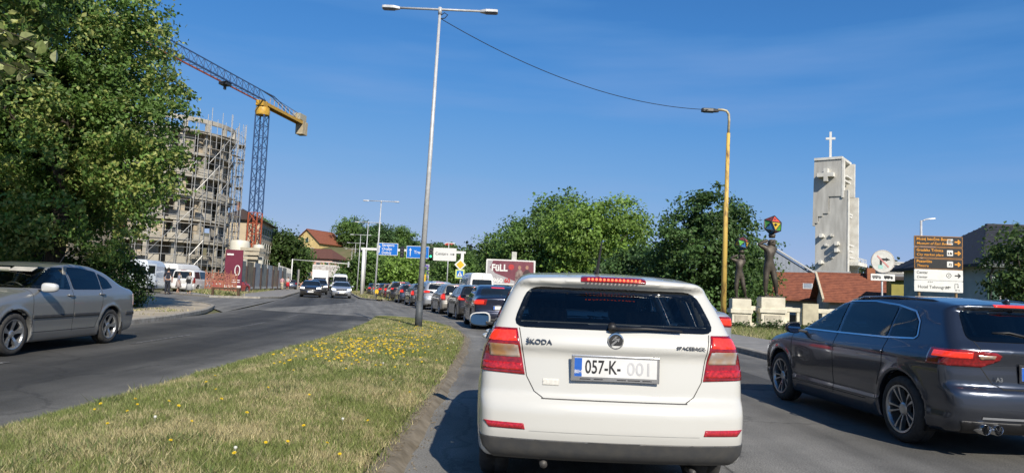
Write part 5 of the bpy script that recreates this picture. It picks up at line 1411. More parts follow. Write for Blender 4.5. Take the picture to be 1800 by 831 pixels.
slab('far_lower_wall', [(-6.0, 0), (0.4, 0), (0.4, Z(339)), (-6.0, Z(339))], 6.2, 6.8, M_towe)
slab('inner_wall', [(-5.8, 0), (-5.2, 0), (-5.2, Z(282)), (-5.8, Z(282))], 1.0, 6.2)
m = MB(); m.box((-3.5, 2.8, Z(277)), (5.4, 5.9, 0.5)); m.build('roof_slab', M_towe, t)
for py, d in ((308, 2.2), (316, 1.6), (374, 2.4), (378, 2.2), (430, 3.0), (441, 3.0), (452, 3.4)):
    m = MB(); m.box((-1.3, 2.7, Z(py)), (d, 3.4, 0.35)); m.build('landing', M_towe, t)
m = MB(); m.box((-0.3, 4.2, Z(463)), (4.4, 6.0, 0.7)); m.build('balcony', M_towe, t)
for k in range(7):
    m = MB(); m.tube([(1.8, 1.4 + 0.9 * k, Z(463)), (1.8, 1.4 + 0.9 * k, Z(453))], 0.05, 5); m.build('baluster', M_towe, t)
m = MB(); m.bar((1.8, 1.2, Z(453)), (1.8, 7.0, Z(453)), 0.1); m.build('hand_rail', M_towe, t)
# relief cross and spouts on the near face
m = MB(); m.prism([(-4.05, Z(319)), (-3.3, Z(319)), (-3.3, Z(311)), (-2.2, Z(311)), (-2.2, Z(304)), (-3.3, Z(304)), (-3.3, Z(296)), (-4.05, Z(296)), (-4.05, Z(304)), (-5.3, Z(304)), (-5.3, Z(311)), (-4.05, Z(311))], -1.0, 0.0, lambda a, b, c: (a, c, b)); m.build('relief_cross', M_towe, t)
for x, py in ((-4.6, 415), (-1.7, 429), (-1.7, 441), (-4.7, 462), (-2.9, 414), (-3.9, 431), (-2.9, 452)):
    big_ = x in (-4.6, -1.7, -4.7); d = 1.0 if big_ else 0.35
    m = MB(); m.box((x, 0.17 - d / 2, Z(py)), (0.55 if big_ else 0.3, d, 0.75 if big_ else 0.45)); m.box((x + 0.35, 0.17 - d * 0.4, Z(py) - 0.1), (0.3, d * 0.8, 0.35)); m.build('spout', M_towe, t)
cr = thing('roof_cross', 'white steel cross on top of the church tower', 'cross', (62.9, 140.3, Z(277) - 1.9 + 0.2), R(-20))
m = MB(); m.box((0, 0, 2.6), (0.42, 0.42, 5.2)); m.build('shaft', M_white, cr); m = MB(); m.box((0, 0, 3.85), (1.75, 0.40, 0.42)); m.build('arm', M_white, cr)

# far blocks on the right horizon
def block(name, label, loc, w, d, h, nx, nz, mat, rz=0.0):
    t = thing(name, label, 'building', loc, rz)
    m = MB(); m.box((w / 2, d / 2, h / 2), (w, d, h)); m.build('wall', mat, t); m = MB(); m.box((w / 2, d / 2, h + 0.15), (w + 0.5, d + 0.5, 0.3)); m.build('roof', mat, t)
    for i in range(nx):
        for k in range(nz):
            q = MB(); q.box(((i + 0.5) * w / nx, -0.02, (k + 0.5) * h / nz + 0.2), (w / nx * 0.5, 0.08, h / nz * 0.45)); q.build('window', M_wglass, t)
    return t
block('white_apartment_block', 'white apartment block on the horizon left of the direction signs', (107.5, 200, -2), 6.8, 8, 15.5, 4, 6, W_white)
block('white_apartment_block', 'lower white block beside the white apartment block on the horizon', (104.0, 196, -2), 4.0, 6, 12.8, 3, 5, W_white)
block('pale_building', 'low pale building right of the church tower foot', (70.0, 134, zr), 9.5, 7, 7.0, 5, 2, W_white, R(-8))
block('pale_building', 'pale flat building in the gap right of the white van', (-4.5, 165, 0), 8, 6, 9.2, 5, 3, W_beige)
# ------------------------------------------------------------------ cars: a body surface found from smooth profiles
M_tyre = pm('tyre_rubber', (0.022, 0.022, 0.023), 0.85, var=0.2, scale=20, col2=(0.05, 0.047, 0.042))
M_rim = pm('alloy_rim', (0.50, 0.51, 0.52), 0.32, metal=0.85, var=0.15, scale=12)
M_hubdark = pm('wheel_well_dark', (0.012, 0.012, 0.012), 0.9)
M_black = pm('black_plastic', (0.022, 0.022, 0.024), 0.5, var=0.2, scale=30)
M_trim = pm('grey_bumper_plastic', (0.045, 0.046, 0.048), 0.5, scale=14, col2=(0.062, 0.060, 0.056), detail=6)
M_seal = pm('window_seal_black', (0.008, 0.008, 0.009), 0.25)
M_gap = pm('panel_gap', (0.012, 0.012, 0.012), 0.8)
M_chrome = pm('chrome', (0.72, 0.73, 0.75), 0.12, metal=1.0, var=0.05)
M_seat = pm('seat_cloth', (0.07, 0.07, 0.075), 0.9, var=0.2, scale=30)
M_beige = pm('sun_visor_beige', (0.45, 0.43, 0.38), 0.8)
M_gclear = glass('car_glass_clear', (0.78, 0.83, 0.81))
M_gtint = glass('car_glass_tinted', (0.34, 0.38, 0.39))
M_gback = glass('car_glass_smoked', (0.62, 0.66, 0.68))
M_gdark = pm('car_glass_dark', (0.012, 0.015, 0.017), 0.04, var=0.1, spec=0.6)
M_red = pm('tail_lamp_red', (0.30, 0.008, 0.010), 0.12, coat=1.0, var=0.25, scale=40)
M_redlit = pm('tail_lamp_lit', (0.8, 0.03, 0.02), 0.2, coat=1.0, emit=(1.0, 0.05, 0.02), estr=0.45, var=0.3, scale=60)
M_redglow = pm('brake_bulb', (0.9, 0.1, 0.05), 0.2, emit=(1.0, 0.13, 0.05), estr=1.6, var=0.1)
M_amber = pm('reverse_lamp_clear', (0.55, 0.50, 0.46), 0.10, coat=1.0, metal=0.4, scale=9, col2=(0.50, 0.27, 0.12), detail=2)
M_clear = pm('head_lamp_clear', (0.55, 0.57, 0.60), 0.06, coat=1.0, metal=0.5, var=0.35, scale=25)
M_headlit = pm('head_lamp_lit', (0.9, 0.9, 0.86), 0.1, emit=(1.0, 0.97, 0.88), estr=1.6)
M_plate = pm('plate_white', (0.72, 0.72, 0.70), 0.4, var=0.06)
M_pblue = pm('plate_blue', (0.02, 0.12, 0.50), 0.4)
M_ink = pm('plate_ink', (0.02, 0.02, 0.022), 0.5)
M_faint = pm('plate_ink_faded', (0.56, 0.56, 0.57), 0.5)
M_steel = pm('exhaust_steel', (0.32, 0.30, 0.28), 0.3, metal=0.9)


def curve(pts, sig=0.02, n=900):
    pts = sorted(pts)
    a = np.array([p[0] for p in pts], float); b = np.array([p[1] for p in pts], float)
    lo, hi = a[0] - 0.3, a[-1] + 0.3
    xs = np.linspace(lo, hi, n)
    ys = np.interp(xs, a, b)
    # straight extrapolation
    ys = np.where(xs < a[0], b[0] + (xs - a[0]) * (b[1] - b[0]) / (a[1] - a[0]) * 0.6, ys)
    ys = np.where(xs > a[-1], b[-1] + (xs - a[-1]) * (b[-1] - b[-2]) / (a[-1] - a[-2]) * 0.6, ys)
    h = xs[1] - xs[0]
    m = max(1, int(4 * sig / h)); k = np.exp(-0.5 * (np.arange(-m, m + 1) * h / sig) ** 2); k /= k.sum()
    ysm = np.convolve(np.pad(ys, m, mode='edge'), k, mode='valid')
    return lambda q: np.interp(q, xs, ysm)


def smax(a, b, k):
    h = np.clip(0.5 + 0.5 * (a - b) / k, 0, 1)
    return b * (1 - h) + a * h + k * h * (1 - h)


def cpoly(poly, u, v, inset=0.0):
    """signed distance-like value of a convex polygon, negative inside"""
    n = len(poly)
    ar = sum(poly[i][0] * poly[(i + 1) % n][1] - poly[(i + 1) % n][0] * poly[i][1] for i in range(n))
    d = None
    for i in range(n):
        (x0, y0), (x1, y1) = poly[i], poly[(i + 1) % n]
        if ar < 0: (x0, y0), (x1, y1) = (x1, y1), (x0, y0)
        l = math.hypot(x1 - x0, y1 - y0)
        if l < 1e-6: continue
        nx, ny = (y1 - y0) / l, -(x1 - x0) / l
        e = (u - x0) * nx + (v - y0) * ny
        d = e if d is None else np.maximum(d, e)
    return d + inset


def surface_nets(f, lo, hi, h):
    """quad mesh of f = 0 over a box, symmetric in y"""
    xs = np.arange(lo[0], hi[0] + h, h); zs = np.arange(lo[2], hi[2] + h, h)
    ny = int(math.ceil(hi[1] / h)) + 1
    yp = (np.arange(ny) + 0.5) * h
    X, Y, Z = np.meshgrid(xs, yp, zs, indexing='ij')
    G = f(X, Y, Z)
    G = np.concatenate([G[:, ::-1, :], G], axis=1)
    ys = np.concatenate([-yp[::-1], yp])
    S = G < 0
    nx, nyy, nz = G.shape
    c = S[:-1, :-1, :-1].astype(np.int8)
    tot = sum(S[i:nx - 1 + i, j:nyy - 1 + j, k:nz - 1 + k].astype(np.int8) for i in (0, 1) for j in (0, 1) for k in (0, 1))
    act = (tot > 0) & (tot < 8)
    idx = -np.ones(act.shape, np.int64)
    cells = np.argwhere(act)
    idx[act] = np.arange(len(cells))
    acc = np.zeros((len(cells), 3)); cnt = np.zeros(len(cells))
    offs = [(0, 0, 0), (1, 0, 0), (0, 1, 0), (1, 1, 0), (0, 0, 1), (1, 0, 1), (0, 1, 1), (1, 1, 1)]
    for a in range(8):
        for b in range(a + 1, 8):
            da = np.array(offs[b]) - np.array(offs[a])
            if np.abs(da).sum() != 1: continue
            pa, pb = cells + offs[a], cells + offs[b]
            ga = G[pa[:, 0], pa[:, 1], pa[:, 2]]; gb = G[pb[:, 0], pb[:, 1], pb[:, 2]]
            cr = (ga < 0) != (gb < 0)
            t = np.where(cr, ga / np.where(cr, ga - gb, 1), 0)
            p = np.array(offs[a]) + t[:, None] * da
            acc[cr] += p[cr]; cnt[cr] += 1
    P = cells + acc / np.maximum(cnt, 1)[:, None]
    V = np.stack([xs[0] + P[:, 0] * h, ys[0] + P[:, 1] * h, zs[0] + P[:, 2] * h], 1)
    Fs = []
    for ax in range(3):
        o1, o2 = [(1, 2), (2, 0), (0, 1)][ax]
        sl0 = [slice(None)] * 3; sl1 = [slice(None)] * 3
        sl0[ax] = slice(0, -1); sl1[ax] = slice(1, None)
        cr = S[tuple(sl0)] != S[tuple(sl1)]
        e = np.argwhere(cr)
        e = e[(e[:, o1] > 0) & (e[:, o2] > 0) & (e[:, o1] < G.shape[o1] - 1) & (e[:, o2] < G.shape[o2] - 1)]
        ins = S[e[:, 0], e[:, 1], e[:, 2]]
        def ci(d1, d2):
            q = e.copy(); q[:, o1] += d1; q[:, o2] += d2
            return idx[q[:, 0], q[:, 1], q[:, 2]]
        quad = np.stack([ci(-1, -1), ci(0, -1), ci(0, 0), ci(-1, 0)], 1)
        quad[~ins] = quad[~ins][:, ::-1]
        Fs.append(quad)
    F = np.concatenate(Fs)
    F = F[(F >= 0).all(1)]
    for _ in range(2):
        e = 0.004
        g0 = f(V[:, 0], V[:, 1], V[:, 2])
        gr = np.stack([f(V[:, 0] + e, V[:, 1], V[:, 2]) - f(V[:, 0] - e, V[:, 1], V[:, 2]),
                       f(V[:, 0], V[:, 1] + e, V[:, 2]) - f(V[:, 0], V[:, 1] - e, V[:, 2]),
                       f(V[:, 0], V[:, 1], V[:, 2] + e) - f(V[:, 0], V[:, 1], V[:, 2] - e)], 1) / (2 * e)
        st = g0[:, None] * gr / np.maximum((gr ** 2).sum(1), 0.2)[:, None]
        l = np.linalg.norm(st, axis=1)
        st *= np.minimum(1, 0.4 * h / np.maximum(l, 1e-9))[:, None]
        V = V - st
    return V, F


NETS = {}
BODY = {}


class Car:
    def __init__(s, S, name, label, cat, loc, heading, col, group=None, h=0.025, cavity=True):
        s.S = S; s.h = h
        s.root = thing(name, label, cat, loc, heading, group)
        s.col = col
        s.make_f()
        L = S['len']; W = S['wid']; H = S['hgt']
        lo, hi = (-L / 2 - 0.15, 0, 0.05), (L / 2 + 0.15, W / 2 + 0.1, H + 0.1)
        key = (id(S), h)
        if key not in NETS: NETS[key] = surface_nets(s.f, lo, hi, h)
        s.V, s.F = NETS[key]
        s.prep()
        if cavity:
            s.BV, s.BF = surface_nets(s.fcut, lo, hi, h)
        else:
            s.BV, s.BF = s.V, s.F
        if cavity:
            s.body = link('body', arr_mesh('body', s.BV, s.BF, True), col, s.root)
        else:
            if key not in BODY:
                BODY[key] = arr_mesh('body', s.BV, s.BF, True); BODY[key].materials.append(col)
            s.body = link('body', BODY[key], None, s.root)
            s.body.material_slots[0].link = 'OBJECT'; s.body.material_slots[0].material = col
        s.well()

    def make_f(s):
        S = s.S
        top, bot = curve(S['top'], S.get('tsig', 0.045)), curve(S['bot'], 0.04)
        front, rear = curve(S['front'], 0.018), curve(S['rear'], S.get('rsig', 0.014))
        sec, plan = curve(S['sec'], 0.022), curve(S['plan'], 0.10)
        xf, xr, r = S['wheels'][:3]
        ra = S.get('arch', r + 0.045)
        fc, rc, tc, crown = S.get('fc', 0.16), S.get('rc', 0.11), S.get('tc', 0.22), S.get('crown', 0.055)
        f4, r4 = S.get('f4', 0.28), S.get('r4', 0.14)
        kt = S.get('kt', 0.09); ke = S.get('ke', 0.10)
        creases = S.get('crease', [])

        def shell(x, y, z):
            ay = np.abs(y); y2 = ay * ay; y4 = y2 * y2
            w = sec(z) * plan(x)
            for zc, am, sg in creases:
                w = w + am * np.exp(-((z - zc) / sg) ** 2)
            for xw in (xf, xr):
                q = np.sqrt((x - xw) ** 2 + (z - r) ** 2) - ra
                w = w + S.get('flare', 0.016) * np.exp(-(q / 0.05) ** 2) * (z < 0.85)
            d = ay - w
            xt = x + tc * y2 * np.tanh(x / 0.5)
            d = smax(d, z - top(xt) + crown * y2, kt)
            d = smax(d, bot(x) - z, 0.06)
            d = smax(d, x - front(z) + fc * y2 + f4 * y4, ke)
            d = smax(d, rear(z) - x + rc * y2 + r4 * y4, S.get('kr', ke))
            for fn in S.get('cuts', []):
                d = fn(d, x, ay, z)
            return d

        def arches(d, x, y, z):
            ay = np.abs(y)
            for xw in (xf, xr):
                q = np.sqrt((x - xw) ** 2 + (z - r) ** 2) - ra
                d = np.maximum(d, -np.maximum(q, 0.50 - ay))
            return d

        s.f = lambda x, y, z: arches(shell(x, y, z), x, y, z)
        zc = S.get('floor', 0.55); x1, x2 = S.get('cab', (-1.6, 1.2))
        sidew = [p for _, p in S['side']]
        rw, ws = S.get('rearglass'), S.get('windshield')

        def fcut(x, y, z):
            sh = shell(x, y, z)
            cav = np.maximum(np.maximum(sh + 0.055, zc - z), np.maximum(x - x1 - (1.25 - z) * S.get('dashk', 0.8), x2 - x))
            ay = np.abs(y)
            op = cav
            for p in sidew:
                op = np.minimum(op, np.maximum(cpoly(p, x, z, 0.022), 0.42 - ay))
            if rw: op = np.minimum(op, np.maximum(np.maximum(cpoly(rw, y, z, 0.035), x - S['rgx']), -x - 9))
            if ws: op = np.minimum(op, np.maximum(np.maximum(cpoly(ws, y, z, 0.035), S['wsx'] - x), x - S.get('wsx2', 9)))
            return arches(np.maximum(sh, -op), x, y, z)
        s.fcut = fcut

    def prep(s):
        V, F = s.V, s.F
        s.FC = V[F].mean(1)
        n = np.cross(V[F[:, 2]] - V[F[:, 0]], V[F[:, 3]] - V[F[:, 1]])
        s.FN = n / np.maximum(np.linalg.norm(n, axis=1), 1e-9)[:, None]

    def faces_of(s, cut):
        if not cut: return s.V, s.F, s.FC, s.FN
        V, F = s.BV, s.BF
        n = np.cross(V[F[:, 2]] - V[F[:, 0]], V[F[:, 3]] - V[F[:, 1]])
        return V, F, V[F].mean(1), n / np.maximum(np.linalg.norm(n, axis=1), 1e-9)[:, None]

    def patch(s, name, view, poly, mat, off=0.003, parent=None, cut=False, planes=(), cond=None, skirt=True, thr=0.15,
              label=None):
        """piece of the body surface inside a convex outline seen from one side, set proud of it by off"""
        V, F, FC, FN = s.faces_of(cut)
        vd = {'left': (0, 1, 0), 'right': (0, -1, 0), 'rear': (-1, 0, 0), 'front': (1, 0, 0), 'top': (0, 0, 1)}[view]
        ia, ib = {'left': (0, 2), 'right': (0, 2), 'rear': (1, 2), 'front': (1, 2), 'top': (0, 1)}[view]
        us = [p[0] for p in poly]; vsx = [p[1] for p in poly]
        m = s.h * 2
        keep = (FC[:, ia] > min(us) - m) & (FC[:, ia] < max(us) + m) & (FC[:, ib] > min(vsx) - m) & (FC[:, ib] < max(vsx) + m)
        keep &= (FN @ np.array(vd)) > thr
        if view == 'left': keep &= FC[:, 1] > 0
        if view == 'right': keep &= FC[:, 1] < 0
        if view == 'rear': keep &= FC[:, 0] < 0
        if view == 'front': keep &= FC[:, 0] > 0
        if cond is not None: keep &= cond(FC)
        f = F[keep]
        if len(f) == 0:
            return None
        used, inv = np.unique(f, return_inverse=True)
        me = arr_mesh(name, V[used], inv.reshape(f.shape), True)
        bm = bmesh.new(); bm.from_mesh(me)
        n = len(poly)
        ar = sum(poly[i][0] * poly[(i + 1) % n][1] - poly[(i + 1) % n][0] * poly[i][1] for i in range(n))
        pl = []
        for i in range(n):
            (x0, y0), (x1, y1) = poly[i], poly[(i + 1) % n]
            if ar < 0: (x0, y0), (x1, y1) = (x1, y1), (x0, y0)
            if math.hypot(x1 - x0, y1 - y0) < 1e-6: continue
            co = [0, 0, 0]; no = [0, 0, 0]
            co[ia], co[ib] = x0, y0; no[ia], no[ib] = (y1 - y0), -(x1 - x0)
            pl.append((co, no))
        pl += list(planes)
        for co, no in pl:
            if not bm.verts: break
            bmesh.ops.bisect_plane(bm, geom=bm.verts[:] + bm.edges[:] + bm.faces[:], plane_co=co,
                                   plane_no=Vector(no).normalized(), clear_outer=True, dist=1e-5)
        if not bm.faces:
            bm.free(); return None
        bm.normal_update()
        N0 = {v: v.normal.copy() for v in bm.verts}
        bnd = [e for e in bm.edges if e.is_boundary] if skirt else []
        for v in list(N0): v.co += N0[v] * off
        if bnd:
            r = bmesh.ops.extrude_edge_only(bm, edges=bnd)
            nv = [g for g in r['geom'] if isinstance(g, bmesh.types.BMVert)]
            bm.normal_update()
            src = {}
            for v in nv:
                for e in v.link_edges:
                    o = e.other_vert(v)
                    if o in N0 and (o.co - v.co).length < 1e-6: src[v] = N0[o]
            for v in nv:
                if v in src: v.co -= src[v] * (off + 0.004)
        bm.to_mesh(me); bm.free()
        me.polygons.foreach_set('use_smooth', np.full(len(me.polygons), True))
        o = link(name, me, mat, s.root if parent is None else parent)
        if label: o['label'] = label
        return o

    def strip(s, name, view, p, q, w, mat, off=0.0015, parent=None, **k):
        p, q = Vector(p), Vector(q); d = (q - p).normalized(); n = Vector((-d.y, d.x)) * w / 2
        return s.patch(name, view, [tuple(p + n), tuple(p - n), tuple(q - n), tuple(q + n)], mat, off, parent, skirt=False, **k)

    def well(s):
        xf, xr, r, tr = s.S['wheels'][:4]
        b = MB()
        for xw in (xf, xr):
            ra = s.S.get('arch', r + 0.045) - 0.004
            for sy in (-1, 1):
                b.lathe([(ra, 0.0), (ra, 0.26), (0.02, 0.26)], 24,
                        lambda x, y, z, sy=sy, xw=xw: (xw + x, sy * (tr - 0.055 - z), r + y))
        b.V = [(x, y, max(z, 0.17)) for x, y, z in b.V]
        b.box((0, 0, 0.24), (xf - xr - 0.8, 1.3, 0.08))
        b.build('underbody', M_hubdark, s.root)

    def wheels(s, style='five', rimmat=None, r=None, steer=0.0):
        xf, xr, r, tr = s.S['wheels'][:4]
        rimmat = rimmat or M_rim
        tw = 0.205; rr = s.S.get('rim', 0.215)
        t = MB()
        hw = tw / 2
        prof = [(rr, -hw * 0.8), (rr + 0.02, -hw * 0.95), (r - 0.05, -hw), (r - 0.014, -hw * 0.86), (r, -hw * 0.55), (r, -0.012),
                (r - 0.008, -0.009), (r - 0.008, 0.009), (r, 0.012), (r, hw * 0.55), (r - 0.014, hw * 0.86), (r - 0.05, hw), (rr + 0.02, hw * 0.95), (rr, hw * 0.8)]
        t.lathe(prof, 40, lambda x, y, z: (x, z, y), close=True)
        tme = t.build('tmp', M_tyre).data
        g = MB()
        g.lathe([(rr + 0.004, 0.085), (rr + 0.006, 0.098), (rr - 0.012, 0.094), (rr - 0.02, 0.07), (rr - 0.025, -0.06)], 40,
                lambda x, y, z: (x, z, y))
        ns = {'five': 5, 'twin': 5, 'seven': 7}[style]
        for k in range(ns):
            a0 = 2 * PI * k / ns + 0.3
            def P(rad, da, dep): return (rad * math.cos(a0 + da), dep, rad * math.sin(a0 + da))
            arms = [(-0.17, -0.20), (0.17, 0.20)] if style == 'twin' else [(0.0, 0.0)]
            for d0, d1 in arms:
                w0, w1 = (0.10, 0.085) if style == 'twin' else ((0.30, 0.30) if style == 'five' else (0.2, 0.17))
                ri, ro = 0.05, rr - 0.012
                k0 = 0.16 / ri * 0.25 if style == 'five' else w0 * 2.2
                vs = [P(ri, d0 - k0 * 0.5, 0.058), P(ri, d0 + k0 * 0.5, 0.058), P(ro * 0.62, d1 + w1 * 0.62, 0.078), P(ro * 0.62, d1 - w1 * 0.62, 0.078),
                      P(ro, d1 + w1 * 0.75, 0.088), P(ro, d1 - w1 * 0.75, 0.088)]
                bk = [(x, y - 0.045, z) for x, y, z in vs]
                g.add(vs + bk, [(0, 1, 2, 3), (3, 2, 4, 5), (7, 6, 9, 8), (8, 9, 11, 10), (0, 3, 9, 6), (3, 5, 11, 9), (1, 7, 8, 2), (2, 8, 10, 4)])
        g.lathe([(0.0, 0.075), (0.045, 0.072), (0.062, 0.062), (0.064, 0.02)], 20, lambda x, y, z: (x, z, y))
        gme = g.build('tmp', rimmat).data
        dk = MB()
        dk.lathe([(rr - 0.022, -0.02), (0.14, -0.005), (0.0, -0.005)], 28, lambda x, y, z: (x, z, y))
        dme = dk.build('tmp', M_hubdark).data
        for o in [o for o in C.objects if o.name.startswith('tmp')]: bpy.data.objects.remove(o)
        for me in (tme, gme, dme):
            me.name = 'wheel_mesh'
        tme.polygons.foreach_set('use_smooth', np.full(len(tme.polygons), True))
        for xw in (xf, xr):
            for sy in (1, -1):
                w = link('wheel', tme, None, s.root)
                w.location = (xw, sy * (tr - hw), r); w.rotation_euler = (0, rnd.uniform(0, 6), (0 if sy > 0 else PI) + (steer if xw > 0 else 0))
                a = link('rim', gme, None, w); d = link('brake_disc', dme, None, w)

    # ---- furniture shared by all the cars
    def side_glass(s, mats, cut):
        S = s.S
        for view in ('left', 'right'):
            for i, (nm, p) in enumerate(S['side']):
                rp = roundpoly(p, 0.04, 3)
                if cut:
                    s.patch('window_seal', view, rp, M_seal, 0.002, cut=True, skirt=False)
                s.patch('window', view, rp, mats[min(i, len(mats) - 1)], 0.0045, skirt=not cut)

    def end_glass(s, rm, wm, cut):
        S = s.S
        if S.get('rearglass'):
            rp = roundpoly(S['rearglass'], 0.085, 4)
            k = dict(cond=lambda c: c[:, 0] < S['rgx'])
            if cut: s.patch('window_seal', 'rear', rp, M_seal, 0.002, cut=True, skirt=False, **k)
            s.rg = s.patch('rear_window', 'rear', rp, rm, 0.0045, skirt=not cut, **k)
        if S.get('windshield'):
            rp = roundpoly(S['windshield'], 0.05, 3)
            k = dict(cond=lambda c: (c[:, 0] > S['wsx']) & (c[:, 0] < S.get('wsx2', 9)), thr=0.12)
            if cut: s.patch('window_seal', 'front', rp, M_seal, 0.002, cut=True, skirt=False, **k)
            s.patch('windscreen', 'front', rp, wm, 0.0045, skirt=not cut, **k)

    def seams(s, lines, w=0.008):
        for view in ('left', 'right'):
            for p, q in lines:
                s.strip('door_gap', view, p, q, w, M_gap)

    def handles(s, pts, mat=None):
        for x, z in pts:
            for sy in (1, -1):
                view = 'left' if sy > 0 else 'right'
                i = np.argmin((s.FC[:, 0] - x) ** 2 + (s.FC[:, 2] - z) ** 2 + 10 * (s.FC[:, 1] * sy < 0.3))
                y = s.FC[i, 1]
                b = MB()
                n = 8
                pts_ = [(x - 0.09 + 0.18 * k / n, y + sy * (0.004 + 0.028 * math.sin(PI * k / n) ** 0.6), z + 0.008 * k / n) for k in range(n + 1)]
                b.tube(pts_, 0.013, 8)
                b.build('door_handle', mat or s.col, s.root, smooth=True)

    def mirrors(s, x, y, z, mat, glassmat=M_chrome, sz=(0.10, 0.21, 0.14)):
        for sy in (1, -1):
            m = bpy.data.meshes.new('mirror')
            bm = bmesh.new()
            bmesh.ops.create_uvsphere(bm, u_segments=20, v_segments=14, radius=0.5)
            for v in bm.verts:
                c = v.co
                px = math.copysign(abs(2 * c.x) ** 0.6, c.x); py = math.copysign(abs(2 * c.y) ** 0.65, c.y); pz = math.copysign(abs(2 * c.z) ** 0.65, c.z)
                xx = px * sz[0] / 2 if px > 0 else px * sz[0] * 0.28
                v.co = (x + xx - 0.03 * py * 1, sy * (y + 0.10) + sy * py * sz[1] / 2, z + pz * sz[2] / 2 * (1 - 0.12 * py))
                if sy < 0: v.co.y = -(y + 0.10 + py * sz[1] / 2)
            bmesh.ops.recalc_face_normals(bm, faces=bm.faces)
            bm.to_mesh(m); bm.free()
            m.polygons.foreach_set('use_smooth', np.full(len(m.polygons), True))
            o = link('mirror', m, mat, s.root)
            b = MB()
            b.bar((x, sy * (y - 0.09), z - 0.05), (x, sy * (y + 0.04), z - 0.035), 0.05, 0.03)
            b.build('mirror_arm', M_black, o, bevel=0.006)
            g = MB()
            ell = [(sz[1] * 0.43 * math.copysign(abs(math.cos(t)) ** 0.6, math.cos(t)), sz[2] * 0.42 * math.copysign(abs(math.sin(t)) ** 0.6, math.sin(t))) for t in np.linspace(0, 2 * PI, 25)[:-1]]
            g.prism(ell, 0, 0.006, lambda a, bb, c: (x - sz[0] * 0.285 - c - 0.03 * a * sy / (sz[1] / 2), sy * (y + 0.10) + a, z + bb * (1 - 0.1 * a * sy / (sz[1] / 2))))
            g.build('mirror_glass', glassmat, o)

    def interior(s, seats=True, dash=True, visor=False, rearz=1.12):
        S = s.S
        x1, x2 = S.get('cab', (-1.6, 1.2))
        if seats:
            for sx, z0, nm in ((S.get('fseat', 0.05), 0.62, 'front'), (S.get('rseat', -0.85), 0.62, 'rear')):
                for sy in (0.36, -0.36):
                    b = MB()
                    b.box((sx, sy, 0.78), (0.14, 0.48 if nm == 'front' else 0.62, 0.52), ry=R(-14))
                    o = b.build('seat', M_seat, s.root, bevel=0.05, seg=3)
                    h = MB()
                    h.box((sx - 0.11, sy, rearz + (0.03 if nm == 'front' else -0.02)), (0.09, 0.27, 0.17), ry=R(-10))
                    h.build('headrest', M_seat, o, bevel=0.045, seg=3)
        if dash:
            b = MB(); xd = S.get('dashx', 0.85)
            b.box((xd, 0, 0.83), (0.4, 1.25, 0.22))
            b.build('dashboard', M_black, s.root, bevel=0.06, seg=3)
            w = MB()
            c = Vector((xd - 0.32, 0.36, 0.93)); u = Vector((0, 1, 0)); v = Vector((0.42, 0, 0.9)).normalized()
            ring = [c + (u * math.cos(t) + v * math.sin(t)) * 0.185 for t in np.linspace(0, 2 * PI, 25)]
            w.tube(ring, 0.016, 8, caps=False)
            w.bar(c + u * 0.18, c - u * 0.18, 0.05, 0.03); w.bar(c, c - v * 0.18, 0.05, 0.03)
            w.build('steering_wheel', M_black, s.root, smooth=True)

    def plate(s, x, z, text, front=False, w=0.52, hgt=0.115, y=0.0, tilt=0.0, faint=None, strip_text=None, blue=True, part=False):
        sx = 1 if front else -1
        b = MB(); b.box((0, 0, 0), (0.012, w, hgt))
        fr = MB(); fr.box((0, 0, 0), (0.010, w + 0.035, hgt + 0.045))
        T = Matrix.Translation((x, y, z)) @ Matrix.Rotation(tilt, 4, 'Y')
        f = fr.build('plate_frame', M_chrome if strip_text else M_black, s.root, bevel=0.004); f.matrix_local = T
        p = b.build('licence_plate', M_plate, s.root); p.matrix_local = T @ Matrix.Translation((sx * 0.004, 0, 0.006 if strip_text else 0))
        rt = (0, 1, 0) if front else (0, -1, 0)
        Mx = facing(sx * 0.0075, 0, 0, rt, (0, 0, 1))
        if blue:
            q = MB(); q.box((sx * 0.0065, -rt[1] * (w / 2 - 0.024), 0), (0.002, 0.046, hgt - 0.003)); q.build('country_band', M_pblue, p)
            if strip_text:
                lettering('country_letters', 'BIH', 0.030, M_plate, p, facing(sx * 0.008, -rt[1] * (w / 2 - 0.024), -0.028, rt, (0, 0, 1)), bold=0.01, extr=0.0006)
        if text:
            wd = w - 0.075 if not faint else (w - 0.09) * 0.52
            if part or len(text) == 3: wd = 0.17
            off = (-0.11 if part else 0.023) if not faint else -(w - 0.075) * 0.24 + 0.026
            lettering('plate_number', text, hgt * 1.0, M_ink, p, facing(sx * 0.0075, rt[1] * off, 0, rt, (0, 0, 1)), bold=0.012, extr=0.0006, width=wd)
        if faint:
            lettering('plate_number', faint, hgt * 0.98, M_faint, p, facing(sx * 0.0075, rt[1] * (w * 0.29), -0.004, rt, (0, 0, 1)), bold=0.008, extr=0.0005, width=w * 0.27)
        if strip_text:
            for y0, y1 in ((-0.43, -0.30), (-0.26, -0.15), (0.02, 0.13), (0.15, 0.30), (0.33, 0.44)):     # fine print too small to read
                q = MB(); q.box((sx * 0.0056, rt[1] * (y0 + y1) / 2 * w, -hgt / 2 - 0.008), (0.001, (y1 - y0) * w, 0.006)); q.build('frame_print', M_ink, f)
        return p


def fill_mirror(poly):
    return [(-a, b) for a, b in poly]
# ------------------------------------------------------------------ the white hatchback straight ahead
P_white = paint('paint_white', (0.54, 0.535, 0.50), rough=0.35, dust=0.06)
P_grey = paint('paint_graphite', (0.062, 0.072, 0.095), metal=0.8, rough=0.26, dust=0.03)
P_oct = paint('paint_warm_silver', (0.30, 0.305, 0.30), metal=0.6, rough=0.36, dust=0.12)
P_silver = paint('paint_silver', (0.50, 0.52, 0.55), metal=0.6, rough=0.34)

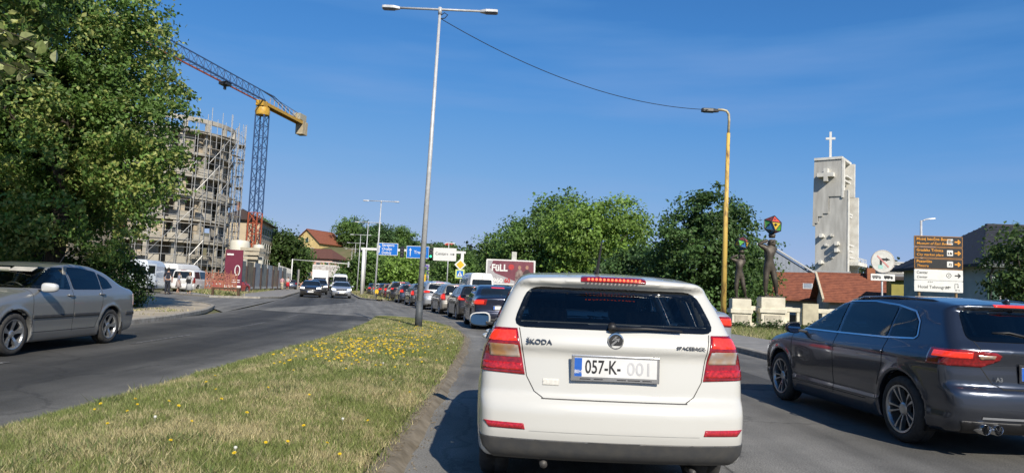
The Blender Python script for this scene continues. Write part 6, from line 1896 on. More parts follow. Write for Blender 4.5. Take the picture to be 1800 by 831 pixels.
HATCH = dict(len=4.30, wid=1.706, hgt=1.46,
    top=[(2.15, 0.66), (2.05, 0.76), (1.75, 0.90), (1.3, 0.985), (1.02, 1.03), (0.25, 1.385), (-0.1, 1.44), (-0.6, 1.462), (-1.2, 1.452), (-1.6, 1.43), (-1.95, 1.40)],
    bot=[(2.2, 0.20), (1.9, 0.17), (1.0, 0.17), (-1.0, 0.17), (-1.65, 0.21), (-1.9, 0.265), (-2.2, 0.275)],
    front=[(0.15, 1.98), (0.3, 2.10), (0.5, 2.15), (0.62, 2.14), (0.8, 2.06), (1.0, 1.6), (1.5, 1.5)],
    rear=[(0.15, -2.00), (0.24, -2.075), (0.32, -2.115), (0.45, -2.145), (0.58, -2.140), (0.635, -2.115), (0.66, -2.075), (0.75, -2.066), (0.90, -2.046), (0.932, -2.048), (0.945, -2.066), (0.965, -2.072),
          (1.03, -2.048), (1.065, -2.02), (1.20, -1.925), (1.325, -1.83), (1.345, -1.86), (1.375, -1.915), (1.42, -1.90), (1.5, -1.80)],
    sec=[(0.1, 0.79), (0.22, 0.822), (0.35, 0.842), (0.6, 0.853), (0.8, 0.850), (0.93, 0.832), (0.99, 0.803), (1.2, 0.715), (1.42, 0.605), (1.5, 0.56)],
    plan=[(-2.25, 0.93), (-1.9, 0.985), (-1.3, 1.0), (1.2, 1.0), (1.8, 0.97), (2.2, 0.90)],
    wheels=(1.30, -1.30, 0.312, 0.835), rim=0.205, rc=0.075, r4=0.10, kr=0.075, kt=0.085,
    side=[('front', [(0.93, 1.035), (0.0, 1.025), (0.03, 1.345), (0.22, 1.335)]),
          ('rear', [(-0.07, 1.025), (-0.95, 1.04), (-0.95, 1.325), (-0.05, 1.35)]),
          ('quarter', [(-1.02, 1.045), (-1.55, 1.10), (-1.40, 1.27), (-1.02, 1.32)])],
    rearglass=[(-0.650, 1.072), (0.650, 1.072), (0.548, 1.335), (-0.548, 1.335)], rgx=-1.4,
    windshield=[(-0.70, 1.02), (0.70, 1.02), (0.56, 1.36), (-0.56, 1.36)], wsx=0.2,
    cab=(0.95, -1.75), floor=0.62, fseat=0.05, rseat=-0.95)


def white_hatch(loc, head):
    c = Car(HATCH, 'white_hatchback', 'white hatchback seen from behind straight ahead with its brake lights on', 'car', loc, head, P_white, h=0.021)
    c.wheels('five', rimmat=pm('rim_plain', (0.35, 0.35, 0.36), 0.4, metal=0.7))
    c.side_glass([M_gclear, M_gclear, M_gtint], True)
    c.end_glass(M_gback, M_gclear, True)
    c.interior()
    c.mirrors(0.72, 0.86, 1.00, P_white, pm('mirror_sky', (0.75, 0.85, 0.9), 0.02, metal=1.0, var=0.02))
    c.handles([(-0.02, 0.92), (-0.95, 0.94)])
    c.seams([((0.95, 0.32), (0.98, 1.0)), ((-0.03, 0.30), (-0.03, 1.03)), ((-0.98, 0.62), (-0.96, 1.04)), ((0.95, 0.31), (-0.75, 0.31))])
    # tailgate outline
    M_gapw = pm('panel_gap_white_car', (0.06, 0.058, 0.055), 0.8)
    for sy in (1, -1):
        pts = [(0.600, 1.068), (0.545, 0.775), (0.495, 0.685), (0.44, 0.648)]
        for a, b in zip(pts, pts[1:]):
            c.strip('tailgate_gap', 'rear', (sy * a[0], a[1]), (sy * b[0], b[1]), 0.0055, M_gapw)
    c.strip('tailgate_gap', 'rear', (-0.45, 0.646), (0.45, 0.646), 0.006, M_gapw, thr=0.02)
    # tail lamps wrap round the corners
    for sy in (1, -1):
        px = [((-1.78, 0, 0), (1, 0, 0))]
        cx = lambda f: f[:, 0] < -1.72
        m = lambda P: [(sy * a, b) for a, b in P]
        lamp = c.patch('tail_lamp', 'rear', m([(0.612, 1.062), (0.556, 0.782), (0.90, 0.795), (0.90, 0.90), (0.90, 1.05), (0.78, 1.064)]), M_red, 0.006, planes=px, cond=cx, thr=-0.6)
        c.patch('brake_light', 'rear', m([(0.622, 1.048), (0.612, 0.985), (0.84, 0.985), (0.82, 1.045)]), M_redlit, 0.009, parent=lamp, planes=[((-1.92, 0, 0), (1, 0, 0))], cond=cx, thr=-0.2)
        c.patch('reverse_light', 'rear', m([(0.606, 0.964), (0.588, 0.886), (0.775, 0.888), (0.785, 0.964)]), M_amber, 0.009, parent=lamp, planes=[((-1.90, 0, 0), (1, 0, 0))], cond=cx, thr=-0.2)
        c.patch('lower_lens', 'rear', m([(0.574, 0.850), (0.570, 0.800), (0.82, 0.808), (0.82, 0.855)]), pm('tail_lamp_red_bright', (0.55, 0.015, 0.015), 0.12, coat=1.0, var=0.3, scale=50), 0.009, parent=lamp, planes=[((-1.90, 0, 0), (1, 0, 0))], cond=cx, thr=-0.2)
        c.patch('reflector', 'rear', m([(0.555, 0.497), (0.800, 0.500), (0.765, 0.462), (0.545, 0.462)]), pm('reflector_red', (0.50, 0.02, 0.03), 0.15, coat=1.0, var=0.25, scale=90), 0.004, thr=0.2, cond=lambda f: f[:, 0] < -1.9)
    # lower grey apron, bumper step, high brake lamp, wiper
    c.patch('bumper_apron', 'rear', [(-0.825, 0.405), (0.825, 0.405), (0.80, 0.34), (0.68, 0.22), (-0.68, 0.22), (-0.80, 0.34)], M_trim, 0.005, thr=-0.5, planes=[((-1.86, 0, 0), (1, 0, 0))])
    c.strip('bumper_crease', 'rear', (-0.52, 0.455), (0.52, 0.455), 0.004, pm('crease_shade', (0.40, 0.40, 0.38), 0.4), off=0.001)  # crease drawn as a greyer line, its shade put into the colour
    hb = c.patch('high_brake_lamp', 'rear', roundpoly([(-0.205, 1.410), (0.205, 1.410), (0.215, 1.375), (-0.215, 1.375)], 0.012), M_red, 0.005, thr=-0.2)
    for k in range(14):
        y = -0.165 + 0.33 * k / 13
        b = MB(); b.lathe([(0.0, 0.004), (0.006, 0.003), (0.0085, 0)], 8, lambda x, yy, z, y=y: (-1.9185 - z, y + x, 1.3925 + yy))
        b.build('brake_diode', M_redglow, hb)
    w = MB()
    w.tube([(-2.042, 0.02, 1.085), (-2.035, -0.20, 1.094), (-2.028, -0.42, 1.088)], [0.014, 0.010, 0.006], 6)
    w.tube([(-2.050, 0.02, 1.082), (-2.015, 0.02, 1.105)], 0.026, 10)
    w.build('rear_wiper', M_black, c.root, smooth=True)
    a = MB(); a.tube([(-1.35, 0.05, 1.44), (-1.42, 0.05, 1.475), (-1.62, 0.05, 1.66)], [0.022, 0.012, 0.004], 8)
    a.build('roof_aerial', M_black, c.root, smooth=True)
    # badge and lettering
    def rx(y, z):
        i = np.argmin((c.FC[:, 1] - y) ** 2 + (c.FC[:, 2] - z) ** 2 + 100 * (c.FC[:, 0] > -1.5)); return c.FC[i, 0]
    bx = rx(-0.045, 1.005)
    T = lambda x, y, z: (bx - 0.004 - z, -0.0 + x, 1.012 + y)
    bd = MB(); bd.lathe([(0.0, 0.004), (0.040, 0.005), (0.042, 0.012), (0.050, 0.011), (0.052, 0.0)], 32, T)
    badge = bd.build('badge', M_chrome, c.root, auto=R(30))
    fc = MB(); fc.lathe([(0.0, 0.0075), (0.0395, 0.007), (0.040, 0.004)], 28, T); fc.build('badge_field', M_black, badge)
    ar = MB()      # the winged arrow: shaft, head and three feathers
    def flat(pts): ar.prism(pts, 0.0075, 0.011, lambda a, b, z: T(-a, b, z))
    flat([(-0.030, -0.022), (-0.022, -0.030), (0.012, 0.002), (0.004, 0.010)])
    flat([(0.018, -0.006), (0.024, 0.018), (-0.004, 0.014)])
    for k in range(3):
        o = k * 0.012
        flat([(-0.026 + o * 0.6, 0.000 + o * 0.7), (-0.004 + o * 0.5, 0.008 + o * 0.75), (0.000 + o * 0.5, 0.014 + o * 0.75), (-0.024 + o * 0.8, 0.006 + o * 0.9)])
    ar.build('winged_arrow', M_chrome, badge)
    M_let = pm('badge_letters', (0.16, 0.16, 0.165), 0.25, metal=0.8)
    lettering('badge_letters', 'ŠKODA', 0.043, M_let, c.root, facing(rx(0.48, 0.985) - 0.010, 0.475, 0.988, (-0.085, -1, 0), (0.18, 0, 1)), bold=0.01, extr=0.004, width=0.16)
    lettering('badge_letters', 'SPACEBACK', 0.028, M_let, c.root, facing(rx(-0.48, 0.985) - 0.012, -0.475, 0.985, (0.085, -1, 0), (0.18, 0, 1)), bold=0.01, extr=0.004, width=0.185)
    c.plate(-2.083, 0.842, '057-K-', w=0.51, faint='001', strip_text=True)
    M_dksteel = pm('sooty_steel', (0.10, 0.095, 0.09), 0.6, metal=0.5)
    # faded sticker, exhaust, mirror pendant
    c.patch('sticker', 'rear', [(0.445, 0.765), (0.345, 0.765), (0.345, 0.725), (0.445, 0.725)], pm('sticker_pale', (0.66, 0.64, 0.58), 0.5, scale=60, var=0.1), 0.002)
    e = MB(); e.tube([(-1.7, 0.42, 0.25), (-2.05, 0.42, 0.242)], 0.024, 12); e.build('exhaust_pipe', M_dksteel, c.root, smooth=True)
    e = MB(); e.tube([(-1.9, -0.50, 0.215), (-2.07, -0.50, 0.235)], 0.016, 10); e.build('tow_eye', M_dksteel, c.root, smooth=True)
    mp = MB(); mp.box((0.45, 0.02, 1.29), (0.03, 0.22, 0.06)); mp.build('interior_mirror', M_black, c.root, bevel=0.02)
    ph = MB(); ph.box((0.42, 0.14, 1.17), (0.02, 0.035, 0.10)); ph.tube([(0.44, 0.14, 1.21), (0.45, 0.10, 1.27)], 0.003, 5); ph.build('pendant', M_black, c.root)
    return c


SPORT = dict(len=4.31, wid=1.785, hgt=1.425,
    top=[(2.15, 0.64), (2.05, 0.73), (1.75, 0.875), (1.3, 0.965), (0.98, 1.005), (0.20, 1.345), (-0.15, 1.40), (-0.6, 1.424), (-1.1, 1.415), (-1.5, 1.385), (-1.85, 1.345)],
    bot=[(2.2, 0.19), (1.9, 0.155), (1.0, 0.155), (-1.0, 0.16), (-1.75, 0.20), (-2.2, 0.24)],
    front=[(0.15, 2.02), (0.3, 2.12), (0.5, 2.15), (0.62, 2.13), (0.8, 2.04), (1.0, 1.6), (1.5, 1.5)],
    rear=[(0.15, -2.00), (0.24, -2.07), (0.32, -2.125), (0.43, -2.155), (0.56, -2.145), (0.605, -2.125), (0.625, -2.075), (0.72, -2.070), (0.82, -2.064), (0.90, -2.085), (0.945, -2.095),
          (0.99, -2.045), (1.02, -2.005), (1.15, -1.88), (1.30, -1.735), (1.315, -1.79), (1.335, -1.82), (1.37, -1.80), (1.45, -1.70)],
    sec=[(0.1, 0.82), (0.22, 0.855), (0.33, 0.882), (0.42, 0.874), (0.6, 0.886), (0.76, 0.892), (0.84, 0.885), (0.90, 0.862), (0.955, 0.825), (1.15, 0.735), (1.38, 0.61), (1.46, 0.56)],
    crease=[(0.40, -0.006, 0.035)],
    plan=[(-2.25, 0.92), (-1.9, 0.975), (-1.3, 1.0), (1.2, 1.0), (1.8, 0.97), (2.2, 0.90)],
    wheels=(1.32, -1.31, 0.317, 0.882), rim=0.222, arch=0.365, rc=0.10, r4=0.13, kr=0.07, kt=0.08, flare=0.014,
    side=[('front', [(0.92, 0.985), (-0.02, 0.985), (0.02, 1.325), (0.20, 1.315), (0.45, 1.22)]),
          ('rear', [(-0.08, 0.985), (-0.98, 0.995), (-0.96, 1.30), (-0.5, 1.335), (-0.06, 1.33)]),
          ('quarter', [(-1.02, 0.996), (-1.43, 1.012), (-1.38, 1.16), (-1.25, 1.25), (-1.0, 1.295)])],
    rearglass=[(-0.655, 1.02), (0.655, 1.02), (0.56, 1.30), (-0.56, 1.30)], rgx=-1.3,
    windshield=[(-0.72, 1.00), (0.72, 1.00), (0.57, 1.33), (-0.57, 1.33)], wsx=0.15,
    cab=(0.92, -1.65), floor=0.60, fseat=0.02, rseat=-0.95)


def graphite_hatch(loc, head):
    c = Car(SPORT, 'graphite_hatchback', 'dark graphite hatchback at the right edge with twin tailpipes', 'car', loc, head, P_grey, h=0.023)
    c.wheels('twin')
    c.side_glass([M_gclear, M_gtint, M_gtint], True)
    c.end_glass(M_gtint, M_gclear, True)
    c.interior(rearz=1.10)
    c.mirrors(0.70, 0.90, 0.985, M_black)
    c.handles([(0.0, 0.825), (-0.93, 0.845)])
    c.seams([((1.0, 0.34), (0.98, 0.97)), ((-0.05, 0.30), (-0.05, 0.985)), ((-0.92, 0.50), (-1.02, 0.72)), ((-1.02, 0.72), (-1.02, 0.99)), ((1.0, 0.33), (-0.72, 0.33))])
    # bright surround of the side windows
    loop = [(0.93, 0.978), (0.0, 0.977), (-0.98, 0.985), (-1.42, 1.002), (-1.455, 1.03), (-1.40, 1.165), (-1.27, 1.262), (-0.95, 1.315), (-0.5, 1.348), (0.03, 1.34), (0.21, 1.328), (0.46, 1.235), (0.90, 1.02)]
    for view in ('left', 'right'):
        for a, b in zip(loop, loop[1:]):
            c.strip('window_trim', view, a, b, 0.016, M_chrome, off=0.006)
    for sy in (1, -1):
        m = lambda P: [(sy * a, b) for a, b in P]
        cx = lambda f: f[:, 0] < -1.60
        lamp = c.patch('tail_lamp', 'rear', m([(0.42, 0.905), (0.44, 0.862), (0.585, 0.798), (0.95, 0.80), (0.95, 0.935), (0.70, 0.945), (0.47, 0.93)]), M_red, 0.006, planes=[((-1.70, 0, 0), (1, 0, 0))], cond=cx, thr=-0.7)
        c.patch('brake_light', 'rear', m([(0.655, 0.925), (0.655, 0.872), (0.93, 0.872), (0.93, 0.922)]), M_redlit, 0.009, parent=lamp, planes=[((-1.76, 0, 0), (1, 0, 0))], cond=cx, thr=-0.7)
        c.patch('reverse_light', 'rear', m([(0.47, 0.905), (0.48, 0.875), (0.59, 0.865), (0.62, 0.905)]), M_amber, 0.009, parent=lamp, cond=cx, thr=-0.1)
        pts = [(0.60, 1.02), (0.585, 0.80), (0.50, 0.66), (0.42, 0.625)]
        for a, b in zip(pts, pts[1:]):
            c.strip('tailgate_gap', 'rear', (sy * a[0], a[1]), (sy * b[0], b[1]), 0.007, M_gap)
    c.strip('tailgate_gap', 'rear', (-0.43, 0.618), (0.43, 0.618), 0.012, M_gap, thr=0.0)
    c.patch('diffuser', 'rear', [(-0.78, 0.335), (0.78, 0.335), (0.72, 0.21), (-0.72, 0.21)], M_black, 0.005, thr=-0.5, planes=[((-1.86, 0, 0), (1, 0, 0))])
    c.strip('diffuser_trim', 'rear', (-0.62, 0.372), (0.62, 0.372), 0.020, P_silver, off=0.008)
    for y in (0.50, 0.61):
        e = MB()
        e.lathe([(0.034, -0.10), (0.040, -0.004), (0.043, 0.002), (0.046, -0.004), (0.046, -0.14)], 20, lambda x, yy, z, y=y: (-2.115 - z, y + x, 0.275 + yy))
        p = e.build('tailpipe', M_chrome, c.root, auto=R(35))
        d = MB(); d.lathe([(0.0, -0.06), (0.040, -0.06)], 16, lambda x, yy, z, y=y: (-2.115 - z, y + x, 0.275 + yy)); d.build('pipe_bore', M_hubdark, p)
    c.patch('high_brake_lamp', 'rear', roundpoly([(-0.26, 1.352), (0.26, 1.352), (0.27, 1.33), (-0.27, 1.33)], 0.008), M_redlit, 0.004, thr=-0.3)
    w = MB(); w.tube([(-1.985, 0.02, 1.055), (-1.93, 0.25, 1.105), (-1.92, 0.40, 1.10)], [0.014, 0.010, 0.006], 6); w.tube([(-2.01, 0.0, 1.04), (-1.97, 0.0, 1.06)], 0.026, 10)
    w.build('rear_wiper', M_black, c.root, smooth=True)
    for sy in (1, -1):
        b = MB(); b.tube([(0.05, sy * 0.585, 1.350), (-0.2, sy * 0.59, 1.388), (-0.8, sy * 0.585, 1.402), (-1.35, sy * 0.56, 1.372), (-1.5, sy * 0.55, 1.34)], [0.012, 0.015, 0.015, 0.015, 0.01], 8)
        b.build('roof_rail', P_grey, c.root, smooth=True)
    f = MB(); f.prism([(0, 0), (0.13, 0), (0.03, 0.055), (0.0, 0.05)], -0.015, 0.015, lambda a, b, z: (-1.62 + a, z, 1.362 + b * 0.9)); f.build('roof_fin', P_grey, c.root, bevel=0.01)
    rings = MB()
    for k in range(4):
        y0 = 0.075 - 0.05 * k
        rings.tube([(-2.105, y0 + 0.030 * math.cos(t), 0.90 + 0.030 * math.sin(t)) for t in np.linspace(0, 2 * PI, 19)], 0.0045, 6, caps=False)
    rings.build('badge_rings', M_chrome, c.root, smooth=True)
    lettering('badge_letters', 'A3', 0.05, M_chrome, c.root, facing(-2.078, 0.46, 0.70, (-0.15, -1, 0), (0.05, 0, 1)), bold=0.012, extr=0.003)
    c.plate(-2.075, 0.755, 'M90', w=0.52, part=True)
    return c


LIFT = dict(len=4.57, wid=1.77, hgt=1.46,
    top=[(2.28, 0.66), (2.18, 0.76), (1.85, 0.885), (1.45, 0.965), (1.12, 1.01), (0.35, 1.375), (0.0, 1.43), (-0.45, 1.46), (-0.95, 1.43), (-1.35, 1.335), (-1.80, 1.125), (-2.0, 1.065), (-2.2, 1.035), (-2.3, 1.0)],
    bot=[(2.3, 0.20), (2.0, 0.165), (1.0, 0.165), (-1.0, 0.165), (-1.85, 0.20), (-2.3, 0.26)],
    front=[(0.15, 2.13), (0.3, 2.24), (0.5, 2.285), (0.62, 2.27), (0.8, 2.18), (1.0, 1.75), (1.5, 1.6)],
    rear=[(0.15, -2.10), (0.26, -2.22), (0.45, -2.285), (0.56, -2.28), (0.61, -2.235), (0.85, -2.23), (1.0, -2.255), (1.06, -2.23), (1.5, -2.1)],
    sec=[(0.1, 0.81), (0.22, 0.845), (0.32, 0.872), (0.40, 0.868), (0.58, 0.885), (0.80, 0.880), (0.92, 0.858), (0.985, 0.825), (1.2, 0.735), (1.42, 0.62), (1.5, 0.57)],
    plan=[(-2.4, 0.90), (-2.0, 0.965), (-1.3, 1.0), (1.2, 1.0), (1.9, 0.97), (2.35, 0.88)],
    wheels=(1.36, -1.22, 0.325, 0.872), rim=0.222, arch=0.372, tc=0.24,
    side=[('front', [(0.98, 1.02), (-0.02, 1.00), (0.0, 1.365), (0.25, 1.36), (0.50, 1.265)]),
          ('rear', [(-0.10, 1.00), (-0.92, 1.00), (-0.92, 1.315), (-0.5, 1.37), (-0.08, 1.38)]),
          ('quarter', [(-0.96, 1.00), (-1.32, 1.035), (-1.20, 1.19), (-0.96, 1.295)])],
    rearglass=[(-0.64, 1.10), (0.64, 1.10), (0.52, 1.36), (-0.52, 1.36)], rgx=-1.1,
    windshield=[(-0.70, 1.015), (0.70, 1.015), (0.57, 1.365), (-0.57, 1.365)], wsx=0.30,
    cab=(1.05, -1.5), floor=0.60, fseat=0.05, rseat=-0.85, dashx=1.0)


def silver_liftback(loc, head):
    c = Car(LIFT, 'silver_grey_sedan', 'dusty silver grey sedan driving towards the camera at the left edge', 'car', loc, head, P_oct, h=0.025)
    c.wheels('five')
    c.side_glass([M_gclear, M_gtint, M_gtint], True)
    c.end_glass(M_gtint, M_gclear, True)
    c.interior()
    c.mirrors(0.80, 0.895, 1.035, paint('paint_mirror_sunlit', (0.62, 0.62, 0.60), metal=0.3, rough=0.35, dust=0.03), sz=(0.12, 0.23, 0.15))  # mirror lighter than the body paint: sunlight put into its colour
    c.handles([(0.02, 0.90), (-0.92, 0.915)])
    c.seams([((1.0, 0.34), (0.98, 1.0)), ((-0.05, 0.30), (-0.05, 1.01)), ((-0.90, 0.72), (-0.94, 1.01)), ((1.0, 0.33), (-0.72, 0.33)), ((-0.72, 0.33), (-0.90, 0.72)), ((-0.05, 1.01), (-0.03, 1.38))])
    for view in ('left', 'right'):
        c.patch('side_moulding', view, [(0.98, 0.545), (0.98, 0.60), (-0.03, 0.60), (-0.03, 0.545)], M_trim, 0.012)
        c.patch('side_moulding', view, [(-0.07, 0.545), (-0.07, 0.60), (-0.80, 0.60), (-0.80, 0.545)], M_trim, 0.012)
        c.patch('bumper_strip', view, [(-1.75, 0.52), (-1.75, 0.585), (-2.4, 0.585), (-2.4, 0.52)], M_trim, 0.010, thr=-0.1)
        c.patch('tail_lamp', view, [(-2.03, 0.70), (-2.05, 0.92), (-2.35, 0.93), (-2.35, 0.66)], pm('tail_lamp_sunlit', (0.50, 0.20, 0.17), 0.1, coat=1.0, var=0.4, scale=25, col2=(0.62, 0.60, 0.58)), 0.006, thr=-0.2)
        sy = 1 if view == 'left' else -1
        b = MB(); b.box((-1.22 - 0.385, sy * 0.80, 0.27), (0.012, 0.17, 0.24)); b.build('mud_flap', M_black, c.root)
        c.patch('head_lamp', view, [(1.72, 0.74), (1.80, 0.84), (2.35, 0.80), (2.35, 0.66), (2.0, 0.66)], M_clear, 0.006, thr=-0.2)
    c.patch('grille', 'front', [(-0.42, 0.76), (0.42, 0.76), (0.36, 0.62), (-0.36, 0.62)], M_black, 0.004)
    mp = MB(); mp.box((0.50, 0.0, 1.30), (0.03, 0.24, 0.07)); mp.build('interior_mirror', M_beige, c.root, bevel=0.02)
    for y in (0.33, -0.36):
        vz = MB(); vz.box((0.50, y, 1.315), (0.16, 0.38, 0.015), ry=R(24)); vz.build('sun_visor', M_beige, c.root, bevel=0.006)
    ws = MB(); ws.box((0.03, 0.70, 1.20), (0.09, 0.03, 0.36), ry=R(-4)); ws.build('door_pillar_cover', M_beige, c.root, bevel=0.012)
    a = MB(); a.tube([(-0.92, 0, 1.43), (-0.96, 0, 1.46), (-1.18, 0, 1.72)], [0.02, 0.008, 0.003], 8); a.build('roof_aerial', M_black, c.root, smooth=True)
    c.plate(2.275, 0.45, None, front=True)
    return c
# ------------------------------------------------------------------ the cars round us
white_hatch((0.672, 6.52, 0), PI / 2)
graphite_hatch((4.62, 8.35, 0), PI / 2 + R(3.5))
silver_liftback((-8.32, 12.2, 0), -PI / 2)

P_navy = paint('paint_navy', (0.012, 0.018, 0.045), metal=0.5, rough=0.3)
P_black = paint('paint_black', (0.012, 0.012, 0.014), rough=0.3)
P_champ = paint('paint_champagne', (0.34, 0.32, 0.28), metal=0.5, rough=0.4, dust=0.15)
P_dblue = paint('paint_dark_blue', (0.03, 0.045, 0.085), metal=0.5, rough=0.35)
P_maroon = paint('paint_maroon', (0.10, 0.012, 0.018), metal=0.3, rough=0.35)
P_dgrey = paint('paint_dark_grey', (0.07, 0.075, 0.08), metal=0.6, rough=0.35)
P_red = paint('paint_red', (0.35, 0.03, 0.025), rough=0.35, dust=0.2)
P_van = paint('paint_van_white', (0.70, 0.70, 0.68), rough=0.4)
P_vanb = paint('paint_van_pale_blue', (0.60, 0.66, 0.72), rough=0.4)

WAGON = dict(HATCH); WAGON.update(hgt=1.50,
    top=[(2.15, 0.66), (2.05, 0.78), (1.75, 0.92), (1.3, 1.0), (1.02, 1.05), (0.35, 1.40), (0.0, 1.48), (-0.6, 1.50), (-1.4, 1.49), (-1.95, 1.46)],
    rear=[(0.15, -2.00), (0.3, -2.12), (0.5, -2.15), (0.6, -2.13), (0.65, -2.08), (0.95, -2.06), (1.05, -2.04), (1.40, -1.95), (1.5, -1.92)],
    side=[('front', [(0.93, 1.05), (0.0, 1.04), (0.03, 1.39), (0.30, 1.38)]), ('rear', [(-0.07, 1.04), (-0.95, 1.05), (-0.95, 1.39), (-0.05, 1.395)]), ('quarter', [(-1.02, 1.05), (-1.78, 1.07), (-1.70, 1.36), (-1.02, 1.39)])],
    rearglass=[(-0.66, 1.06), (0.66, 1.06), (0.58, 1.40), (-0.58, 1.40)], rgx=-1.5, lamp=[(0.66, 1.02), (0.64, 0.70), (0.95, 0.70), (0.95, 1.04)])
SUV = dict(HATCH); SUV.update(len=4.62, wid=1.89, hgt=1.66,
    top=[(2.31, 0.80), (2.2, 0.92), (1.9, 1.04), (1.4, 1.12), (1.12, 1.16), (0.40, 1.56), (0.0, 1.63), (-0.6, 1.655), (-1.4, 1.62), (-2.0, 1.56)],
    bot=[(2.3, 0.28), (1.9, 0.25), (-1.9, 0.25), (-2.3, 0.32)],
    front=[(0.2, 2.15), (0.4, 2.28), (0.6, 2.31), (0.8, 2.29), (1.0, 2.2), (1.2, 1.8)],
    rear=[(0.2, -2.12), (0.35, -2.26), (0.55, -2.31), (0.68, -2.29), (0.73, -2.22), (1.0, -2.21), (1.13, -2.19), (1.48, -1.93), (1.50, -2.0), (1.54, -2.03), (1.6, -1.98)],
    sec=[(0.15, 0.86), (0.3, 0.915), (0.5, 0.935), (0.85, 0.94), (1.0, 0.925), (1.10, 0.89), (1.35, 0.80), (1.6, 0.68), (1.7, 0.62)],
    wheels=(1.40, -1.41, 0.365, 0.925), rim=0.245, arch=0.415,
    side=[('front', [(1.02, 1.15), (0.0, 1.14), (0.03, 1.54), (0.35, 1.53)]), ('rear', [(-0.07, 1.14), (-1.0, 1.15), (-1.0, 1.52), (-0.05, 1.545)]), ('quarter', [(-1.06, 1.15), (-1.65, 1.20), (-1.50, 1.42), (-1.06, 1.51)])],
    rearglass=[(-0.70, 1.15), (0.70, 1.15), (0.60, 1.46), (-0.60, 1.46)], rgx=-1.5, windshield=[(-0.76, 1.15), (0.76, 1.15), (0.62, 1.53), (-0.62, 1.53)], wsx=0.3,
    lamp=[(0.50, 1.10), (0.54, 0.96), (0.99, 0.94), (0.99, 1.10)], platez=0.88)
SEDAN = dict(LIFT); SEDAN.update(lamp=[(0.46, 0.98), (0.50, 0.80), (0.95, 0.78), (0.95, 0.98)],
    top=LIFT['top'][:8] + [(-0.95, 1.42), (-1.30, 1.32), (-1.68, 1.13), (-1.80, 1.10), (-2.1, 1.085), (-2.3, 1.05)], platez=0.72)
VAN = dict(HATCH); VAN.update(len=5.4, wid=1.99, hgt=2.45, tsig=0.06,
    top=[(2.7, 0.85), (2.55, 1.05), (2.1, 1.22), (1.85, 1.32), (1.15, 2.15), (0.9, 2.36), (0.3, 2.44), (-1.5, 2.45), (-2.7, 2.42)],
    bot=[(2.7, 0.30), (2.3, 0.26), (-2.3, 0.28), (-2.7, 0.38)],
    front=[(0.2, 2.55), (0.4, 2.68), (0.7, 2.70), (0.95, 2.62), (1.2, 2.3), (1.5, 2.1), (2.4, 1.9)],
    rear=[(0.2, -2.60), (0.45, -2.70), (0.6, -2.69), (0.65, -2.64), (1.5, -2.63), (2.3, -2.56), (2.45, -2.52)],
    sec=[(0.15, 0.90), (0.3, 0.955), (0.6, 0.985), (1.1, 0.99), (1.4, 0.97), (2.0, 0.90), (2.4, 0.80), (2.5, 0.76)], rc=0.03, r4=0.03, kt=0.16,
    wheels=(1.72, -1.60, 0.345, 0.965), rim=0.21, arch=0.40,
    side=[('front', [(1.62, 1.36), (0.72, 1.33), (0.74, 1.98), (1.12, 1.98)])], rearglass=[(-0.72, 1.38), (0.72, 1.38), (0.68, 1.95), (-0.68, 1.95)], rgx=-2.0,
    windshield=[(-0.85, 1.36), (0.85, 1.36), (0.72, 2.08), (-0.72, 2.08)], wsx=1.0, lamp=[(0.88, 1.30), (0.88, 0.85), (1.02, 0.85), (1.02, 1.30)], platez=0.75)
MPV = dict(SUV); MPV.update(hgt=1.90, len=4.7, kt=0.12,
    top=[(2.35, 0.75), (2.2, 0.92), (1.9, 1.02), (1.55, 1.12), (0.75, 1.68), (0.4, 1.83), (-0.4, 1.90), (-1.6, 1.88), (-2.3, 1.82)],
    rear=[(0.2, -2.15), (0.4, -2.32), (0.6, -2.33), (0.66, -2.28), (1.1, -2.27), (1.75, -2.12), (1.9, -2.05)],
    sec=[(0.15, 0.86), (0.3, 0.91), (0.6, 0.94), (1.0, 0.935), (1.15, 0.91), (1.7, 0.80), (1.9, 0.70)], wheels=(1.42, -1.40, 0.325, 0.925), arch=0.375, rim=0.21,
    side=[('front', [(1.25, 1.17), (0.30, 1.15), (0.32, 1.70), (0.72, 1.68)]), ('rear', [(0.22, 1.15), (-0.9, 1.15), (-0.9, 1.72), (0.24, 1.72)]), ('quarter', [(-1.0, 1.15), (-2.0, 1.17), (-1.9, 1.70), (-1.0, 1.72)])],
    rearglass=[(-0.74, 1.15), (0.74, 1.15), (0.66, 1.70), (-0.66, 1.70)], rgx=-1.6, windshield=[(-0.78, 1.12), (0.78, 1.12), (0.66, 1.72), (-0.66, 1.72)], wsx=0.6, lamp=[(0.76, 1.25), (0.76, 0.80), (0.98, 0.80), (0.98, 1.25)], platez=0.9)
for S_ in (HATCH, SPORT, LIFT):
    S_.setdefault('lamp', [(0.60, 1.04), (0.56, 0.80), (0.95, 0.80), (0.95, 1.02)])


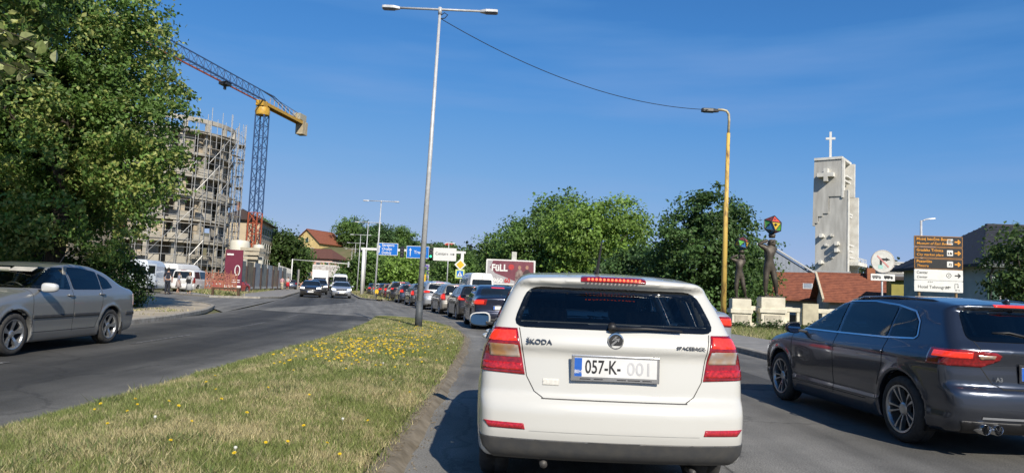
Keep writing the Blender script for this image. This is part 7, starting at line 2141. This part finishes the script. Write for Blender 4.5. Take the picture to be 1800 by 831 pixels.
def traffic(S, label, loc, head, col, group, h=0.05, lit=True, front=False, number=None, cat='car', name='car', plain_wheel=True, third=True):
    c = Car(S, name, label, cat, loc, head, col, group, h, cavity=False)
    c.wheels('five')
    c.side_glass([M_gdark], False); c.end_glass(M_gdark, M_gdark, False)
    H = S['hgt']
    if S is not VAN:
        c.mirrors(0.75, S['wid'] / 2 + 0.01, S['side'][0][1][0][1] - 0.01, col)
        for v in ('left', 'right'):
            zb = S['side'][0][1][1][1]
            c.strip('door_gap', v, (-0.04, 0.32), (-0.04, zb), 0.014, M_gap); c.strip('door_gap', v, (0.98, 0.40), (0.98, zb), 0.014, M_gap)
    else:
        c.mirrors(1.45, S['wid'] / 2 + 0.03, 1.50, M_black, sz=(0.14, 0.22, 0.34))
        c.strip('door_gap', 'rear', (0, 0.66), (0, 2.3), 0.02, M_gap)
        c.strip('door_gap', 'left', (0.66, 0.4), (0.66, 2.0), 0.015, M_gap); c.strip('door_gap', 'right', (0.66, 0.4), (0.66, 2.0), 0.015, M_gap)
    xl = -S['len'] / 2
    for sy in (1, -1):
        P_ = [(sy * a, b) for a, b in S['lamp']]
        la = c.patch('tail_lamp', 'rear', P_, M_red, 0.008, planes=[((xl + 0.40, 0, 0), (1, 0, 0))], cond=lambda f: f[:, 0] < xl + 0.5, thr=-0.6)
        if lit and not front and la is not None:
            q = [(sum(p[0] for p in P_) / 4 * 0.35 + a * 0.65, sum(p[1] for p in P_) / 4 * 0.35 + b * 0.65) for a, b in P_]
            c.patch('brake_light', 'rear', q, M_redlit, 0.012, parent=la, cond=lambda f: f[:, 0] < xl + 0.5, thr=-0.2)
        zf = S['wheels'][2] * 2 + 0.06
        hl = c.patch('head_lamp', 'front', [(sy * 0.48, zf), (sy * 0.50, zf + 0.11), (sy * 0.95, zf + 0.17), (sy * 0.95, zf + 0.02)], M_headlit if (front and lit) else M_clear, 0.008, planes=[((-xl - 0.55, 0, 0), (-1, 0, 0))], cond=lambda f: f[:, 0] > 1.2, thr=-0.3)
    zg = S['wheels'][2] * 2
    c.patch('grille', 'front', [(-0.45, zg + 0.13), (0.45, zg + 0.13), (0.40, zg + 0.0), (-0.40, zg + 0.0)], M_black, 0.006)
    c.patch('lower_grille', 'front', [(-0.55, 0.40), (0.55, 0.40), (0.50, 0.27), (-0.50, 0.27)], M_black, 0.006)
    if third and S is not VAN: c.patch('high_brake_lamp', 'rear', [(-0.22, H - 0.085), (0.22, H - 0.085), (0.22, H - 0.12), (-0.22, H - 0.12)], M_redlit if lit and not front else M_red, 0.006, cond=lambda f: f[:, 0] < -0.9, thr=0.05)
    pz = S.get('platez', 0.80)
    i = np.argmin(c.FC[:, 1] ** 2 + (c.FC[:, 2] - pz) ** 2 + 100 * (c.FC[:, 0] > -1.0)); c.plate(c.FC[i, 0] - 0.012, pz, number)
    i = np.argmin(c.FC[:, 1] ** 2 + (c.FC[:, 2] - 0.47) ** 2 + 100 * (c.FC[:, 0] < 1.0)); c.plate(c.FC[i, 0] + 0.012, 0.47, number, front=True)
    if S in (HATCH, WAGON, SPORT, SUV, LIFT, SEDAN): c.patch('bumper_apron', 'rear', [(-0.7, 0.36), (0.7, 0.36), (0.65, 0.22), (-0.65, 0.22)], M_trim, 0.006, thr=-0.3)
    return c


GQ = 'cars queuing in our lane'
traffic(WAGON, 'silver hatchback glimpsed through the rear window of the white hatchback', (1.0, 13.5, 0), PI / 2 + R(2), P_silver, GQ, 0.05, number='080')
traffic(SEDAN, 'silver sedan half hidden behind the right side of the white hatchback', (3.12, 15.2, 0), PI / 2 + R(5), P_silver, None, 0.034)
def lane(y, u): return (u + bd(y) - 0.022 * max(0, y - 25), y, 0)
Q = [(25.0, SEDAN, P_navy, 'navy sedan first in the queue left of the white hatchback', 0.034), (30.9, HATCH, P_black, 'black hatchback second in the queue behind the navy sedan', 0.04), (36.4, WAGON, P_champ, 'champagne coloured estate third in the queue', 0.04), (42.3, SUV, P_silver, 'large silver off-roader right of the tall lamp post', 0.05),
     (48.4, WAGON, P_dgrey, 'dark grey estate partly behind the tall lamp post', 0.05), (54.6, HATCH, P_dblue, 'dark blue hatchback just left of the tall lamp post', 0.05), (60.5, SUV, P_black, 'black off-roader left of the dark blue hatchback', 0.05), (66.8, HATCH, P_maroon, 'maroon hatchback near the far end of the queue', 0.05), (72.8, SEDAN, P_dgrey, 'dark grey sedan beyond the maroon hatchback', 0.05), (79.5, HATCH, P_silver, 'silver hatchback passing under the gantry', 0.05), (86.5, SEDAN, P_black, 'farthest black sedan at the head of the queue', 0.05)]
for k, (y, S_, p_, lab, h_) in enumerate(Q):
    dy = (bd(y + 1) - bd(y - 1)) / 2 - 0.022
    traffic(S_, lab, lane(y, 0.30), PI / 2 + math.atan(-dy), p_, GQ, h_)
traffic(SEDAN, 'dark blue car far up in the right lane beyond the white van', lane(68, 4.0), PI / 2 + R(14), P_dblue, None, 0.05)
traffic(VAN, 'tall white van in the right lane beyond the queue', (-2.55, 52.5, 0), PI / 2 + R(13), P_van, None, 0.05, cat='van', name='van')

GO = 'oncoming traffic'
od = PI / 2 + R(14) + PI
O_ = [(62.5, -8.0, SEDAN, P_black, 'black sedan with headlights on leading the oncoming traffic', 0.05, 'car', True), (63.5, -5.35, HATCH, P_silver, 'silver hatchback leading the inner oncoming lane', 0.05, 'car', True), (76.5, -7.6, SUV, P_dgrey, 'dark off-roader behind the oncoming black sedan', 0.05, 'car', True), (79, -5.3, WAGON, P_van, 'white estate behind the oncoming silver hatchback', 0.05, 'car', False), (90, -5.2, VAN, P_van, 'white van in the inner oncoming lane', 0.05, 'van', False), (118, -7.6, VAN, P_maroon, 'dark red van far back in the oncoming traffic', 0.05, 'van', False)]
for y, u, S_, p_, lab, h_, ct, lt in O_:
    traffic(S_, lab, (u + bd(y), y, 0), od, p_, GO, h_, front=True, lit=lt, cat=ct, name=ct)
# box truck
t = thing('box_truck', 'white box truck far back in the outer oncoming lane', 'truck', (-7.9 + bd(101), 101, 0), od)
m = MB(); m.box((-0.9, 0, 1.85), (4.4, 2.2, 2.3)); m.build('box', M_swhite, t, bevel=0.04)
m = MB(); m.prism([(1.4, 0.5), (3.1, 0.5), (3.1, 1.25), (2.75, 2.05), (1.4, 2.1)], -0.98, 0.98, lambda a, b, c: (a, c, b)); cabo = m.build('cab', P_van, t, bevel=0.08, seg=3)
m = MB(); m.prism([(2.83, 1.95), (3.12, 1.30), (3.14, 1.30), (2.85, 1.95)], -0.82, 0.82, lambda a, b, c: (a, c, b)); m.build('windscreen', M_gdark, cabo)
m = MB(); m.box((0, 0, 0.55), (5.6, 1.0, 0.25)); m.build('chassis', M_dkmet, t)
for x in (2.2, -1.7):
    for s_ in (-0.85, 0.85):
        m = MB(); m.lathe([(0.18, -0.12), (0.40, -0.12), (0.42, 0), (0.40, 0.12), (0.18, 0.12)], 20, lambda a, b, c: (x + a, s_ + c, 0.42 + b), close=True); w_ = m.build('wheel', M_tyre, t); m = MB(); m.lathe([(0, 0.08), (0.19, 0.08)], 16, lambda a, b, c: (x + a, s_ + c * (1 if s_ > 0 else -1), 0.42 + b)); m.build('rim', M_rim, w_)
for s_ in (-0.7, 0.7):
    m = MB(); m.box((3.11, s_, 0.75), (0.04, 0.35, 0.18)); m.build('head_lamp', M_clear, t)
# parked vehicles on the left by the building site
GP = 'vehicles parked by the building site'
c = traffic(VAN, 'pale blue-white van at the left with its rear door swung open', (-27.7, 54.6, 0.0), PI / 2 + R(8), P_vanb, GP, 0.05, lit=False, cat='van', name='van')
m = MB(); m.box((-2.95, -1.22, 1.35), (0.06, 0.80, 1.55), rz=R(62)); dr = m.build('open_rear_door', P_vanb, c.root, bevel=0.02); m = MB(); m.box((-2.99, -1.24, 1.72), (0.05, 0.55, 0.55), rz=R(62)); m.build('window', M_gdark, dr)
traffic(VAN, 'white high-roofed van standing behind the white people carrier', (-30.1, 66.0, 0.0), PI / 2 - R(6), P_van, GP, 0.05, lit=False, cat='van', name='van')
traffic(MPV, 'white people carrier parked behind the group of pedestrians', (-26.0, 58.6, 0.0), PI / 2 + R(3), P_van, GP, 0.04, lit=False)
traffic(HATCH, 'red hatchback parked behind the orange safety net', (-25.2, 64.6, 0.0), PI / 2 - R(10), P_red, GP, 0.05, lit=False)
traffic(HATCH, 'dark car parked by the far grey wall', (-33.2, 108, 0.05), PI / 2 + R(20), P_dblue, None, 0.05, lit=False)
# ------------------------------------------------------------------ figures
def skinned(name, joints, edges, mat, parent, sub=2, root=0):
    """one continuous surface grown round a skeleton; joints: (x,y,z,r) or (x,y,z,rx,ry)"""
    me = bpy.data.meshes.new(name)
    me.from_pydata([j[:3] for j in joints], edges, [])
    o = bpy.data.objects.new('tmp_skin', me); BENCH.collection.objects.link(o)
    o.modifiers.new('skin', 'SKIN')
    for i, j in enumerate(joints):
        sv = me.skin_vertices[0].data[i]; sv.radius = (j[3], j[4] if len(j) > 4 else j[3]); sv.use_root = (i == root)
    sd = o.modifiers.new('sub', 'SUBSURF'); sd.levels = sub; sd.render_levels = sub
    BENCH.view_layers[0].update(); dg = BENCH.view_layers[0].depsgraph
    m2 = bpy.data.meshes.new_from_object(o.evaluated_get(dg)); m2.name = name
    bpy.data.objects.remove(o)
    m2.materials.clear()
    m2.polygons.foreach_set('use_smooth', np.full(len(m2.polygons), True))
    return link(name, m2, mat, parent)


# the two bronze carriers, each with a coloured polyhedron on the head
M_bronze = pm('dark_bronze', (0.10, 0.085, 0.066), 0.55, metal=0.35, scale=6, col2=(0.06, 0.05, 0.04), bump=0.3, bscale=25)
POLY = [pm('poly_red', (0.62, 0.07, 0.04), 0.5), pm('poly_yellow', (0.75, 0.48, 0.03), 0.5), pm('poly_blue', (0.06, 0.24, 0.55), 0.5), pm('poly_green', (0.16, 0.55, 0.08), 0.5), pm('poly_dark_red', (0.20, 0.03, 0.03), 0.5)]
def carrier(label, loc, H, rz, flip=1):
    t = thing('statue', label, 'statue', loc, rz, 'bronze statues on the balustrade')
    J = [(-0.02, 0, 0.50, 0.082, 0.068), (-0.03, 0, 0.60, 0.070, 0.056), (-0.03, 0.0, 0.70, 0.092, 0.064), (-0.01, 0, 0.79, 0.084, 0.055), (0.0, 0, 0.845, 0.036), (0.012, -0.004, 0.90, 0.050, 0.055), (0.015, -0.008, 0.955, 0.047, 0.050),
         (-0.095, 0.0, 0.805, 0.036), (-0.215, 0.0, 0.855, 0.030), (-0.130, -0.03, 0.905, 0.024), (-0.060, -0.035, 0.93, 0.022),
         (0.075, 0.02, 0.80, 0.036), (0.095, 0.13, 0.85, 0.028), (0.085, 0.07, 0.91, 0.022), (0.066, 0.01, 0.945, 0.020),
         (-0.065, 0, 0.46, 0.056), (-0.085, -0.02, 0.265, 0.037), (-0.085, -0.005, 0.20, 0.036), (-0.070, 0.02, 0.045, 0.021), (-0.055, -0.06, 0.015, 0.018),
         (0.03, 0, 0.46, 0.056), (0.062, -0.03, 0.275, 0.038), (0.085, -0.01, 0.20, 0.036), (0.125, 0.05, 0.045, 0.021), (0.145, -0.03, 0.015, 0.018)]
    E_ = [(0, 1), (1, 2), (2, 3), (3, 4), (4, 5), (5, 6), (3, 7), (7, 8), (8, 9), (9, 10), (3, 11), (11, 12), (12, 13), (13, 14), (0, 15), (15, 16), (16, 17), (17, 18), (18, 19), (0, 20), (20, 21), (21, 22), (22, 23), (23, 24)]
    J = [tuple([flip * j[0] * H, j[1] * H, j[2] * H] + [v * H * 1.16 for v in j[3:]]) for j in J]
    b = skinned('figure', J, E_, M_bronze, t)
    m = MB(); m.tube([(0.015 * H, 0, 0.975 * H), (0.015 * H, 0, 1.035 * H)], [0.048 * H, 0.058 * H], 16); m.build('head_cap', M_bronze, t, smooth=True)
    # face: nose, brow, ears; chest and belt relief
    m = MB(); m.tube([(0.012 * H, -0.055 * H, 0.925 * H), (0.012 * H, -0.068 * H, 0.905 * H)], [0.008 * H, 0.012 * H], 8); m.build('nose', M_bronze, b, smooth=True)
    for s_ in (-1, 1):
        m = MB(); m.lathe([(0, 0.01 * H), (0.014 * H, 0.006 * H), (0.018 * H, -0.008 * H)], 8, lambda x, y, z: (0.012 * H + s_ * (0.050 * H + z), y * 0.6, 0.915 * H + x)); m.build('ear', M_bronze, b, smooth=True)
    m = MB(); m.box((0.02 * H, -0.01 * H, 0.012 * H), (0.34 * H, 0.24 * H, 0.024 * H)); m.build('plinth', M_bronze, t, bevel=0.01)
    return t


def polyball(label, loc, R_, rot):
    t = thing('polyhedron_ball', label, 'sculpture', loc, 0, 'coloured polyhedra on the statues')
    bm = bmesh.new(); bmesh.ops.create_icosphere(bm, subdivisions=1, radius=R_)
    bmesh.ops.rotate(bm, verts=bm.verts, cent=(0, 0, 0), matrix=Matrix.Rotation(rot, 3, 'Z') @ Matrix.Rotation(0.25, 3, 'X'))
    for i, f in enumerate(bm.faces):
        c = f.calc_center_median(); vs_ = [c + (v.co - c) * 0.97 for v in f.verts]; inn = [v * 0.93 for v in vs_]
        m = MB(); m.add(vs_ + inn, [(0, 1, 2), (5, 4, 3), (0, 3, 4, 1), (1, 4, 5, 2), (2, 5, 3, 0)]); m.build('panel', POLY[[0, 1, 2, 3, 1, 0, 3, 2, 1, 0, 2, 1, 3, 0, 2, 1, 0, 4, 2, 3][i % 20]], t)
    m = MB()
    for e in bm.edges: m.bar(e.verts[0].co, e.verts[1].co, 0.035)
    m.build('frame', M_dkmet, t); bm.free()
    m = MB(); m.lathe([(0.0, R_ * 0.88), (R_ * 0.6, R_ * 0.6), (R_ * 0.88, 0), (R_ * 0.6, -R_ * 0.6), (0, -R_ * 0.88)], 8); m.build('core', M_dkmet, t)
    return t


carrier('larger bronze statue carrying a coloured polyhedron, on the wider pedestal', (12.08, 33.05, 1.47), 2.84, R(4))
polyball('larger red, yellow, blue and green polyhedron on the taller statue', (12.14, 33.05, 4.83), 0.45, 0.4)
carrier('smaller bronze statue carrying a coloured polyhedron, on the narrower pedestal', (10.73, 33.2, 1.35), 2.18, R(-4))
polyball('smaller coloured polyhedron on the shorter statue', (10.76, 33.2, 3.92), 0.33, 1.1)

# pedestrians
SKIN = pm('skin', (0.45, 0.27, 0.19), 0.6)
def person(label, loc, rz, H, top, legs, hair, skirt=None, group=None, arm=0.0, stride=0.1, hairlen=0.0):
    t = thing('person', label, 'person', loc, rz, group)
    s = H / 1.75
    a = stride
    J = [(0, 0, 0.95, 0.145, 0.105), (0, 0, 1.12, 0.125, 0.09), (0, 0, 1.32, 0.155, 0.105), (0, 0, 1.44, 0.10, 0.075), (0, -0.01, 1.51, 0.052), (0, -0.02, 1.59, 0.072, 0.085), (0, -0.01, 1.68, 0.068, 0.082),
         (0.19, 0, 1.42, 0.055), (0.235, 0.02, 1.14, 0.043), (0.23, -0.06 - arm, 0.92 + arm, 0.032), (0.225, -0.09 - arm * 1.3, 0.84 + arm * 1.2, 0.034, 0.022),
         (-0.19, 0, 1.42, 0.055), (-0.235, 0.03, 1.14, 0.043), (-0.23, -0.04, 0.91, 0.032), (-0.225, -0.07, 0.83, 0.034, 0.022),
         (0.09, 0, 0.88, 0.085), (0.10, -a * 0.6, 0.50, 0.058), (0.10, -a * 0.3, 0.09, 0.040), (0.10, -a * 0.3 - 0.14, 0.035, 0.036),
         (-0.09, 0, 0.88, 0.085), (-0.10, a * 0.2, 0.50, 0.058), (-0.10, a, 0.09, 0.040), (-0.10, a - 0.14, 0.035, 0.036)]
    E_ = [(0, 1), (1, 2), (2, 3), (3, 4), (4, 5), (5, 6), (3, 7), (7, 8), (8, 9), (9, 10), (3, 11), (11, 12), (12, 13), (13, 14), (0, 15), (15, 16), (16, 17), (17, 18), (0, 19), (19, 20), (20, 21), (21, 22)]
    J = [tuple(v * s for v in j) for j in J]
    b = skinned('body', J, E_, SKIN, t)
    g = 0.016 * s
    def cloth(nm, ids, ed, mat):
        mp = {q: k for k, q in enumerate(ids)}
        return skinned(nm, [tuple(list(J[q][:3]) + [v + g for v in J[q][3:]]) for q in ids], [(mp[x], mp[y]) for x, y in ed], mat, t)
    cloth('shirt', [0, 1, 2, 3, 7, 8, 11, 12], [(0, 1), (1, 2), (2, 3), (3, 7), (7, 8), (3, 11), (11, 12)], top)
    if skirt is None:
        cloth('trousers', [0, 15, 16, 17, 19, 20, 21], [(0, 15), (15, 16), (16, 17), (0, 19), (19, 20), (20, 21)], legs)
    else:
        m = MB(); z0 = skirt * s
        m.lathe([(0.165 * s, 1.08 * s), (0.20 * s, 0.95 * s), (0.27 * s, z0), (0.25 * s, z0)], 18, lambda x, y, z: (x * (1 + 0.08 * math.sin(5 * math.atan2(y, x))), y * 0.85, z)); m.build('skirt', legs, t, smooth=True)
    m = MB(); m.lathe([(0.0, 0.125), (0.055, 0.115), (0.088, 0.065), (0.094, 0.0), (0.085, -0.04 - hairlen), (0.05, -0.06 - hairlen)], 14, lambda x, y, z: (x * s, (y + 0.012) * s * 1.1, (1.655 + z) * s if y > -0.03 else max((1.655 + z) * s, 1.665 * s)))
    m.build('hair', hair, t, smooth=True)
    for q in (18, 22):
        x, y, z = J[q][:3]; m = MB(); m.tube([(x, y + 0.17 * s, 0.045 * s), (x, y + 0.04 * s, 0.045 * s), (x, y - 0.07 * s, 0.035 * s)], [0.045 * s, 0.046 * s, 0.034 * s], 8); m.build('shoe', M_black, t, smooth=True)
    return t
GPE = 'pedestrians by the parked vans'
dk = pm('cloth_navy', (0.02, 0.024, 0.04), 0.9); fl_ = pm('cloth_flowered', (0.10, 0.12, 0.22), 0.9, scale=16, col2=(0.42, 0.42, 0.46)); wh = pm('cloth_white', (0.55, 0.56, 0.56), 0.9, scale=14, col2=(0.36, 0.38, 0.40)); hr = pm('hair_dark', (0.03, 0.022, 0.018), 0.7); hl_ = pm('hair_fair', (0.30, 0.18, 0.10), 0.7)
person('person in dark navy clothes standing by the open van', (-24.2, 50.5, 0.0), R(200), 1.86, dk, dk, hr, group=GPE, stride=0.04)
person('person in a patterned blue top standing in the middle of the group of three', (-23.9, 51.5, 0.0), R(120), 1.62, fl_, pm('cloth_pale_skirt', (0.42, 0.36, 0.34), 0.9), hr, skirt=0.55, group=GPE)
p_ = person('person in a wide white dress with a black bag at the back', (-23.1, 51.5, 0.0), R(185), 1.60, wh, wh, hl_, skirt=0.38, group=GPE)
bg = thing('bag', 'small black bag on the back of the person in the white dress', 'bag', (-23.1, 51.28, 0.88)); m = MB(); m.box((0, 0, 0.13), (0.34, 0.12, 0.26)); m.build('pouch', M_black, bg, bevel=0.04, seg=3); m = MB(); m.tube([(-0.12, 0, 0.25), (-0.06, 0.02, 0.52), (0.08, 0.03, 0.52), (0.13, 0, 0.25)], 0.014, 6); m.build('strap', M_black, bg)
GP2 = 'pedestrians on the far pavement'
person('person in a pink top walking on the far pavement', (-30.0, 94, 0.1), R(10), 1.70, pm('cloth_pink', (0.60, 0.34, 0.38), 0.9), pm('cloth_cream', (0.55, 0.48, 0.36), 0.9), hr, group=GP2, stride=0.16)
person('person in red walking on the far pavement beside the one in pink', (-29.35, 94.3, 0.1), R(10), 1.72, pm('cloth_white_plain', (0.55, 0.53, 0.52), 0.9), pm('cloth_red', (0.55, 0.03, 0.04), 0.9), hr, skirt=0.5, group=GP2)
bpy.data.scenes.remove(BENCH)
